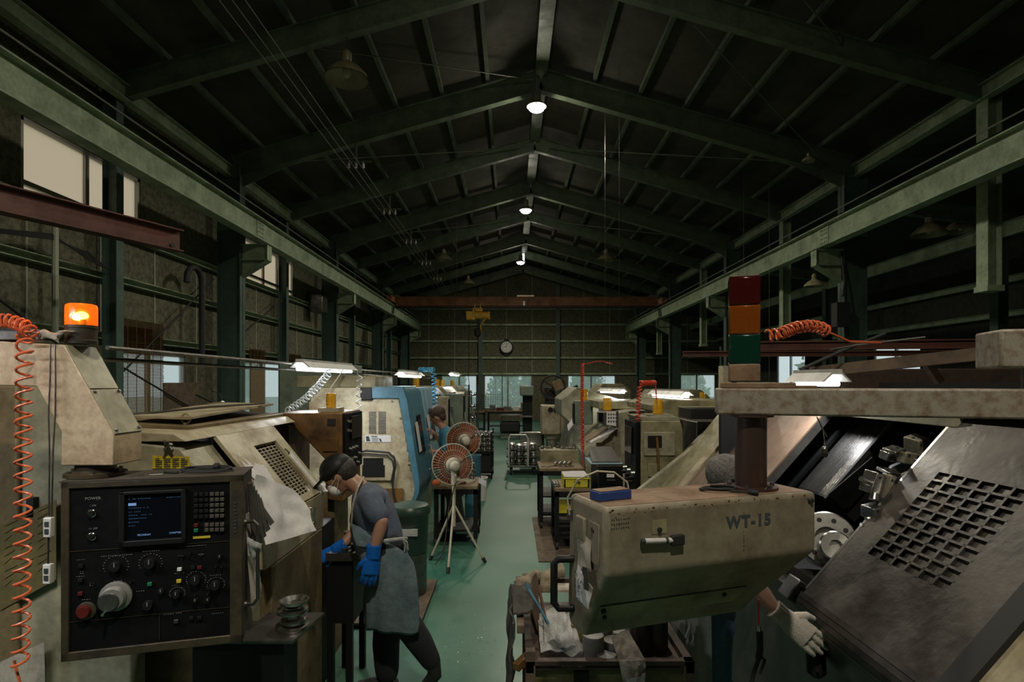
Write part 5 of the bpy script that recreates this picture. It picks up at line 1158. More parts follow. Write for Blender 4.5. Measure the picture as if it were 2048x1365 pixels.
b = MB(); b.slab([rs(g0-0.01, h0-.01, -0.0125), rs(g0-.01, h1+.01, -0.0125), rs(g1+.01, h1+.01, -0.0125), rs(g1+.01, h0-.01, -0.0125)], 0.004); b.build('door_mesh_back', 'darksheet', dr_, smooth=0)
b = MB(); b.slab([rs(-0.04, yb-0.004, .001), rs(-.04, yb+0.012, .001), rs(1.03, yb+0.012, .001), rs(1.03, yb-.004, .001)], 0.02); b.build('door_edge_strip', 'steel', dr_, smooth=0)
b = MB(); b.slab([rs(-0.3, ya-0.085, .01), rs(-0.3, ya, .01), rs(1.3, ya, .01), rs(1.3, ya-.085, .01)], 0.05); b.build('door_near_seal', 'rubber', dr_, smooth=0)
b = MB(); b.slab([rs(-0.5, ya-0.50, -.01), rs(-0.5, ya-0.085, -.01), rs(1.3, ya-0.085, -.01), rs(1.3, ya-.50, -.01)], 0.05); b.slab([rs(-0.5, ya-0.20, .0), rs(-0.5, ya-0.18, .0), rs(1.3, ya-0.18, .0), rs(1.3, ya-.20, .0)], 0.02); b.build('near_end_frame', 'cream', t_, smooth=0)
# door handle
hx = at(1630, 1284, 2.47)
b = MB(); b.loft([(hx+Vector((0.0, 0, .015)), .03, .03), (hx+Vector((0.0, 0, 0)), .040, .040), (hx+Vector((0.005, 0, -.13)), .040, .040), (hx+Vector((0.005, 0, -.15)), .02, .02)], 16); b.cyl(hx+Vector((0, 0, -.05)), hx+Vector((0.16, 0.06, 0.02)), 0.016, n=10); b.build('door_handle', 'black', dr_)
b = MB(); b.cyl(hx+Vector((-0.012, -0.035, 0.012)), hx+Vector((0.02, -0.035, 0.012)), 0.004, n=8); b.cyl(hx+Vector((-.01, -.036, -.11)), hx+Vector((-.01, -.045, -.11)), 0.005, n=8); b.cyl(hx+Vector((.014, -.036, -.11)), hx+Vector((.014, -.045, -.11)), 0.005, n=8); b.build('handle_screws', 'chrome', dr_)
# far fixed cover (brown, perforated)
fm = MB(); y2, y3 = 3.63, 4.62
def fq(u0, u1, y0, y1, o=0.0, th=0.012): fm.slab([rs(u0, y0, o), rs(u0, y1, o), rs(u1, y1, o), rs(u1, y0, o)], -th)
fq(-0.05, 1.04, y2, y3)
fc = fm.build('fixed_cover', 'brownsheet', t_, smooth=0)
b = MB(); b.slab([rs(-0.05, y2, .002), rs(-.05, y2+0.03, .002), rs(1.04, y2+0.03, .002), rs(1.04, y2, .002)], 0.05); b.build('cover_rail', 'steeld', t_, smooth=0)
b = MB()
for i in range(6):
    for j in range(7):
        u = 0.28+i*0.085; y = 3.80+j*0.095
        if i+ (6-j) > 10: continue
        A = rs(u, y, 0.001); b.obox(rs(u, y, .002), rs(u, y+0.065, .002), 0.008, 0.004); b.obox(rs(u, y, .002), rs(u-0.05, y+0.0, .002), 0.006, 0.004)
b.build('louvre_cuts', 'ink', fc, smooth=0)
# cream diagonal end frame
b = MB(); n0 = 4.64
b.slab([rs(-0.1, n0, .03), rs(-0.1, n0+0.12, .03), rs(1.12, n0+0.12, .03), rs(1.12, n0, .03)], 0.12); b.build('far_end_frame', 'cream', t_, bevel=0.004, smooth=0)
# bodies
b = MB(); b.prism([(1.34, 0.05), (3.6, 0.05), (3.6, 1.9), (2.05, 1.9), (1.36, 1.05)], 4.70, 5.3); b.build('end_housing', 'olive', t_, bevel=0.01)
b = MB(); b.box(1.55, 3.6, 1.3, 4.7, 0.05, 0.86); b.build('bed', 'black', t_)
b = MB(); b.box(1.42, 1.56, 2.4, 4.7, 0.08, 0.95); b.build('front_skirt', 'darksheet', t_)
b = MB(); b.box(3.0, 3.6, 1.3, 4.7, 0.86, 2.0); b.build('back_wall', 'black', t_)
b = MB(); b.box(1.98, 3.0, 2.0, 4.75, 1.855, 1.90); b.build('top_plate', 'steeld', t_, bevel=0.004)
b = MB(); b.box(1.97, 2.02, 2.55, 3.7, 1.80, 1.86); b.build('top_lip', 'creamgrey', t_, bevel=0.004)
b = MB(); b.box(1.6, 3.0, 4.4, 4.45, 0.86, 1.85); b.build('inner_wall', 'black', t_)
# way cover: slanted telescopic cover
def sl2(u, y, off): return rs(u, y, off)
b = MB(); q = [sl2(.50, 3.26, -0.17), sl2(1.08, 3.26, -0.17), sl2(1.08, 3.59, -0.17), sl2(.50, 3.59, -0.17)]; b.slab(q, 0.012); wc = b.build('way_cover', 'way', t_, smooth=0)
b = MB(); b.slab([sl2(.50, 3.25, -0.17), sl2(1.08, 3.25, -0.17), sl2(1.08, 3.25, -.36), sl2(.50, 3.25, -.36)], 0.01); b.slab([sl2(.50, 3.25, -0.16), sl2(.50, 3.59, -.16), sl2(.50, 3.59, -.36), sl2(.50, 3.25, -.36)], 0.01); b.build('cover_side', 'black', wc, smooth=0)
b = MB(); b.slab([sl2(.48, 3.25, -0.155), sl2(1.08, 3.25, -0.155), sl2(1.08, 3.27, -0.155), sl2(.48, 3.27, -0.155)], 0.008); b.build('cover_lip', 'rubber', wc, smooth=0)
b = MB(); b.slab([sl2(.3, 3.61, -0.15), sl2(1.08, 3.61, -0.15), sl2(1.08, 3.65, -0.15), sl2(.3, 3.65, -0.15)], 0.02); b.build('guide_rail', 'panelblack', wc, smooth=0)
b = MB(); b.slab([sl2(.2, 3.70, -0.18), sl2(1.08, 3.70, -0.18), sl2(1.08, 3.98, -0.18), sl2(.2, 3.98, -0.18)], -0.02); b.build('cover_wiper', 'panelblack', wc, smooth=0)
b = MB(); b.slab([at(1657, 990, 3.22), at(1745, 915, 3.22), at(1755, 952, 3.22), at(1700, 1015, 3.22), at(1685, 1018, 3.22)], 0.01); b.build('splash_plate', 'panelblack', t_, smooth=0)
# turret with tool holders
tc_ = at(1790, 985, 2.85)
b = MB(); b.lathe(at(1850, 990, 2.95), [(0.20, 0), (0.22, 0.02), (0.22, 0.12), (0.20, 0.14)], 12, (0.55, 0.6, -0.35)); tr = b.build('turret_disc', 'black', t_)
def block(c, s, rot, nm, m, bolts=True, extra=None):
    R = Matrix.Rotation(rot[2], 4, 'Z') @ Matrix.Rotation(rot[1], 4, 'Y') @ Matrix.Rotation(rot[0], 4, 'X'); c = Vector(c)
    b = MB(); b.T = Matrix.Translation(c) @ R; b.box(-s[0]/2, s[0]/2, -s[1]/2, s[1]/2, -s[2]/2, s[2]/2); o = b.build(nm, m, tr, bevel=0.004)
    return R, c
hold = MB()
def hb(c, s, rot, m='cast'):
    R = Matrix.Rotation(rot[2], 4, 'Z') @ Matrix.Rotation(rot[1], 4, 'Y') @ Matrix.Rotation(rot[0], 4, 'X')
    b = MB(); b.T = Matrix.Translation(Vector(c)) @ R; b.box(-s[0]/2, s[0]/2, -s[1]/2, s[1]/2, -s[2]/2, s[2]/2); o = b.build('tool_holder', m, t_, bevel=0.005)
    b = MB(); b.T = Matrix.Translation(Vector(c)) @ R
    for sx in (-1, 1): b.cyl((sx*s[0]*0.3, -s[1]/2-0.003, s[2]*0.3), (sx*s[0]*0.3, -s[1]/2+0.003, s[2]*0.3), 0.006, n=8); b.cyl((sx*s[0]*0.3, 0, s[2]/2-0.002), (sx*s[0]*0.3, 0, s[2]/2+0.004), 0.007, n=8)
    b.build('clamp_screws', 'rubber', o); return o
hb(at(1833, 893, 2.85), (0.075, 0.08, 0.10), (0.2, -0.25, 0.3), 'cast')
hb(at(1813, 916, 2.75), (0.085, 0.07, 0.055), (0.1, 0.15, 0.2), 'cast')
hb(at(1788, 903, 2.75), (0.07, 0.07, 0.03), (0.2, -0.2, 0.3), 'steel')
hb(at(1776, 913, 2.70), (0.06, 0.05, 0.04), (0.2, 0.2, 0.3), 'steel')
hb(at(1777, 944, 2.70), (0.07, 0.08, 0.018), (0.25, 0.12, 0.2), 'steel')
hb(at(1751, 968, 2.66), (0.10, 0.07, 0.10), (0.1, 0.32, 0.35), 'steel')
hb(at(1773, 974, 2.64), (0.035, 0.05, 0.115), (0.1, 0.25, 0.35), 'cast')
hb(at(1750, 1022, 2.62), (0.10, 0.07, 0.055), (0.1, -0.1, 0.35), 'steel')
hb(at(1815, 955, 2.68), (0.055, 0.05, 0.03), (0.2, -0.3, 0.3), 'cast')
hb(at(1868, 925, 2.8), (0.09, 0.08, 0.10), (0.2, -0.25, 0.3), 'cast')
b = MB(); b.cyl(at(1826, 922, 2.72), at(1856, 928, 2.70), 0.018, n=16); b.cyl(at(1722, 958, 2.62), at(1738, 966, 2.64), 0.012, n=12); b.cyl(at(1722, 968, 2.62), at(1738, 972, 2.64), 0.008, n=10); b.cyl(at(1800, 975, 2.66), at(1812, 985, 2.7), 0.02, n=12); b.build('boring_bars', 'chrome', tr)
b = MB(); rnd = random.Random(6); b.lathe(at(1733, 1040, 2.6), [(.012, 0), (.012, .05)], 10, (1, .2, .3)); b.lathe(at(1722, 1050, 2.6), [(.009, 0), (.009, .04)], 10, (1, .2, -.3)); b.lathe(at(1748, 1000, 2.6), [(.022, 0), (.016, .03)], 12, (.3, .2, 1)); b.build('coolant_nozzles', 'steel', tr)
# chuck
cc = at(1655, 1078, 2.95); ax = (-0.30, -0.82, 0.35)
b = MB(); b.lathe(cc, [(0.135, -0.12), (0.14, -0.1), (0.14, -0.008), (0.132, 0.0), (0.06, 0.0), (0.055, -0.04)], 40, ax); ck = b.build('chuck_body', 'steel', t_)
a_ = Vector(ax).normalized(); u_ = a_.orthogonal().normalized(); v_ = a_.cross(u_)
for k in range(9):
    a = k*2*PI/9; p = cc+(u_*math.cos(a)+v_*math.sin(a))*0.098; b = MB(); b.cyl(p-a_*0.001, p+a_*0.002, 0.012, n=12); b.build('bolt_hole', 'black', ck)
cc2 = at(1672, 1092, 2.78); b = MB(); b.lathe(cc2, [(0.07, -0.1), (0.072, -0.09), (0.072, -0.01), (0.065, 0), (0.028, 0), (0.025, -0.03)], 32, ax); b.build('workpiece_flange', 'steel', ck)
b = MB(); b.box(1.5, 1.72, 2.75, 3.2, 0.86, 1.02); b.build('chip_guard', 'black', t_)
b = MB(); q = at(1595, 1185, 2.75); b.T = Matrix.Translation(q) @ Matrix.Rotation(0.6, 4, 'Y'); b.box(-.055, .055, -.05, .05, -.055, .055); jb = b.build('jaw_block', 'steeld', t_, bevel=0.006)
b = MB(); b.T = Matrix.Translation(q) @ Matrix.Rotation(0.6, 4, 'Y')
for sx in (-1, 1):
    for sz in (-1, 1): b.cyl((sx*.025, -.052, sz*.025), (sx*.025, -.049, sz*.025), .008, n=10)
b.build('jaw_screws', 'black', jb)
# hanging bit: small lamp / nozzle on a string below arm
t_ = thing('hanging_sensor', 'small grey plug dangling on a knotted wire below the swing arm', 'plug', at(1648, 905, 2.35))
b = MB(); b.tube([at(1634, 835, 2.2), at(1646, 860, 2.3), at(1654, 874, 2.35), at(1646, 862, 2.35), at(1649, 880, 2.35), at(1649, 896, 2.35)], 0.0025, 6); b.build('wire', 'alu', t_)
b = MB(); b.loft([(at(1649, 894, 2.35), .008, .008), (at(1649, 898, 2.35), .013, .013), (at(1650, 912, 2.35), .011, .011), (at(1650, 915, 2.35), .006, .006)], 12); b.tube([at(1640, 907, 2.33), at(1652, 909, 2.34)], .004, 6); b.build('plug_body', 'steeld', t_)

# ---------------------------------------------------------------- swing arm, post, signal tower
rz = -0.304; O = at(1432, 833, 2.12); O.z = 1.882
t_ = thing('swing_arm', 'rust-speckled grey box beam swing arm crossing the right side', 'arm', O, rz)
b = MB(); b.box(0, 1.5, 0, 0.13, 0, 0.098); b.build('arm_beam', 'rustbeam', t_, False, bevel=0.008)
b = MB(); b.box(0.30+1.15, 0.30+1.3, -0.002, 0.02, -0.006, 0.0); b.build('weld_tab', 'rubber', t_, False)
b = MB(); b.cyl((0.125, 0.07, -0.275), (0.125, 0.07, 0), 0.056, n=36); b.cyl((0.125, 0.07, -0.275), (0.125, 0.07, -0.265), 0.095, n=36); b.cyl((0.125, 0.07, -0.008), (0.125, 0.07, 0), 0.08, n=36); b.build('post', 'postred', t_, False)
b = MB()
for k in range(6): a = k*PI/3+.3; b.cyl((0.125+.08*math.cos(a), .07+.08*math.sin(a), -0.265), (0.125+.08*math.cos(a), .07+.08*math.sin(a), -0.254), .008, n=6)
b.build('flange_bolts', 'steeld', t_, False)
b = MB(); b.box(0.02, 0.27, 0.01, 0.12, 0.098, 0.118); b.box(0.27, 0.34, 0.02, 0.11, 0.098, 0.108); b.build('tower_plate', 'pendtop', t_, False, bevel=0.003)
# upper joint on the arm
b = MB(); b.cyl((1.03, 0.07, 0.098), (1.03, 0.07, 0.165), 0.07, n=28); b.build('pivot_drum', 'black', t_, False)
b = MB(); b.box(0.86, 1.5, -0.02, 0.16, 0.165, 0.29); b.build('upper_arm_box', 'rustbeam', t_, False, bevel=0.008)
Mx = MATW[t_.name]
q = Mx @ Vector((0.1, 0.065, 0.118))
t_ = thing('signal_tower', 'square red, amber and green signal tower on the end of the swing arm', 'signal tower', q, rz)
s_ = 0.053
b = MB(); b.box(-s_, s_, -s_, s_, 0.004, 0.068); b.build('tower_base', 'pendtop', t_, False, bevel=0.004)
for m_, z0, z1, nm in (('greenlens', .070, .176, 'green_lens'), ('orangelens', .178, .284, 'amber_lens'), ('red', .286, .388, 'red_lens')):
    b = MB(); b.box(-s_, s_, -s_, s_, z0, z1); b.box(-s_+.003, s_-.003, -s_+.003, s_-.003, z0+.003, z1-.003) if False else None; ln = b.build(nm, m_, t_, False, bevel=0.004)
    b = MB(); b.lathe((0, 0, z0+0.02), [(.02, 0), (.025, .02), (.03, .05), (.012, .06)], 14); b.build('inner_lamp', 'steeld', ln, False)
b = MB(); b.box(-s_, s_, -s_, s_, .388, .393); b.build('tower_cap', 'redbeam', t_, False, bevel=0.002)
beam_red = [at(1535, 672, 2.35), at(1560, 668, 2.35), at(1590, 656, 2.38), at(1620, 652, 2.4), at(1640, 655, 2.42), at(1655, 664, 2.44)]
coil_hose(beam_red, 0.022, 13, 0.0055, 'orange', 'arched coil of orange-red hose behind the signal tower', extra=[[at(1655, 664, 2.44), at(1700, 684, 2.5), at(1760, 686, 2.6)]])

# ---------------------------------------------------------------- WT-15 pendant
P0 = Vector((0.291, 1.80, 0.0)); rz = math.atan2(0.30, 0.885); W, D = 0.855, 0.27; zt = 1.606
t_ = thing('control_pendant', 'worn beige control pendant marked WT-15 seen from behind on the swing arm post', 'control panel', (P0.x, P0.y, 1.135), rz)
h = zt-1.135
zf = h-0.213    # fold height
b = MB(); prof = [(0.0, h), (0.0, zf), (0.135, 0.06), (0.16, 0.0), (D, 0.0), (D+0.02, 0.05), (D, h)]   # (y, z)
n_ = len(prof)
# extrude along local x, corner tapers at the right lower side
vs = []
for x in (0, W):
    for (y, z) in prof:
        xx = x
        if x == W and z < zf: xx = W-(zf-z)*0.75
        if x == 0 and z < zf-0.001: xx = 0.0
        vs.append((xx, y, z))
b._a(vs, [tuple(range(n_)), tuple(range(2*n_-1, n_-1, -1))]+[(i, i+n_, (i+1) % n_+n_, (i+1) % n_) for i in range(n_)])
bp = b.build('pendant_case', 'pend', t_, False, bevel=0.018, seg=3)
b = MB(); b.box(0.02, W-0.02, 0.02, D-0.02, h-0.001, h+0.0015); b.build('dusty_top', 'pendtop', t_, False)
# seam plate low
def low(u, v, o=0.003):  # on the lower slanted face, u along x, v 0 top..1 bottom
    y = 0.135*v; z = zf+(0.06-zf)*v; nn = Vector((0, -(zf-0.06), -0.135)).normalized(); return Vector((u, y, z))+nn*o
b = MB(); b.slab([low(0.03, .66), low(0.62, .66), low(0.60, .98), low(0.03, .98)], 0.003); b.build('service_plate', 'olive', t_, False)
b = MB(); b.slab([low(0.03, .640), low(0.62, .640), low(0.62, .66), low(0.03, .66)], 0.002); b.build('plate_seam', 'ink', t_, False)
b = MB(); b.cyl(low(.045, .74, .003), low(.045, .74, .012), .009, n=10); b.cyl(low(.53, .76, .003), low(.53, .76, .01), .008, n=10); b.cyl(low(.06, .90, .003), low(.06, .9, .01), .008, n=10); b.build('plate_screws', 'rubber', t_, False)
b = MB(); b.box(0.53, 0.533, -0.002, 0.0, zf+0.01, h-0.06); b.build('weld_streak', 'pendtop', t_, False) if False else None
lettering('model_lettering', 'WT-15', 0.056, 'inkblue', t_, (0.553, -0.001, h-0.083), bold=0.04, ext=0.0005)
b = MB(); b.box(0.168, 0.222, -0.002, 0.0, h-0.095, h-0.05); b.build('square_patch', 'olive', t_, False)
b = MB(); b.cyl((0.195, -0.008, h-0.082), (0.195, 0, h-0.082), 0.008, n=12); b.build('hook', 'rubber', t_, False)
b = MB(); rnd = random.Random(12)
for r_ in range(3):
    for c_ in range(8):
        x = 0.022+c_*0.0085; z = h-0.038-r_*0.014
        b.obox((x, -0.0008, z), (x+rnd.uniform(.001, .006), -0.0008, z+rnd.uniform(-.004, .004)), 0.0012, 0.0012); b.obox((x+.002, -0.0008, z+.003), (x+rnd.uniform(.001, .006), -0.0008, z-rnd.uniform(.001, .004)), 0.0012, 0.0012)
b.build('handwriting', 'ink', t_, False)
b = MB(); rnd = random.Random(13)
for k in range(38):
    x = rnd.uniform(.01, W-.02); z = h-0.004-abs(rnd.gauss(0, .012)); s_ = rnd.uniform(.001, .004); b.box(x, x+s_*rnd.uniform(1, 3), -0.0007, 0.0, z-s_, z)
for k in range(12): z = rnd.uniform(zf+.01, h-.05); b.box(.53, .532+rnd.uniform(0, .002), -0.0007, 0, z, z+rnd.uniform(.003, .01))
b.build('paint_wear_marking', 'brown', t_, False)
b = MB(); b.tube([(W-.045, -.004, h-.025), (W-.03, -.01, h-.022), (W-.026, -.008, h-.03), (W-.03, -.004, h-.038)], .004, 6); b.build('side_hook', 'rubber', t_, False)
# left end (x=0 face) details
b = MB(); b.box(-0.004, 0, 0.035, 0.105, zf+0.02, h-0.06); b.build('end_plate', 'pend', t_, False, bevel=0.002)
b = MB(); b.cyl((-0.008, 0.075, h-.085), (-.003, 0.075, h-.085), .009, n=12); b.build('key_lock', 'steeld', t_, False)
b = MB(); b.box(-0.012, 0.0, 0.238, 0.262, h-0.09, h-0.055); b.build('door_latch', 'steeld', t_, False)
b = MB(); b.box(-0.014, 0, 0.125, 0.19, zf+0.075, zf+0.155); b.build('switch_cover', 'pend', t_, False, bevel=0.005)
b = MB(); b.tube([(0.0, 0.235, 0.245), (-0.05, 0.25, 0.245), (-0.065, 0.255, 0.23), (-0.065, 0.255, 0.09), (-0.05, 0.25, 0.072), (0.0, 0.235, 0.072)], 0.013, 12); b.build('grab_handle', 'black', t_, False)
Mx = MATW[t_.name]
def wt(x, y, z): return Mx @ Vector((x, y, z))
# taped notes
b = MB(); sheet(b, [wt(-.008, .19, .37), wt(-.008, .09, .345), wt(-.012, .075, .25), wt(-.012, .18, .235)], .0012, amp=.006, seed=5); nt_ = b.build('taped_note', 'paperd'); tag(nt_, 'upper crumpled paper note taped to the end of the WT-15 pendant', 'note')
b = MB(); q = [wt(-.016, .17, .245), wt(-.018, .05, .205), wt(-.022, .075, .13), wt(-.018, .175, .135)]; sheet(b, q, .0012, amp=.006, seed=8); nt_ = b.build('scribbled_note', 'paper'); tag(nt_, 'lower white note with scribbled writing taped to the end of the WT-15 pendant', 'note')
b = MB(); rnd = random.Random(9)
for k in range(22):
    u, v = rnd.uniform(.1, .85), rnd.uniform(.1, .85); p = q[0].lerp(q[1], u).lerp(q[3].lerp(q[2], u), v)+Vector((-.0135, -.004, 0)); e = p+(q[1]-q[0])*rnd.uniform(-.12, .12)+Vector((0, 0, rnd.uniform(-.012, .012))); b.obox(p, e, .0016, .0016)
b.build('scribbled_writing', 'ink', nt_)
b = MB(); sheet(b, [wt(-.02, .12, .255), wt(-.03, .06, .27), wt(-.036, .045, .20), wt(-.024, .10, .19)], .0012, amp=.005, seed=15); tag(b.build('dark_card', 'ragd'), 'small dark grimy card tucked between the two taped notes', 'card')
# marker pen on magnet
t2 = thing('marker_pen', 'white and black marker pen held on the back of the WT-15 pendant', 'pen', wt(.19, -.012, h-.113), rz)
b = MB(); b.cyl((-.055, 0, .002), (.045, 0, -.004), .0085, n=16); b.build('pen_barrel', 'paper', t2, False)
b = MB(); b.lathe((-.055, 0, .002), [(.0088, 0), (.0088, .008), (.006, .012)], 14, (-1, 0, 0)); b.cyl((.02, 0, -.0025), (.03, 0, -.003), .009, n=14); b.build('pen_tip_cap', 'ink', t2, False)
b = MB(); b.box(.042, .092, -.008, .008, -.022, .012); b.build('eraser_cap', 'rubber', t2, False, bevel=.004)
# blue box, cord and cable on top
t2 = thing('blue_box', 'flat blue plastic box on the left end of the WT-15 pendant', 'box', wt(.085, .12, h+.002), rz+0.12)
b = MB(); b.box(-.065, .065, -.03, .03, 0, .03); b.build('box_body', 'bluebox', t2, False, bevel=.003)
b = MB(); b.box(-.06, .06, -.026, .026, .03, .034); b.build('dusty_lid', 'pendtop', t2, False, bevel=.002)
q = wt(.52, .12, h+.003)
b = MB(); b.tube(ring(q, .06, .004, 2.3, .55, seed=5), .0042, 8); b.tube([q+Vector((.03, -.03, .006)), q+Vector((.075, -.055, .006)), q+Vector((.095, -.07, .006))], .0045, 8); b.lathe(q+Vector((.085, -.062, .008)), [(.008, 0), (.009, .004), (.009, .028), (.006, .034)], 12, (.8, -.55, 0)); tag(b.build('coiled_cable', 'rubber'), 'coil of black cable with a plug on top of the WT-15 pendant', 'cable')
b = MB(); b.tube([wt(-.012, .24, .40), wt(-.02, .24, .46), wt(0.0, .20, .53), wt(.06, .17, .56), wt(.12, .16, .555), wt(.165, .15, .52), wt(.175, .15, h+.006)], .0035, 8); tag(b.build('pale_cord', 'fanbody'), 'pale cord arching over the blue box', 'cord')

# ================================================================ FOREGROUND CART
t_ = thing('parts_cart', 'rusty open-framed parts cart in the foreground below the WT-15 pendant', 'cart', (0.4, 2.7, 0))
x0, x1, y0, y1, zt_ = 0.055, 0.74, 2.33, 3.05, 0.87
b = MB(); b.box(x0, x1, y0, y0+0.035, zt_-0.02, zt_); b.box(x0, x0+.035, y0, y1, zt_-.05, zt_); b.box(x1-.035, x1, y0, y1, zt_-.05, zt_); b.box(x0, x1, y1-.03, y1, zt_+.06, zt_+.10); b.build('top_frame', 'rustf', t_, bevel=.002)
b = MB(); b.box(x0+.01, x1-.01, y0+.01, y1-.01, zt_-.04, zt_-.03); b.build('tray_bottom', 'rustf', t_)
for (xa, ya, zz) in ((x0, y0, zt_+.04), (x1-.04, y0, zt_), (x0, y1-.04, zt_+.12), (x1-.04, y1-.04, zt_+.12)):
    b = MB(); b.box(xa, xa+.04, ya, ya+.04, .1, zz); lg = b.build('corner_post', 'oldwood', t_, bevel=.002)
    b = MB(); b.cyl((xa+.005, ya+.02, .05), (xa+.035, ya+.02, .05), .05, n=18); b.build('castor_wheel', 'rubber', lg)
b = MB()
for k in range(1, 3): xx = x0+(x1-x0)*k/3; b.box(xx-.03, xx+.03, y0+.005, y0+.03, .3, zt_-.05)
b.build('front_bars', 'black', t_)
b = MB(); b.box(x0+.04, x1-.04, y0+.032, y0+.04, .35, zt_-.052); b.build('front_board', 'plate', t_)
b = MB(); b.box(x0-.01, x1, y0, y1, .28, .3); b.build('lower_shelf', 'rustf', t_)
b = MB(); b.obox((x0-.02, y0+.02, zt_+.12), (x0-.02, y1-.1, zt_+.12), .03, .035); b.build('side_rail', 'oldwood', t_, bevel=.003)
b = MB(); b.obox((x0-.04, y0-.01, zt_-.02), (x0+.02, y0+.06, zt_+.0), .03, .03); b.build('corner_clip', 'brown', t_)
zb = zt_-.029
# discs
rnd = random.Random(31)
spots = [(0.345, 2.44, .045, 3), (0.435, 2.46, .045, 2), (0.395, 2.39, .04, 1), (0.40, 2.56, .048, 3), (0.47, 2.56, .045, 2), (0.43, 2.66, .048, 3), (0.515, 2.62, .045, 2), (0.52, 2.72, .05, 3)]
nmz = ['front left', 'front middle', 'nearest front', 'second row left', 'second row right', 'third row left', 'third row right', 'rear right']
for (x, y, r_, hn), nm in zip(spots, nmz):
    b = MB(); hh = .03*hn; b.lathe((x, y, zb), [(r_, 0), (r_, hh-.002), (r_-.002, hh), (.002, hh)], 30); tag(b.build('steel_disc', 'sawn'), 'sawn round steel blank in the foreground cart, %s one' % nm, 'steel blank', 'steel blanks in the cart')
for k, (x, y) in enumerate(((.555, 2.50), (.63, 2.53), (.60, 2.66))):
    b = MB(); b.lathe((x, y, zb), [(.055 if k else .045, 0), (.055 if k else .045, .12), (.05 if k else .04, .125), (.035, .125), (.033, .02)], 32); tag(b.build('steel_pipe_blank', 'darksheet'), 'dark steel tube blank standing in the cart, %s' % ('left one', 'right one', 'rear one')[k], 'tube', 'tube blanks in the cart')
# bubble wrap
b = MB(); sheet(b, [(.12, 2.40, zb+.02), (.31, 2.42, zb+.02), (.27, 2.72, zb+.07), (.12, 2.76, zb+.06)], .004, 26, 26, .035, 14); sheet(b, [(.14, 2.45, zb+.05), (.27, 2.44, zb+.04), (.24, 2.70, zb+.11), (.14, 2.66, zb+.12)], .004, 22, 22, .04, 19)
M['bubble'] = mat('clear_bubble_wrap', (.60, .60, .58), .12, bump=1.0, bscale=110, alpha=.5)
tag(b.build('bubble_wrap', 'bubble'), 'crumpled clear bubble wrap heap in the foreground cart', 'wrap', kind='stuff')
# brush & sticks
b = MB(); b.tube([(0.225, 2.45, zb+.01), (0.07, 2.62, 1.07)], .0065, 8); b.cyl((0.075, 2.615, 1.06), (0.068, 2.622, 1.085), .009, .006, 10); tag(b.build('blue_rod', 'bluebox' if False else 'blue'), 'thin blue rod leaning in the foreground cart', 'rod')
b = MB(); b.tube([(0.17, 2.52, zb+.01), (0.125, 2.72, 1.04)], .007, 8); tag(b.build('red_stick', 'redbeam'), 'faded red stick leaning beside the blue rod', 'stick')
b = MB(); b.prism([(0.085, .80), (0.13, .80), (0.122, 1.08), (0.112, 1.12), (0.095, 1.10), (.088, .98)], 2.66, 2.672); tag(b.build('wooden_slat', 'oldwood'), 'broken grey wooden slat standing in the cart corner', 'slat')
# rag & gloves
def cloth(pts, w, m, nm, lb, cat, seed=1, vox=.006):
    b = MB(); rnd = random.Random(seed)
    for (p, r1, r2) in pts: b.ball(p, 1, r1, r2, r1, 10)
    return tag(b.build(nm, m, mods=BLOB(vox, 3)), lb, cat)
b = MB(); sheet(b, [(.415, 2.40, .935), (.485, 2.42, .965), (.535, 2.31, .885), (.43, 2.31, .878)], .006, 14, 14, .016, 6); sheet(b, [(.43, 2.31, .88), (.535, 2.31, .887), (.535, 2.30, .80), (.45, 2.295, .775)], .006, 12, 12, .02, 9); tag(b.build('stained_rag', 'rag'), 'stained pinkish rag hanging over the front rail of the cart', 'rag')
b = MB(); sheet(b, [(.455, 2.285, .82), (.53, 2.29, .83), (.52, 2.285, .75), (.455, 2.28, .71)], .004, 8, 8, .012, 4); tag(b.build('plastic_bag', 'bubble'), 'clear plastic bag scrap hanging from the stained rag', 'bag')
b = MB(); sheet(b, [(x0-.05, 2.42, zt_+.145), (x0+.035, 2.42, zt_+.15), (x0+.04, 2.75, zt_+.16), (x0-.05, 2.75, zt_+.15)], .008, 10, 12, .02, 12); sheet(b, [(x0-.05, 2.36, zt_+.14), (x0-.05, 2.8, zt_+.15), (x0-.075, 2.8, .62), (x0-.06, 2.36, .60)], .008, 12, 14, .03, 17); tag(b.build('dark_cloth', 'ragd'), 'dark oily cloth draped over the left side rail of the cart', 'cloth')
def glove_pile(c, m, lb, seed, s=1.0, nm='work_glove'):
    rnd = random.Random(seed); c = Vector(c); b = MB()
    b.ball(c, .045*s, 1.0, .8, .6, 12)
    b.loft([(c+Vector((.02, .02, .0))*s, .03*s, .024*s), (c+Vector((.06, .03, .018))*s, .032*s, .026*s), (c+Vector((.085, .035, .02))*s, .034*s, .028*s)], 12)
    for k in range(4):
        p = c+Vector((-.03+.018*k, -.02, 0))*s; b.loft([(p, .011*s, .011*s), (p+Vector((-.006, -.022, -.028))*s, .0105*s, .0105*s), (p+Vector((-.002, -.022, -.055))*s, .009*s, .009*s)], 8)
    b.loft([(c+Vector((-.03, .01, .01))*s, .012*s, .012*s), (c+Vector((-.06, -.005, -.01))*s, .010*s, .010*s)], 8)
    return tag(b.build(nm, m, mods=BLOB(.005*s, 2)), lb, 'glove')
b = MB(); b.obox((x0+.06, y1-.02, zt_+.105), (x0+.24, y1-.02, zt_+.105), .03, .012); 
glove_pile((0.175, 2.98, 0.992), 'cottond', 'soiled yellowish cotton glove hanging on the back rail of the cart', 3, 1.15)
glove_pile((0.065, 2.90, 1.00), 'cottond', 'soiled cotton glove bunched on the left corner of the cart', 5, .9)
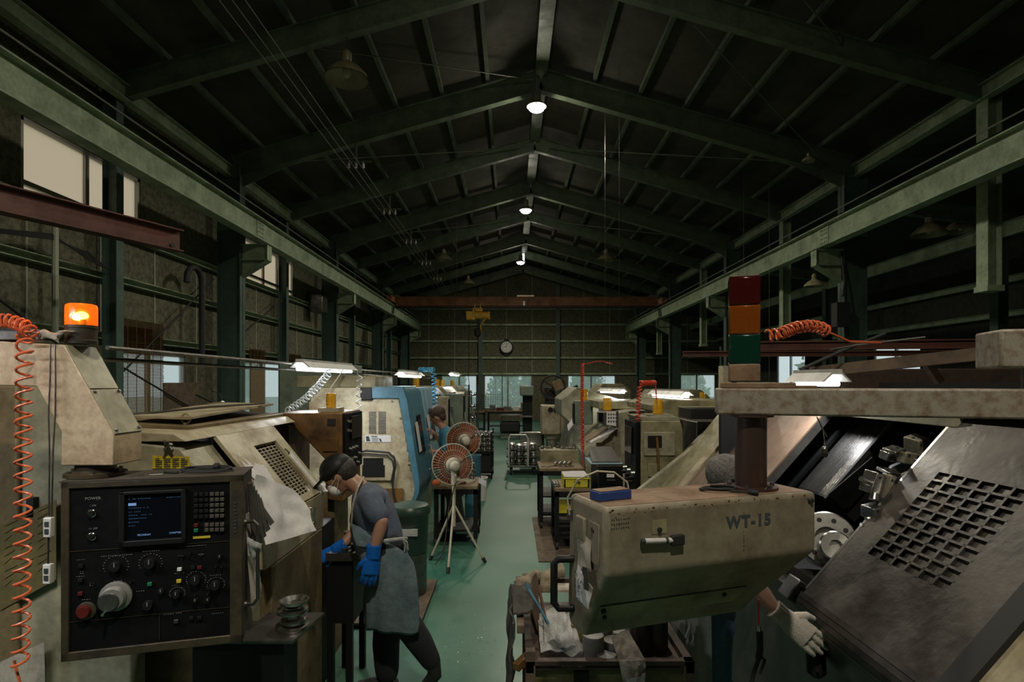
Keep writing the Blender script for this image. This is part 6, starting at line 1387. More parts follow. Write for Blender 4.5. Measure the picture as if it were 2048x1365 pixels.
b = MB(); b.obox((.20, 2.98, .905), (.40, 2.90, .905), .05, .012); b.build('t', 'paper') if False else None
b = MB(); b.box(.20, .30, 2.90, 3.0, .942, .954); tag(b.build('paper_pad', 'paperd'), 'small white pad lying on the back rail of the cart', 'pad')
b = MB(); b.box(.315, .345, 2.86, 2.9, zb, zb+.09); tag(b.build('blue_tape_box', 'glove', bevel=.003), 'small bright blue item at the back of the cart', 'box')
b = MB(); b.lathe((.30, 2.62, zb), [(.03, 0), (.032, .05), (.03, .06)], 18); tag(b.build('amber_jar', 'plate'), 'small amber brown jar beside the bubble wrap', 'jar')
# floor shavings left of the cart
b = MB(); rnd = random.Random(44)
for k in range(220):
    x, y = rnd.gauss(-.02, .05), rnd.gauss(2.55, .18); p = Vector((x, y, .004)); d = Vector((rnd.uniform(-1, 1), rnd.uniform(-1, 1), rnd.uniform(0, .6)))*.008; b.obox(p, p+d, .003, .001)
tag(b.build('metal_shavings', 'steel', smooth=0), 'bright metal shavings scattered on the floor left of the cart', 'shavings', kind='stuff')
b = MB()
for k in range(160):
    x, y = rnd.gauss(-.33, .12), rnd.gauss(4.4, .35); p = Vector((x, y, .004)); d = Vector((rnd.uniform(-1, 1), rnd.uniform(-1, 1), rnd.uniform(0, .6)))*.007; b.obox(p, p+d, .003, .001)
tag(b.build('metal_shavings', 'steel', smooth=0), 'bright metal shavings scattered on the aisle floor behind the worker', 'shavings', kind='stuff')

# ================================================================ RIGHT ROW BEHIND
# cream cabinet machine H
Zh = 5.9
t_ = thing('control_cabinet', 'grimy olive-cream machine cabinet with a dark hatch and an amber beacon on top', 'cabinet', (1.55, 6.1, 0))
xa, xb_ = X_(1282, Zh), X_(1367, Zh); zt2 = Z_(842, Zh)
b = MB(); b.prism([(xa, .45), (xb_-.14, .45), (xb_, .78), (xb_, zt2-.02), (xb_-.02, zt2), (xa, zt2)], Zh, Zh+.62); b.build('cabinet_body', 'olive', t_, bevel=.012)
b = MB(); b.prism([(xa, zt2), (xb_-.01, zt2), (xb_-.05, zt2+.04), (xa-.03, zt2+.04)], Zh+.01, Zh+.6); b.build('cabinet_top', 'creamgrey', t_, bevel=.004)
b = MB(); b.prism(px_poly([(1288, 865), (1350, 865), (1350, 912), (1288, 912)], Zh-.01), Zh-.02, Zh+.005); hb_ = b.build('hatch_door', 'creamgrey', t_, bevel=.006)
b = MB(); b.prism(px_poly([(1295, 872), (1323, 872), (1323, 896), (1295, 896)], Zh-.01), Zh-.026, Zh-.018); b.build('hatch_window', 'black', hb_)
b = MB(); b.prism(px_poly([(1296, 928), (1328, 928), (1328, 954), (1296, 954)], Zh-.01), Zh-.02, Zh+.005); b.build('small_cover', 'olive', t_, bevel=.004)
b = MB(); b.tube([at(1314, 876, Zh-.05), at(1316, 905, Zh-.04), at(1317, 940, Zh-.04)], .014, 8); b.build('hanging_tool', 'brown', t_)
b = MB(); b.box(xa-.05, xa-.002, Zh+.02, Zh+.6, .5, zt2-.02); cf = b.build('control_face', 'panelblack', t_, bevel=.006)
b = MB(); b.box(xa-.07, xa-.05, Zh+.15, Zh+.5, zt2-.36, zt2-.08); b.build('screen', 'screen', cf, bevel=.004)
for k in range(8): b = MB(); yy = Zh+.08+.07*k; zz = zt2-.55-.06*(k % 3); b.cyl((xa-.05, yy, zz), (xa-.09, yy, zz), .022, .018, 12); b.build('knob', 'steel' if k % 3 == 0 else 'black', cf)
b = MB(); b.prism([(xa+.02, 0), (xb_-.12, 0), (xb_-.12, .45), (xa+.02, .45)], Zh+.08, Zh+.6); b.build('pedestal', 'olive', t_)
bx = X_(1316, Zh+.2)
b = MB(); b.box(bx-.13, bx+.13, Zh+.08, Zh+.34, zt2+.041, zt2+.058); b.build('beacon_plate', 'creamgrey', t_)
beacon((bx, Zh+.2, zt2+.06), .052, 'amber beacon on the olive-cream cabinet at right')
coil_hose([at(1276, 842, 5.9), at(1277, 800, 5.9), at(1280, 772, 5.9)], .022, 10, .007, 'redhose', 'short red coiled hose rising from the olive-cream cabinet')
coil_hose([at(1281, 767, 5.9), at(1311, 766, 6.0)], .022, 11, .007, 'redhose', 'bunched horizontal red coil of hose above the olive-cream cabinet', extra=[[at(1311, 768, 6.0), at(1313, 800, 6.0)]])
# machine body behind H : diagonal frame + top
t_ = thing('turning_lathe', 'olive-cream lathe with a diagonal end frame between the cabinet and the WT-15 pendant', 'lathe', (2.2, 6.0, 0), 0)
b = MB(); pr = px_poly([(1352, 1010), (1352, 960), (1440, 868), (1475, 862), (1700, 862), (1700, 1100), (1352, 1100)], 5.35); b.prism(pr, 5.35, 5.8); b.build('end_housing', 'olive', t_, bevel=.01)
b = MB(); pr = px_poly([(1262, 990), (1340, 990), (1452, 862), (1430, 858)], 5.3); b.prism([pr[0], pr[1], pr[2], pr[3]], 5.26, 5.34); b.build('diagonal_frame', 'creamgrey', t_, bevel=.006)
b = MB(); pr = px_poly([(1440, 866), (1475, 866), (1475, 905), (1440, 905)], 5.25); b.prism(pr, 5.2, 5.25); b.build('dusty_window', 'fixture', t_)
b = MB(); b.box(X_(1370, 6.6), 3.6, 6.6, 8.6, .05, 1.72); b.build('bed_housing', 'olive', t_, bevel=.01)
b = MB(); b.box(X_(1372, 6.2), 3.4, 5.85, 6.6, 1.2, 1.60); b.build('slide_cover', 'steeld', t_, bevel=.01)
b = MB(); pr = px_poly([(1300, 810), (1330, 800), (1470, 802), (1470, 835), (1368, 838), (1300, 822)], 7.0); b.prism(pr, 6.9, 8.4); b.build('top_structure', 'olive', t_, bevel=.01)
b = MB(); b.prism(px_poly([(1376, 818), (1450, 818), (1450, 838), (1376, 838)], 5.6), 5.5, 5.9); b.build('dark_bracket', 'black', t_)
b = MB(); sheet(b, [at(1372, 942, 5.1), at(1400, 948, 5.1), at(1396, 975, 5.0), at(1373, 968, 5.0)], .003, amp=.02, seed=3); tag(b.build('paper_sheets', 'paper'), 'white paper sheets propped by the diagonal frame', 'paper')
# machine I: sloped cream lathe with CRT
Zi = 8.4
t_ = thing('turning_lathe', 'cream lathe with white papers on its sloping front and a screen, behind the drawer cabinet', 'lathe', (1.7, 9.0, 0), 0)
pr = px_poly([(1168, 975), (1172, 912), (1236, 858), (1236, 826), (1262, 822), (1290, 822), (1290, 1010), (1168, 1010)], Zi)
b = MB(); b.prism(pr, Zi, Zi+1.9); b.build('body_shell', 'creamgrey', t_, bevel=.012)
b = MB(); b.prism(px_poly([(1192, 886), (1228, 886), (1228, 940), (1192, 940)], Zi), Zi-.012, Zi); b.build('side_door', 'olive', t_, bevel=.006)
b = MB(); b.prism(px_poly([(1196, 824), (1234, 822), (1234, 856), (1196, 846)], Zi-.12), Zi-.25, Zi-.02); mon = b.build('monitor', 'steeld', t_, bevel=.01)
b = MB(); b.prism(px_poly([(1197, 826), (1206, 826), (1206, 844), (1197, 843)], Zi-.26), Zi-.27, Zi-.25); b.build('screen', 'screen', mon)
b = MB(); b.prism(px_poly([(1213, 824), (1232, 823), (1232, 853), (1213, 850)], Zi-.26), Zi-.27, Zi-.25); b.build('key_field', 'white', mon)
b = MB()
for k in range(12): p = at(1216+5*(k % 4), 828+7*(k//4), Zi-.28); b.box(p.x, p.x+.02, Zi-.275, Zi-.27, p.z-.02, p.z)
b.build('keys', 'ink', mon)
b = MB(); sheet(b, [at(1176, 882, Zi-.1), at(1232, 852, Zi-.05), at(1226, 862, Zi-.25), at(1182, 886, Zi-.3)], .01, amp=.01, seed=3); tag(b.build('paper_stack', 'paper'), 'stack of white papers on the sloping front of the cream lathe', 'paper')
b = MB(); b.slab([at(1166, 876, Zi), at(1205, 853, Zi+.1), at(1216, 856, Zi-.1), at(1172, 884, Zi-.15)], .02); tag(b.build('perforated_tray', 'wood'), 'tan slotted tray lying beside the white papers', 'tray')
beacon((X_(1218, Zi), Zi+.15, Z_(822, Zi)+.002), .062, 'amber beacon left on the cream lathe with papers', )
b = MB(); b.box(X_(1196, Zi+.6), X_(1290, Zi+.6), Zi+.5, Zi+1.7, Z_(822, Zi), Z_(803, Zi+.6)); tag(b.build('gearbox_housing', 'olive', bevel=.01), 'flat olive housing on top of the cream lathe with papers', 'housing')
# machine I2 left
Zj = 9.9
t_ = thing('turning_lathe', 'cream lathe with a tall sloping roof behind the red hose', 'lathe', (1.5, 10.8, 0), 0)
b = MB(); b.prism(px_poly([(1134, 970), (1134, 902), (1145, 850), (1122, 830), (1122, 800), (1153, 775), (1205, 790), (1240, 800), (1240, 970)], Zj+.8), Zj+.7, Zj+2.4); b.build('body_shell', 'creamgrey', t_, bevel=.012)
b = MB(); b.prism(px_poly([(1150, 802), (1186, 802), (1186, 850), (1150, 850)], Zj), Zj, Zj+.3); cb = b.build('control_box', 'greengrey', t_, bevel=.015)
b = MB(); b.prism(px_poly([(1148, 808), (1152, 808), (1152, 848), (1148, 848)], Zj), Zj+.02, Zj+.28); b.build('control_face', 'panelblack', cb)
beacon((X_(1170, Zj), Zj+.15, Z_(802, Zj)+.002), .068, 'amber beacon on the grey-green control box beside the red hose')
b = MB(); sheet(b, [at(1134, 850, Zj+.3), at(1150, 830, Zj+.4), at(1151, 845, Zj+.2), at(1136, 862, Zj+.1)], .01, amp=.01, seed=5); tag(b.build('paper_stack', 'paper'), 'white papers on the slope of the lathe left of the red hose', 'paper')
coil_hose([at(1165, 728, 8.0), at(1164, 800, 8.0), at(1165, 900, 8.0)], .021, 46, .008, 'redhose', 'long red coiled hose hanging straight down at the right of the aisle', extra=[[at(1165, 900, 8.0), at(1167, 940, 8.0), at(1168, 962, 8.0)], [at(1163, 729, 8.0), at(1176, 728, 8.1), at(1190, 724, 8.3), at(1206, 723, 8.6), at(1225, 728, 8.9)]])
# machine J cream cabinet box
Zk = 13.6
t_ = thing('machining_centre', 'cream machining centre cabinet with two round dials beside the big wheel', 'machine', (1.2, 14.0, 0))
b = MB(); b.prism(px_poly([(1084, 812), (1121, 812), (1121, 870), (1084, 870)], Zk), Zk, Zk+.9); b.build('cabinet_body', 'cream', t_, bevel=.02)
b = MB(); b.prism(px_poly([(1120, 905), (1120, 800), (1150, 782), (1180, 782), (1180, 905)], Zk+.1), Zk+.1, Zk+1.6); b.build('column_housing', 'cream', t_, bevel=.02)
b = MB(); b.prism(px_poly([(1092, 870), (1130, 870), (1128, 880), (1094, 880)], Zk), Zk+.1, Zk+.8); b.prism(px_poly([(1096, 880), (1125, 880), (1125, 916), (1096, 916)], Zk), Zk+.15, Zk+.7); b.build('base_stand', 'creamgrey', t_)
for px_ in (1101, 1111.5):
    b = MB(); q = at(px_, 820, Zk); b.cyl(q, q-Vector((0, .03, 0)), .06, n=24); b.build('round_dial', 'black', t_)
t_ = thing('belt_wheel', 'large dark spoked belt wheel above the cream machining centre', 'wheel', at(1105, 800, 14.6))
c = at(1106, 775, 14.6); b = MB(); b.tube([c+Vector((.30*math.cos(2*PI*k/36), 0, .30*math.sin(2*PI*k/36))) for k in range(37)], .025, 8); b.build('rim', 'rubber', t_)
for k in range(5): a = k*2*PI/5; b = MB(); b.obox(c, c+Vector((.3*math.cos(a), 0, .3*math.sin(a))), .03, .03, (0, 1, 0)); b.build('spoke', 'rubber', t_)
b = MB(); b.box(c.x-.2, c.x+.06, 14.75, 15.2, Z_(812, 14.6), Z_(775, 14.6)); b.box(c.x-.1, c.x+.06, 14.7, 14.9, Z_(812, 14.6), c.z); b.build('motor_block', 'rubber', t_, bevel=.02)
b = MB(); b.T = Matrix.Translation(at(1116, 771, 14.2)) @ Matrix.Rotation(-.4, 4, 'Y'); b.box(-.12, .12, -.1, .1, -.12, .12); tag(b.build('tilted_carton', 'wood', bevel=.01), 'small tan box tilted on top of the dark machine by the belt wheel', 'box')
b = MB(); b.obox(at(1115, 793, 14.1), at(1155, 772, 14.1), .15, .06); tag(b.build('conveyor_chute', 'rubber'), 'dark sloping chute below the tilted tan box', 'chute')
for k, (px0, px1, top_, Zz, m_, lb) in enumerate(((1180, 1262, 768, 16.5, 'olive', 'olive machine under the far end wall window at right'), (1290, 1350, 790, 11.5, 'creamgrey', 'cream machine in the right row behind the grey work light'), (1372, 1440, 802, 12.5, 'creamgrey', 'cream machine in the side aisle'), (1290, 1420, 780, 16.0, 'olive', 'olive machine bulk far in the side aisle'))):
    t_ = thing('machine_tool', lb, 'machine', (X_((px0+px1)/2, Zz), Zz+.8, 0), 0, 'far right machines')
    zt3 = Z_(top_, Zz); b = MB(); xa, xb_ = X_(px0, Zz), X_(px1, Zz); b.prism([(xa-.1, 0), (xb_, 0), (xb_, zt3-.2), (xb_-.25, zt3), (xa+.35, zt3), (xa, zt3-.5)], Zz, Zz+1.6); b.build('body_shell', m_, t_, bevel=.02)
    b = MB(); b.box(xa+.4, xb_-.2, Zz-.02, Zz, .9, zt3-.3); b.build('front_panel', 'creamgrey', t_, bevel=.01)
    b = MB(); b.box(xa-.02, xa+.3, Zz-.25, Zz-.03, 1.0, 1.55); b.build('control_box', 'black', t_, bevel=.01)
beacon((X_(1420, 12.5)-.1, 12.7, Z_(802, 12.5)+.002), .06, 'amber beacon in the side aisle seen left of the signal tower')
# long oily truss of ducts behind the swing arm
t_ = thing('jib_truss', 'sloping dark brown square-tube boom behind the swing arm at right', 'boom', (2.3, 3.7, 2.1))
b = MB(); b.obox(at(1625, 745, 3.9), at(2040, 700, 3.0), .08, .07); b.build('boom_tube', 'oldwood', t_)
b = MB(); b.obox(at(1645, 742, 3.9)-Vector((0, 0, .03)), at(1700, 770, 3.8), .03, .03); b.build('boom_strut', 'oldwood', t_)
b = MB(); b.obox(at(1850, 722, 3.4), at(1880, 765, 3.4), .04, .04); b.build('boom_strut', 'oldwood', t_)
b = MB(); b.tube([at(1660, 700, 3.6), at(1720, 690, 3.6), at(1850, 675, 3.5)], .007, 6); b.build('boom_wire', 'steeld', t_)
b = MB(); b.tube([at(1600, 740, 3.8), at(1690, 700, 3.8), at(1770, 668, 3.8)], .012, 6); b.build('stay_rod', 'rubber', t_)
b = MB(); b.box(X_(1690, 4.9), X_(2048, 4.9), 4.9, 5.3, 1.92, Z_(738, 4.9)); tag(b.build('cover_box', 'rustf', bevel=.01), 'long dark rusty cover box behind the swing arm', 'box')

# ---------------------------------------------------------------- trolleys on the right of the aisle
tr1 = table('tool_trolley', 'dark steel trolley with finished rings on a wooden top, right of the aisle', X_(1078, 8.0), .98, 7.85, 8.55, .83, 'black', shelf=[.45, .2], castor=True)
b = MB(); b.box(.42, .98, 8.5, 8.53, .83, 1.0); b.box(.42, .98, 8.53, 8.9, .98, 1.0); b.build('raised_shelf', 'olive', tr1)
tr2 = table('tool_trolley', 'dark steel trolley carrying the yellow crate, right of the aisle', X_(1108, 7.0), .93, 6.85, 7.5, .74, 'black', shelf=[.42, .15], castor=True)
def ring_part(loc, r, h_, lb, grp, nm='steel_ring', m='steel', axis=(0, 0, 1), cat='ring'):
    b = MB(); b.lathe(loc, [(r, 0), (r*1.02, h_*.1), (r, h_*.3), (r*.7, h_*.45), (r*.7, h_*.9), (r*.62, h_), (r*.45, h_), (r*.42, h_*.2)], 24, axis)
    return tag(b.build(nm, m), lb, cat, grp)
for k in range(4):
    ring_part((X_(1113, 8.0)+k*.064, 8.1, .862), .031, .03, 'bright steel ring standing in a row of four on the wooden trolley top', 'row of four rings on the trolley', axis=(0, -1, 0))
rnd = random.Random(17)
for k in range(14):
    x, y = rnd.uniform(.44, .94), rnd.uniform(8.58, 8.85); b = MB()
    if k % 2: b.lathe((x, y, 1.0), [(.03, 0), (.03, .03), (.018, .035), (.018, .08 if k % 4 == 1 else .04)], 14)
    else: b.obox((x-.03, y, 1.012), (x+.04, y+rnd.uniform(-.03, .03), 1.012), .03, .024)
    tag(b.build('tool_bit' if k % 2 == 0 else 'steel_collar', 'steel' if k % 3 else 'steeld'), ('small steel collar on the raised shelf of the trolley' if k % 2 else 'flat steel tool bit on the raised shelf of the trolley'), 'tool' if k % 2 == 0 else 'collar', 'collars on the raised shelf' if k % 2 else 'tool bits on the raised shelf')
for k in range(7):
    x, y = rnd.uniform(.45, .9), rnd.uniform(7.92, 8.05); b = MB(); b.obox((x-.05, y, .838), (x+.05, y+rnd.uniform(-.04, .04), .838), .012, .012); tag(b.build('hex_key', 'steel'), 'thin steel key lying on the wooden trolley top', 'tool', 'keys on the wooden trolley top')
t_ = thing('yellow_crate', 'bright yellow plastic crate with papers on the right-hand trolley', 'crate', (X_(1153, 6.95), 7.1, .742))
xa, xb_ = X_(1128, 6.9), X_(1178, 6.9)
b = MB(); b.box(xa, xb_, 6.88, 6.90, .742, .86); b.box(xa, xb_, 7.28, 7.3, .742, .86); b.box(xa, xa+.02, 6.88, 7.3, .742, .86); b.box(xb_-.02, xb_, 6.88, 7.3, .742, .86); b.box(xa, xb_, 6.88, 7.3, .742, .752); b.box(xa-.01, xb_+.01, 6.87, 6.885, .845, .862); b.build('crate_shell', 'yellow', t_, bevel=.003)
b = MB(); b.box(xa+.12, xa+.15, 6.868, 6.88, .79, .82); b.box(xa+.16, xa+.19, 6.868, 6.88, .79, .82); b.build('crate_slots', 'ink', t_)
b = MB(); sheet(b, [(xa+.0, 6.9, .87), (xb_, 6.9, .868), (xb_-.01, 7.28, .875), (xa, 7.28, .872)], .006, amp=.008, seed=2); tag(b.build('paper_sheet', 'paper'), 'white paper lying on top of the yellow crate', 'paper')
b = MB(); b.box(.55, .85, 6.9, 7.3, .43, .52); tag(b.build('yellow_tray', 'yellow', bevel=.004), 'small yellow tray on the lower shelf of the crate trolley', 'tray')
for k in range(6): ring_part((X_(1113, 6.95)-.02+.035*(k % 2), 6.95+.07*(k//2), .742+.0), .03, .05, 'small steel ring on the trolley left of the yellow crate', 'rings left of the yellow crate')
# duckboards right
t_ = thing('duckboard', 'worn wooden duckboard on the floor under the right-hand trolleys', 'board', (.5, 7.4, 0))
b = MB(); b.box(X_(1072, 7.6)-.02, 1.0, 6.4, 8.5, .001, .012); b.build('board_top', 'oldwood', t_)
# drawer cabinet with open binder
t_ = thing('drawer_cabinet', 'black steel drawer cabinet with an open tray on top, left of the olive-cream cabinet', 'cabinet', (1.18, 7.0, 0))
xa, xb_ = X_(1196, 6.8), X_(1246, 6.8)
b = MB(); b.box(xa, xb_, 6.8, 7.4, .03, Z_(935, 6.8)); b.build('cabinet_body', 'black', t_, bevel=.006)
b = MB(); b.box(xa-.005, xb_+.005, 6.79, 7.41, Z_(935, 6.8), Z_(929, 6.8)); b.build('cabinet_top', 'steeld', t_, bevel=.004)
for k in range(4):
    zt4 = Z_(938, 6.8)-k*.2; b = MB(); b.box(xa+.01, xb_-.01, 6.785, 6.80, zt4-.19, zt4); dw = b.build('drawer', 'panelblack', t_, bevel=.003)
    b = MB(); b.box(xa+.1, xa+.2, 6.765, 6.785, zt4-.14, zt4-.12); b.build('handle', 'steeld', dw)
    if k == 0: b = MB(); b.box(xa+.1, xa+.19, 6.78, 6.785, zt4-.1, zt4-.06); b.build('label_card', 'white', dw)
b = MB(); za_ = Z_(929, 6.8)+.002; b.box(xa-.09, xb_+.0, 6.78, 7.35, za_, za_+.008); tag(b.build('blue_sheet', 'bluelight'), 'pale blue sheet under the grey lid on the drawer cabinet', 'sheet')
b = MB(); b.slab([(xa-.06, 6.85, za_+.012), (xb_-.02, 6.85, za_+.012), (xb_-.05, 7.3, za_+.14), (xa-.05, 7.3, za_+.14)], .012); tag(b.build('grey_lid', 'steeld'), 'grey sloping metal lid on the drawer cabinet', 'lid')
# platform trolley with steel parts
t_ = thing('platform_trolley', 'small platform trolley stacked with shiny steel parts in the aisle', 'trolley', (.28, 12.7, 0))
xa, xb_ = X_(1015, 12.4), X_(1076, 12.4)
b = MB(); b.box(xa, xb_, 12.4, 13.4, .17, .21); b.build('deck', 'steeld', t_, bevel=.01)
for x in (xa+.08, xb_-.08):
    for y in (12.5, 13.3): b = MB(); b.cyl((x-.02, y, .075), (x+.02, y, .075), .075, n=18); b.box(x-.03, x+.03, y-.03, y+.03, .1, .17); b.build('castor_wheel', 'rubber', t_)
b = MB(); x2 = X_(1056, 12.4); b.tube([(xa+.03, 12.42, .2), (xa+.03, 12.42, .8), (xa+.06, 12.42, .87), (x2-.05, 12.42, .87), (x2, 12.42, .8), (x2, 12.42, .2)], .017, 8); b.build('push_handle', 'fixture', t_)
i = 0
protos = {}
def part_stack(x, y, z, s, grp, lb):
    if 'p' not in protos:
        b = MB(); b.lathe((0, 0, 0), [(.05, 0), (.075, .01), (.075, .03), (.045, .045), (.04, .075), (.05, .09), (.02, .095), (.02, .01)], 20)
        o = b.build('valve_body', 'steel'); o.location = (0, 0, 0)
        protos['p'] = o; tag(o, lb, 'steel part', grp); o.location = (x, y, z); o.scale = (s,)*3; return o
    o = protos['p'].copy(); COL.objects.link(o); o.location = (x, y, z); o.scale = (s,)*3; tag(o, lb, 'steel part', grp); return o
for gx in range(4):
    for gy_ in range(3):
        for gz in range(3 if (gx+gy_) % 3 else 2):
            part_stack(xa+.10+gx*.155, 12.52+gy_*.2, .212+gz*.150, 1.0*1.5 if False else 1.02, 'steel parts on the platform trolley', 'shiny turned steel part stacked on the platform trolley') if False else part_stack(xa+.09+gx*.16, 12.55+gy_*.22, .212+gz*.1462, 1.53, 'steel parts on the platform trolley', 'shiny turned steel part stacked on the platform trolley')
# kegs
for k, (px_, Zz, py_, r_, lb) in enumerate(((1064, 14.2, 868, .30, 'large ribbed galvanised drum behind the platform trolley'),)):
    t_ = thing('steel_drum', lb, 'drum', (X_(px_, Zz), Zz, 0))
    b = MB(); hh = Z_(868, Zz); b.lathe((X_(px_, Zz), Zz, .0), [(r_, 0), (r_, hh*.25), (r_*1.05, hh*.28), (r_, hh*.31), (r_, hh*.6), (r_*1.05, hh*.63), (r_, hh*.66), (r_, hh), (r_*1.04, hh+.02), (r_*.9, hh+.01), (r_*.9, hh*.5)], 36); b.build('drum_shell', 'alu', t_)
# rack of parts left side
t_ = thing('parts_rack', 'dark rack loaded with rows of steel parts beside the left row of machines', 'rack', (-.75, 12.3, 0))
xa, xb_ = X_(941, 11.9), X_(985, 11.9)
b = MB(); b.box(xa, xb_, 11.9, 12.7, .52, .56); b.build('rack_shelf', 'black', t_); b = MB(); b.box(xa, xb_, 11.9, 12.7, .12, .16); b.build('lower_shelf', 'black', t_)
for x in (xa, xb_-.03):
    for y in (11.9, 12.67): b = MB(); b.box(x, x+.03, y, y+.03, 0, 1.0); b.build('leg', 'black', t_)
b = MB(); b.box(xa+.05, xb_-.05, 11.95, 12.6, .16, .5); b.build('dark_crate', 'rubber', t_)
for gx in range(4):
    for gy_ in range(2):
        for gz in range(4): part_stack(xa+.06+gx*.112, 12.0+gy_*.2, .562+gz*.105, 1.1, 'steel parts on the dark rack', 'shiny turned steel part stacked on the dark rack at left of the aisle')
t_ = thing('white_bucket', 'white plastic bucket at the left edge of the aisle by the teal drum', 'bucket', (X_(955, 9.8), 9.8, 0))
b = MB(); b.lathe((X_(957, 9.8), 9.8, 0), [(.13, 0), (.15, .36), (.16, .37), (.16, .39), (.14, .39), (.125, .05)], 26); b.build('bucket_shell', 'white', t_)
t_ = thing('blue_drum', 'teal blue drum with parts, behind the nearer fan', 'drum', (X_(945, 8.6), 8.6, 0))
b = MB(); b.lathe((X_(946, 8.6), 8.6, 0), [(.12, 0), (.12, .9), (.125, .92), (.11, .92), (.11, .5)], 26); b.build('drum_shell', 'blue', t_)
for gx in range(3):
    for gz in range(4): part_stack(X_(932, 7.5)+gx*.06-.03, 7.42-.02*gx, .742+gz*.058, .62, 'small steel parts stacked behind the fan', 'small shiny turned part stacked on the trolley behind the fan')
# people's surroundings on work trolley
t_ = thing('orange_tub', 'small orange tub on the trolley under the nearer fan', 'tub', (X_(872, 7.1), 7.12, .742))
b = MB(); b.box(X_(862, 7.1)+.02, X_(880, 7.1), 7.05, 7.2, .742, .79); b.build('tub_body', 'orangelens' if False else 'orange', t_, bevel=.01)
b = MB(); b.tube(ring((X_(915, 7.2), 7.15, .742), .10, .006, 3, .6, seed=4), .006, 6); tag(b.build('cable_coil', 'redbeam'), 'dark red coil of cable on the trolley top under the fan', 'cable')
# clutter at far end by the window
rnd = random.Random(77)
def far_bench(x0, x1, y, z, lb):
    return table('work_bench', lb, x0, x1, y, y+.7, z, 'black', shelf=[.3], grp='far work benches')
far_bench(X_(975, 22.5), X_(1060, 22.5), 22.5, .9, 'far work bench below the end wall window with boxes')
far_bench(X_(935, 20.5), X_(968, 20.5), 20.9, .95, 'far work bench left of the end wall window')
items = [((1000, 22.7), 'red_crate', 'redbtn', (.28, .25, .12), 'red crate on the far bench'), ((985, 22.7), 'wire_basket', 'steeld', (.22, .3, .22), 'dark basket on the far bench left of the red crate'), ((1015, 22.9), 'steel_toolbox', 'steeld', (.3, .25, .16), 'grey toolbox on the far bench right of the red crate'),
         ((1032, 22.8), 'white_carton', 'white', (.25, .2, .15), 'white box on the far bench'), ((1048, 22.9), 'brown_carton', 'wood', (.25, .25, .3), 'brown carton on the far bench near the dark column')]
for (px_, Zz), nm, m_, (w_, d_, h_), lb in items:
    x = X_(px_, Zz); b = MB(); b.box(x-w_/2, x+w_/2, Zz-d_/2, Zz+d_/2, .901, .901+h_); b.box(x-w_/2-.01, x+w_/2+.01, Zz-d_/2-.01, Zz+d_/2+.01, .901+h_*.85, .901+h_*.9); tag(b.build(nm, m_, bevel=.006), lb, 'box')
t_ = thing('wire_cage', 'tall wire mesh rack in front of the end wall window', 'rack', (-1.0, 24.2, 0))
b = MB()
for k in range(12): x = -1.5+k*.1; b.box(x, x+.008, 24.2, 24.208, .6, 2.3 if k in (0, 8) else 1.5)
for k in range(9): z = .7+k*.1; b.box(-1.5, -.4, 24.2, 24.208, z, z+.008)
b.build('mesh_panel', 'rubber', t_, smooth=0)
for x in (-1.5, -.42): b = MB(); b.box(x-.01, x+.02, 24.2, 24.24, 0, 2.3); b.build('upright', 'rubber', t_, smooth=0)
# dark clutter machines at far centre (grinder, shelf tower)
for k, (px0, px1, y_top, Zz, lb) in enumerate(((885, 905, 778, 21.6, 'dark drilling machine silhouette left of the aisle end'), (1040, 1068, 772, 19.8, 'dark drill press at the far end right of the window'), (1000, 1040, 845, 20.5, 'low dark machine under the end wall window'))):
    xa, xb_ = X_(px0, Zz), X_(px1, Zz); zt5 = Z_(y_top, Zz)
    t_ = thing('drill_press' if k < 2 else 'bench_machine', lb, 'machine', ((xa+xb_)/2, Zz, 0))
    b = MB(); b.box(xa, xb_, Zz, Zz+.7, 0, .2); b.box(xa+.1, xb_-.05, Zz+.3, Zz+.6, .2, zt5-.3) if zt5 > 1.2 else b.box(xa+.05, xb_-.05, Zz+.1, Zz+.6, .2, zt5); b.build('machine_column', 'rubber' if k % 2 else 'greengrey', t_, bevel=.02)
    b = MB(); b.box(xa, xb_, Zz-.1, Zz+.6, zt5-.35, zt5); b.build('machine_head', 'greengrey' if k % 2 else 'rubber', t_, bevel=.04)
    b = MB(); b.box(xa, xb_, Zz-.05, Zz+.4, .8, .86); b.build('machine_table', 'steeld', t_, bevel=.01)
# tall shelf tower w. boxes (dark, chrome bits) left
t_ = thing('shelf_tower', 'tall narrow rack of steel parts left of the end wall post', 'rack', (X_(946, 16.5), 16.5, 0))
xa, xb_ = X_(936, 16.4), X_(956, 16.4)
for x in (xa, xb_-.02): b = MB(); b.box(x, x+.02, 16.4, 16.8, 0, Z_(770, 16.4)); b.build('upright', 'rubber', t_)
for k in range(5): z = .3+k*.33; b = MB(); b.box(xa, xb_, 16.4, 16.8, z, z+.02); b.build('shelf', 'steeld', t_)
for k in range(5):
    for j in range(2): part_stack(xa+.08+j*.13, 16.5, .321+k*.33, .85, 'steel parts on the tall narrow rack', 'turned steel part on a shelf of the tall narrow rack')
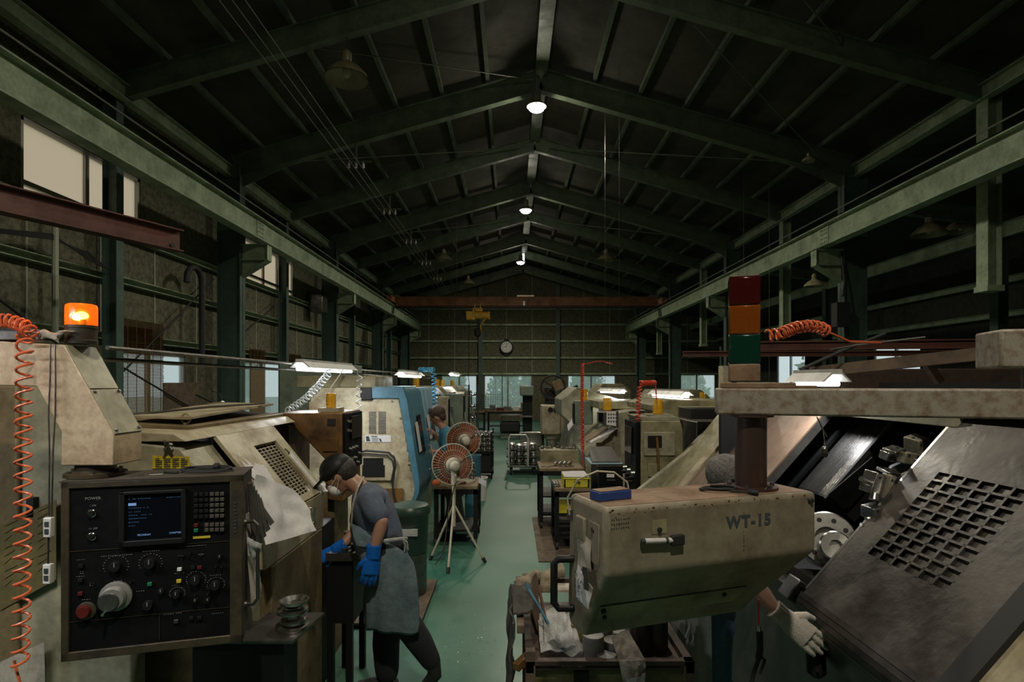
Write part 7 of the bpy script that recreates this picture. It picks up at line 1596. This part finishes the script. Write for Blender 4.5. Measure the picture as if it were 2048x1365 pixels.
# side aisle vertical pipes behind, near right columns
for k in range(4):
    b = MB(); x = 6.9+k*.22; b.tube([(x, 19.0, .0), (x, 19.0, 3.2)], .04, 8); tag(b.build('standing_pipe', 'green2'), 'vertical green pipe beside the right columns, %s of the four' % ('first', 'second', 'third', 'fourth')[k], 'pipe', 'standing pipes at right')
b = MB(); b.box(X_(1446, 9.0), X_(1462, 9.0), 9.0, 9.2, 0, Z_(732, 9.0)); tag(b.build('cream_upright', 'cream'), 'cream upright sheet just left of the signal tower', 'upright')
b = MB(); b.tube([(6.3, 11.0, 4.5), (6.25, 10.8, 3.9), (6.1, 10.6, 3.6)], .02, 6); b.box(6.05, 6.3, 10.7, 10.9, 3.05, 3.5); tag(b.build('horn_speaker', 'rubber'), 'small dark box with a bracket on the near right column', 'speaker')
# ================================================================ PEOPLE
def limb(b, pts, n=14):
    b.loft([(p, r, r2) for p, r, r2 in [(q[0], q[1], q[2] if len(q) > 2 else q[1]) for q in pts]], n)
    b.ball(pts[0][0], pts[0][1], n=12); b.ball(pts[-1][0], pts[-1][1], n=12)
def hand_parts(b, wrist, dirv, palmn, s=1.0, curl=0.5, thumb=1, spread=0.0, fat=1.0):
    """wrist point, direction of fingers, palm normal (curl goes towards it)"""
    w_ = Vector(wrist); d = Vector(dirv).normalized(); n_ = Vector(palmn); n_ = (n_-d*n_.dot(d)).normalized(); r = d.cross(n_)
    pl = 0.095*s
    b.loft([(w_-d*.01, .029*s*fat, .022*s*fat), (w_+d*pl*.4, .040*s*fat, .020*s*fat), (w_+d*pl*.95, .043*s*fat, .017*s*fat)], 14, axes=tuple(r))
    lens = [.070, .080, .076, .060]; offs = [.030, .010, -.011, -.031]
    for L_, o_ in zip(lens, offs):
        p = w_+d*pl*.88+r*o_*s; dd = (d+r*o_*spread*10).normalized(); pts = [(p, .0105*s*fat, .0105*s*fat)]
        for k in range(3):
            a = curl*(k+1)*.62; v = dd*math.cos(a)+n_*math.sin(a); p = p+v*L_*s*(.42, .33, .27)[k]; pts.append((p, (.0100, .0092, .0075)[k]*s*fat, (.0100, .0092, .0075)[k]*s*fat))
        b.loft(pts, 10); b.ball(p, .0078*s*fat, n=8)
    p = w_+d*.022*s+r*.028*s*thumb; v = (d*.72+r*.62*thumb+n_*.28).normalized(); q = p+v*.038*s; v2 = (d*.9+r*.2*thumb+n_*.45).normalized(); e = q+v2*.030*s
    b.loft([(p, .015*s*fat, .014*s*fat), (q, .0125*s*fat, .012*s*fat), (e, .0095*s*fat, .009*s*fat)], 10); b.ball(e, .0097*s*fat, n=8)
def head_parts(b, c, R, s=1.0):
    """c = head centre; R rotation (face towards local -Y); head about .235 tall"""
    c = Vector(c); f = lambda x, y, z: c+R @ (Vector((x, y, z))*s)
    b.ball(c, .098*s, .80, .98, 1.05, 18, R.to_3x3() if False else R)
    b.ball(f(0, .012, .02), .098*s, .80, .98, .98, 18, R)
    b.loft([(f(0, -.010, -.02), .068*s, .075*s), (f(0, -.030, -.075), .052*s, .052*s), (f(0, -.042, -.108), .030*s, .028*s)], 16)
    b.ball(f(0, -.055, -.105), .026*s, 1.1, .8, .7, 10, R)          # chin
    b.loft([(f(0, -.088, .012), .009*s, .009*s), (f(0, -.104, -.012), .011*s, .011*s), (f(0, -.110, -.030), .014*s, .012*s), (f(0, -.094, -.040), .012*s, .009*s)], 10)  # nose
    for sx in (-1, 1):
        b.ball(f(sx*.030, -.084, .022), .016*s, 1.2, .5, .5, 8, R)   # brow
        b.ball(f(sx*.080, .004, -.014), .027*s, .35, .75, 1.15, 10, R)    # ears
    b.loft([(f(-.024, -.086, -.066), .006*s, .005*s), (f(0, -.093, -.066), .008*s, .007*s), (f(.024, -.086, -.066), .006*s, .005*s)], 8)
def RotTo(face, up):
    """matrix whose local -Y is face, local Z near up"""
    y = -Vector(face).normalized(); z = Vector(up); z = (z-y*z.dot(y)).normalized(); x = y.cross(z)
    return Matrix((x, y, z)).transposed()
# ---------------------------------------------------------------- worker in the denim apron
Zw = 3.62
def wp(px, py, dz=0.0): return at(px, py, Zw+dz)
t_ = thing('person', 'man in black cap, mask, grey T-shirt, denim apron and blue gloves bending over a bench', 'person', (wp(785, 1300).x, Zw, 0))
neck = wp(716, 968); headc = wp(678, 950)+Vector((0, 0, 0)); R = RotTo((-0.82, -0.10, -0.60), (-0.55, 0, .80))
hipL = wp(774, 1098, -.09); hipR = wp(770, 1098, .09)
shN = wp(738, 1000, -.16); shF = wp(728, 1000, .17)
elN = wp(764, 1045, -.24); wrN = wp(748, 1100, -.26)
elF = wp(712, 1062, .22); wrF = wp(682, 1094, .14)
b = MB(); head_parts(b, headc, R, .98)
limb(b, [(wp(722, 978), .058), (wp(704, 962), .052), (wp(690, 955), .050)])
b.loft([(wp(772, 1110), .11, .16), (wp(767, 1070), .10, .14), (wp(752, 1030), .11, .16), (wp(738, 1000), .11, .16), (wp(724, 985), .07, .10)], 18, axes=(1, 0, .3))
limb(b, [(shN, .052), (shN.lerp(elN, .5), .047), (elN, .040), (elN.lerp(wrN, .4), .038), (wrN, .027)])
limb(b, [(shF, .052), (shF.lerp(elF, .5), .047), (elF, .040), (elF.lerp(wrF, .4), .037), (wrF, .027)])
b.ball(wrN, .026); b.ball(wrF, .026)
# legs (inside trousers) standing and trailing
ftN = wp(775, 1375, -.05); ftN.z = .08
b.loft([(hipR, .09, .09), (wp(782, 1240, .08), .065, .065), (Vector((wp(770, 0).x, Zw+.08, .1)), .045, .045)], 12)
kn = wp(806, 1235, -.1); an = wp(866, 1335, -.08)
b.loft([(hipL, .09, .09), (kn, .065, .065), (an, .045, .045)], 12)
b.build('body', 'skin', t_, mods=BLOB(.009, 5))
# T-shirt
b = MB(); ax = (1, 0, .3)
b.loft([(wp(770, 1092), .118, .175), (wp(766, 1065), .115, .168), (wp(752, 1032), .125, .185), (wp(740, 1003), .120, .19), (wp(728, 985), .085, .15), (wp(720, 976), .060, .085)], 22, axes=ax)
limb(b, [(shN+Vector((.02, .04, 0)), .075), (shN, .074), (shN.lerp(elN, .35), .070), (shN.lerp(elN, .70), .066)])
limb(b, [(shF, .070), (shF.lerp(elF, .35), .066), (shF.lerp(elF, .68), .062)])
b.build('t_shirt', 'clothgrey', t_, mods=BLOB(.010, 6))
# trousers
b = MB()
b.loft([(wp(772, 1080), .112, .16), (wp(773, 1110), .125, .178), (wp(774, 1150), .12, .165)], 20, axes=(1, 0, 0))
limb(b, [(hipR, .105), (wp(780, 1200, .09), .098), (wp(772, 1290, .09), .088), (Vector((wp(768, 0).x, Zw+.09, .14)), .078)])
limb(b, [(hipL, .105), (wp(788, 1190, -.1), .098), (wp(812, 1245, -.1), .088), (wp(840, 1285, -.09), .080), (wp(862, 1322, -.08), .062)])
b.build('trousers', 'pants', t_, mods=BLOB(.012, 6))
# shoes
b = MB(); q = wp(866, 1334, -.08); limb(b, [(q+Vector((.0, 0, .02)), .048), (q+Vector((.012, 0, -.05)), .045), (q+Vector((-.045, 0, -.12)), .036)]); b.build('shoe', 'rubber', t_, mods=BLOB(.010, 4))
b = MB(); q = Vector((wp(768, 0).x, Zw+.09, .055)); limb(b, [(q+Vector((.03, 0, 0)), .05), (q+Vector((-.08, 0, -.005)), .048), (q+Vector((-.17, 0, -.015)), .038)]); b.build('shoe', 'rubber', t_, mods=BLOB(.010, 4))
# apron: wrapped sheet round front (-x side) and near side
b = MB(); rows = [(1046, 702, 735, .13), (1072, 706, 775, .17), (1088, 712, 812, .20), (1120, 722, 822, .215), (1160, 729, 826, .22), (1200, 731, 828, .22), (1248, 732, 830, .21)]
nx = 26; vs = []
for k, (py, pxa, pxb, dz) in enumerate(rows):
    for j in range(nx+1):
        a = PI*0.5-(PI)*(j/nx)         # from far side round the front (-x) to the near side
        ca, sa = math.cos(a), math.sin(a)
        cxp = pxb; wx = (pxb-pxa)
        fold = .012*math.sin(j*1.7+k*.4)*(k/6)
        x = X_(cxp, Zw)-(wx/F*Zw+fold)*max(0, ca)**.62+(.075*max(0, -sa)**4-.05*max(0, sa)**4)*min(1, k/2); y = Zw+(dz+fold)*sa*(1 if sa < 0 else .9)
        vs.append(Vector((x, y, Z_(py-(4 if j > nx*.7 and k == 6 else 0), Zw))))
fs = [(k*(nx+1)+j, k*(nx+1)+j+1, (k+1)*(nx+1)+j+1, (k+1)*(nx+1)+j) for k in range(len(rows)-1) for j in range(nx)]
b._a(vs, fs); ap = b.build('apron', 'apron', t_, smooth=1.2, solid=.006, mods=[('SUBSURF', dict(levels=1, render_levels=1))])
b = MB(); # bib and neck strap
b.tube([wp(703, 1046, -.10), wp(706, 1010, -.15), wp(716, 975, -.13), wp(727, 955, -.03), wp(722, 960, .05), wp(706, 1010, .14)], .0065, 8); b.build('neck_strap', 'fanbody', ap)
b = MB(); pts = []
b.tube([wp(768, 1083, -.215), wp(790, 1080, -.215), wp(806, 1078, -.18), wp(812, 1078, -.05)], .012, 8); b.tube([wp(806, 1078, -.19), wp(814, 1085, -.19), wp(816, 1100, -.19), wp(811, 1092, -.19)], .006, 6); b.tube([wp(806, 1079, -.2), wp(810, 1090, -.2), wp(809, 1104, -.2)], .005, 6); b.build('waist_tie', 'apron2', ap)
b = MB(); sheet(b, [wp(700, 1046, -.13), wp(748, 1068, -.19), wp(742, 1096, -.2), wp(712, 1092, -.17)], .006, 8, 8, .012, 3); b.build('bib_flap', 'apron', ap)
# gloves
b = MB(); hand_parts(b, wrN+Vector((-.006, 0, -.035)), (-.16, -.05, -1), (-.35, .9, 0), 1.2, .34, -1, spread=.12, fat=1.02); b.loft([(wrN+Vector((.0, 0, .03)), .046, .042), (wrN+Vector((-.002, 0, 0)), .043, .039), (wrN+Vector((-.006, 0, -.05)), .042, .034)], 16); b.build('glove', 'glove', t_, mods=BLOB(.004, 1))
dF = Vector((-.80, -.15, -.42)).normalized()
b = MB(); hand_parts(b, wrF+dF*.035, dF, (-.3, .5, -1), 1.15, .45, 1, spread=.1, fat=1.05); b.loft([(wrF-dF*.035, .045, .045), (wrF, .041, .041), (wrF+dF*.05, .040, .034)], 16); b.build('glove', 'glove', t_, mods=BLOB(.0045, 3))
# hair, cap, mask, glasses
f = lambda x, y, z: headc+R @ (Vector((x, y, z))*.98)
b = MB(); b.ball(f(0, .030, .012), .105, .82, .90, .92, 18, R); b.ball(f(0, .062, -.030), .070, 1.0, .6, .8, 14, R)
for sx in (-1, 1): b.ball(f(sx*.070, -.020, .01), .028, .4, .7, 1.2, 8, R)
b.build('hair', 'hair', t_, mods=BLOB(.006, 3))
b = MB(); b.ball(f(0, .008, .045), .112, .82, .98, .80, 20, R); b.build('t', 'hair', t_) if False else None
b.loft([(f(0, .0, .03), .094, .112), (f(0, .0, .055), .093, .112)], 24, axes=tuple(R @ Vector((1, 0, 0))))
b.slab([f(-.062, -.085, .045), f(.062, -.085, .045), f(.050, -.165, .030), f(.020, -.180, .026), f(-.020, -.180, .026), f(-.050, -.165, .030)], .010)
b.build('cap', 'ragd' if False else 'black', t_, mods=BLOB(.006, 3))
b = MB(); b.ball(f(0, -.070, -.060), .060, .95, .72, .88, 16, R); mk = b.build('face_mask', 'mask', t_, mods=BLOB(.006, 2))
b = MB()
for sx in (-1, 1): b.tube([f(sx*.045, -.088, -.035), f(sx*.075, -.040, -.022), f(sx*.084, -.002, -.005)], .002, 6); b.tube([f(sx*.045, -.070, -.090), f(sx*.070, -.035, -.060), f(sx*.084, -.002, -.03)], .002, 6)
b.build('ear_loops', 'mask', mk)
# ---------------------------------------------------------------- man in the blue shirt
Zp = 7.9
def pp(px, py, dz=0.0): return at(px, py, Zp+dz)
t_ = thing('person', 'young man in a teal blue shirt and grey trousers working at the blue lathe door', 'person', (pp(905, 1056).x, Zp, 0))
hc = pp(874, 833); R = RotTo((-.86, .18, -.42), (-.35, 0, .92))
b = MB(); head_parts(b, hc, R, 1.05)
limb(b, [(pp(886, 856), .055), (pp(880, 846), .052)])
b.loft([(pp(906, 975), .13, .17), (pp(903, 930), .13, .17), (pp(897, 880), .13, .19), (pp(889, 862), .08, .12)], 18, axes=(1, 0, 0))
sN, eN, wN = pp(893, 870, -.18), pp(892, 905, -.24), pp(870, 903, -.2)
sF, eF, wF = pp(888, 870, .17), pp(884, 892, .2), pp(869, 868, .08)
limb(b, [(sN, .052), (eN, .042), (wN, .028)]); limb(b, [(sF, .05), (eF, .04), (wF, .027)])
hand_parts(b, wN, (-1, .1, .12), (0, .3, -1), 1, .5, 1); hand_parts(b, wF, (-.7, -.1, .6), (-.5, .3, -.4), 1, .8, 1)
for s_ in (-.09, .09): b.loft([(pp(907, 970, s_), .085, .085), (pp(910, 1015, s_), .06, .06), (Vector((pp(918, 0).x, Zp+s_, .09)), .045, .045)], 12)
b.build('body', 'skin', t_, mods=BLOB(.010, 5))
b = MB(); b.loft([(pp(908, 985), .145, .185), (pp(905, 950), .145, .18), (pp(903, 915), .145, .185), (pp(898, 880), .145, .205), (pp(891, 864), .095, .15), (pp(886, 856), .062, .075)], 20, axes=(1, 0, 0))
limb(b, [(sN, .075), (sN.lerp(eN, .45), .070), (sN.lerp(eN, .85), .064)]); limb(b, [(sF, .072), (sF.lerp(eF, .8), .062)])
b.build('shirt', 'shirtblue', t_, mods=BLOB(.011, 5))
b = MB(); b.loft([(pp(908, 965), .14, .18), (pp(908, 992), .14, .18)], 18, axes=(1, 0, 0))
limb(b, [(pp(906, 985, -.09), .10), (pp(906, 1015, -.1), .088), (Vector((pp(900, 0).x, Zp-.1, .12)), .07)]); limb(b, [(pp(908, 985, .09), .10), (pp(914, 1015, .09), .088), (Vector((pp(919, 0).x, Zp+.09, .12)), .07)])
b.build('trousers', 'trousers', t_, mods=BLOB(.013, 5))
for x_, s_ in ((900, -.1), (919, .09)):
    b = MB(); q = Vector((pp(x_, 0).x, Zp+s_, .05)); limb(b, [(q+Vector((.04, 0, 0)), .048), (q+Vector((-.08, 0, 0)), .046), (q+Vector((-.16, 0, -.01)), .036)]); b.build('shoe', 'rubber', t_, mods=BLOB(.011, 3))
f = lambda x, y, z: hc+R @ (Vector((x, y, z))*1.05)
b = MB(); b.ball(f(0, .028, .045), .118, .84, .98, .86, 18, R); b.ball(f(0, .065, -.02), .085, .95, .6, .95, 14, R); b.ball(f(0, -.055, .085), .055, 1.1, .6, .55, 12, R)
for sx in (-1, 1): b.ball(f(sx*.072, -.02, .03), .045, .4, .8, 1.0, 10, R)
b.build('hair', 'hairb', t_, mods=BLOB(.007, 3))
b = MB(); b.tube([pp(863, 843, -.1), pp(862, 850, -.1), pp(861, 872, -.1)], .007, 6); tag(b.build('air_hose', 'bluehose'), 'thin blue hose held near the face of the man in the blue shirt', 'hose')
# ---------------------------------------------------------------- operator behind the WT-15 pendant
Zo = 2.78
def op(px, py, dz=0.0): return at(px, py, Zo+dz)
t_ = thing('person', 'grey-haired operator hidden behind the WT-15 pendant, in jeans, grey apron and white cotton gloves', 'person', (op(1405, 0).x, Zo, 0))
hc = op(1455, 962, .1); R = RotTo((.70, -.25, -.55), (.3, -.1, .9))
b = MB(); head_parts(b, hc, R, 1.0)
hp = Vector((op(1405, 0).x, Zo, .92))
b.loft([(hp, .13, .16), (hp+Vector((.02, .0, .25)), .12, .15), (hc+Vector((-.07, .02, -.28)), .13, .18), (hc+Vector((-.05, .01, -.17)), .07, .09), (hc+Vector((-.02, 0, -.08)), .05, .05)], 18, axes=(1, 0, 0))
sN = hc+Vector((-.02, -.14, -.25)); wr = at(1552, 1222, 2.42); wd = (at(1600, 1262, 2.40)-at(1552, 1222, 2.42)).normalized(); eN = at(1508, 1165, 2.55)
limb(b, [(sN, .052), (sN.lerp(eN, .5), .046), (eN, .040), (eN.lerp(wr, .6), .034), (wr, .026)])
sF = hc+Vector((-.1, .2, -.25)); limb(b, [(sF, .05), (sF+Vector((.1, .08, -.22)), .04), (sF+Vector((.32, .06, -.28)), .03)])
hand_parts(b, sF+Vector((.32, .06, -.28)), (1, 0, -.1), (0, 0, -1), 1, .4, 1)
for s_ in (-.1, .1): b.loft([(hp+Vector((0, s_, -.03)), .085, .085), (hp+Vector((0, s_, -.45)), .06, .06), (Vector((hp.x, Zo+s_, .09)), .045, .045)], 12)
b.build('body', 'skin', t_, mods=BLOB(.009, 5))
b = MB(); b.ball(hc+R @ Vector((0, .022, .025)), .110, .84, .98, .92, 18, R); b.build('hair', 'hairg', t_, mods=BLOB(.006, 2))
b = MB(); b.loft([(hp+Vector((0, 0, -.02)), .15, .18), (hp+Vector((.02, 0, .25)), .14, .17), (hc+Vector((-.07, .02, -.26)), .145, .2), (hc+Vector((-.05, .01, -.16)), .08, .1)], 18, axes=(1, 0, 0)); limb(b, [(sN, .07), (sN.lerp(eN, .7), .062)]); limb(b, [(sF, .068), (sF+Vector((.08, .06, -.18)), .058)]); b.build('shirt', 'clothgrey', t_, mods=BLOB(.012, 4))
b = MB(); b.loft([(hp+Vector((0, 0, .06)), .14, .17), (hp+Vector((0, 0, -.08)), .15, .185)], 18, axes=(1, 0, 0))
for s_ in (-.1, .1): limb(b, [(hp+Vector((0, s_, -.05)), .108), (hp+Vector((0, s_, -.45)), .092), (Vector((hp.x+.01, Zo+s_, .13)), .078)])
b.build('jeans', 'jeans', t_, mods=BLOB(.012, 5))
b = MB(); sheet(b, [(hp.x-.15, Zo-.20, 1.02), (hp.x-.04, Zo-.235, 1.02), (hp.x-.03, Zo-.235, .42), (hp.x-.13, Zo-.21, .42)], .006, 10, 12, .02, 4); sheet(b, [(hp.x-.16, Zo+.2, 1.02), (hp.x-.15, Zo-.20, 1.02), (hp.x-.13, Zo-.21, .42), (hp.x-.17, Zo+.2, .42)], .006, 10, 12, .02, 8); apo = b.build('apron', 'apron2', t_)
b = MB(); q = Vector((hp.x-.135, Zo-.245, .93)); b.tube([q, q+Vector((-.02, -.005, -.05)), q+Vector((0, -.008, -.09)), q+Vector((.015, -.005, -.05)), q+Vector((0, 0, .01)), q+Vector((-.03, -.01, -.15)), q+Vector((-.07, -.02, -.30)), q+Vector((-.09, -.03, -.36))], .006, 8); b.build('apron_cord', 'apron2', apo)
for s_ in (-.1, .1): b = MB(); q = Vector((hp.x, Zo+s_, .05)); limb(b, [(q+Vector((-.04, 0, 0)), .048), (q+Vector((.08, 0, 0)), .046), (q+Vector((.17, 0, -.01)), .036)]); b.build('shoe', 'rubber', t_, mods=BLOB(.012, 3))
wd2 = wd
b = MB(); hand_parts(b, wr+wd2*.045, tuple(wd2), (.3, .9, -.25), 1.3, .24, 1, spread=.12, fat=.98); b.loft([(wr-wd2*.012, .040, .038), (wr+wd2*.02, .038, .035), (wr+wd2*.06, .044, .030)], 18)
gl = b.build('cotton_glove', 'cotton', t_, mods=BLOB(.004, 2))
b = MB()
for k in range(16):
    a = 2*PI*k/16; u = wd2.orthogonal().normalized(); v = wd2.cross(u); e = u*math.cos(a)+v*math.sin(a); b.tube([wr-wd2*.014+e*.0395, wr+wd2*.03+e*.0375], .003, 5)
b.build('ribbed_cuff', 'cotton', gl)
# air gun hanging below the pendant
t_ = thing('air_gun', 'black air gun hanging on a red hose under the WT-15 pendant', 'air gun', at(1518, 1290, 2.35))
b = MB(); b.tube([at(1517, 1200, 2.35), at(1517, 1250, 2.35)], .004, 8); b.build('red_hose', 'redhose', t_)
b = MB(); b.cyl(at(1517, 1250, 2.35), at(1517, 1262, 2.35), .009, .012, 12); b.build('fitting', 'chrome', t_)
b = MB(); b.tube([at(1519, 1262, 2.35), at(1520, 1300, 2.35), at(1517, 1318, 2.35)], .013, 10); b.tube([at(1517, 1318, 2.35), at(1508, 1345, 2.35), at(1500, 1380, 2.35)], .009, 8); b.tube([at(1520, 1312, 2.35), at(1530, 1320, 2.35), at(1520, 1350, 2.35)], .006, 8); b.build('gun_body', 'rubber', t_)
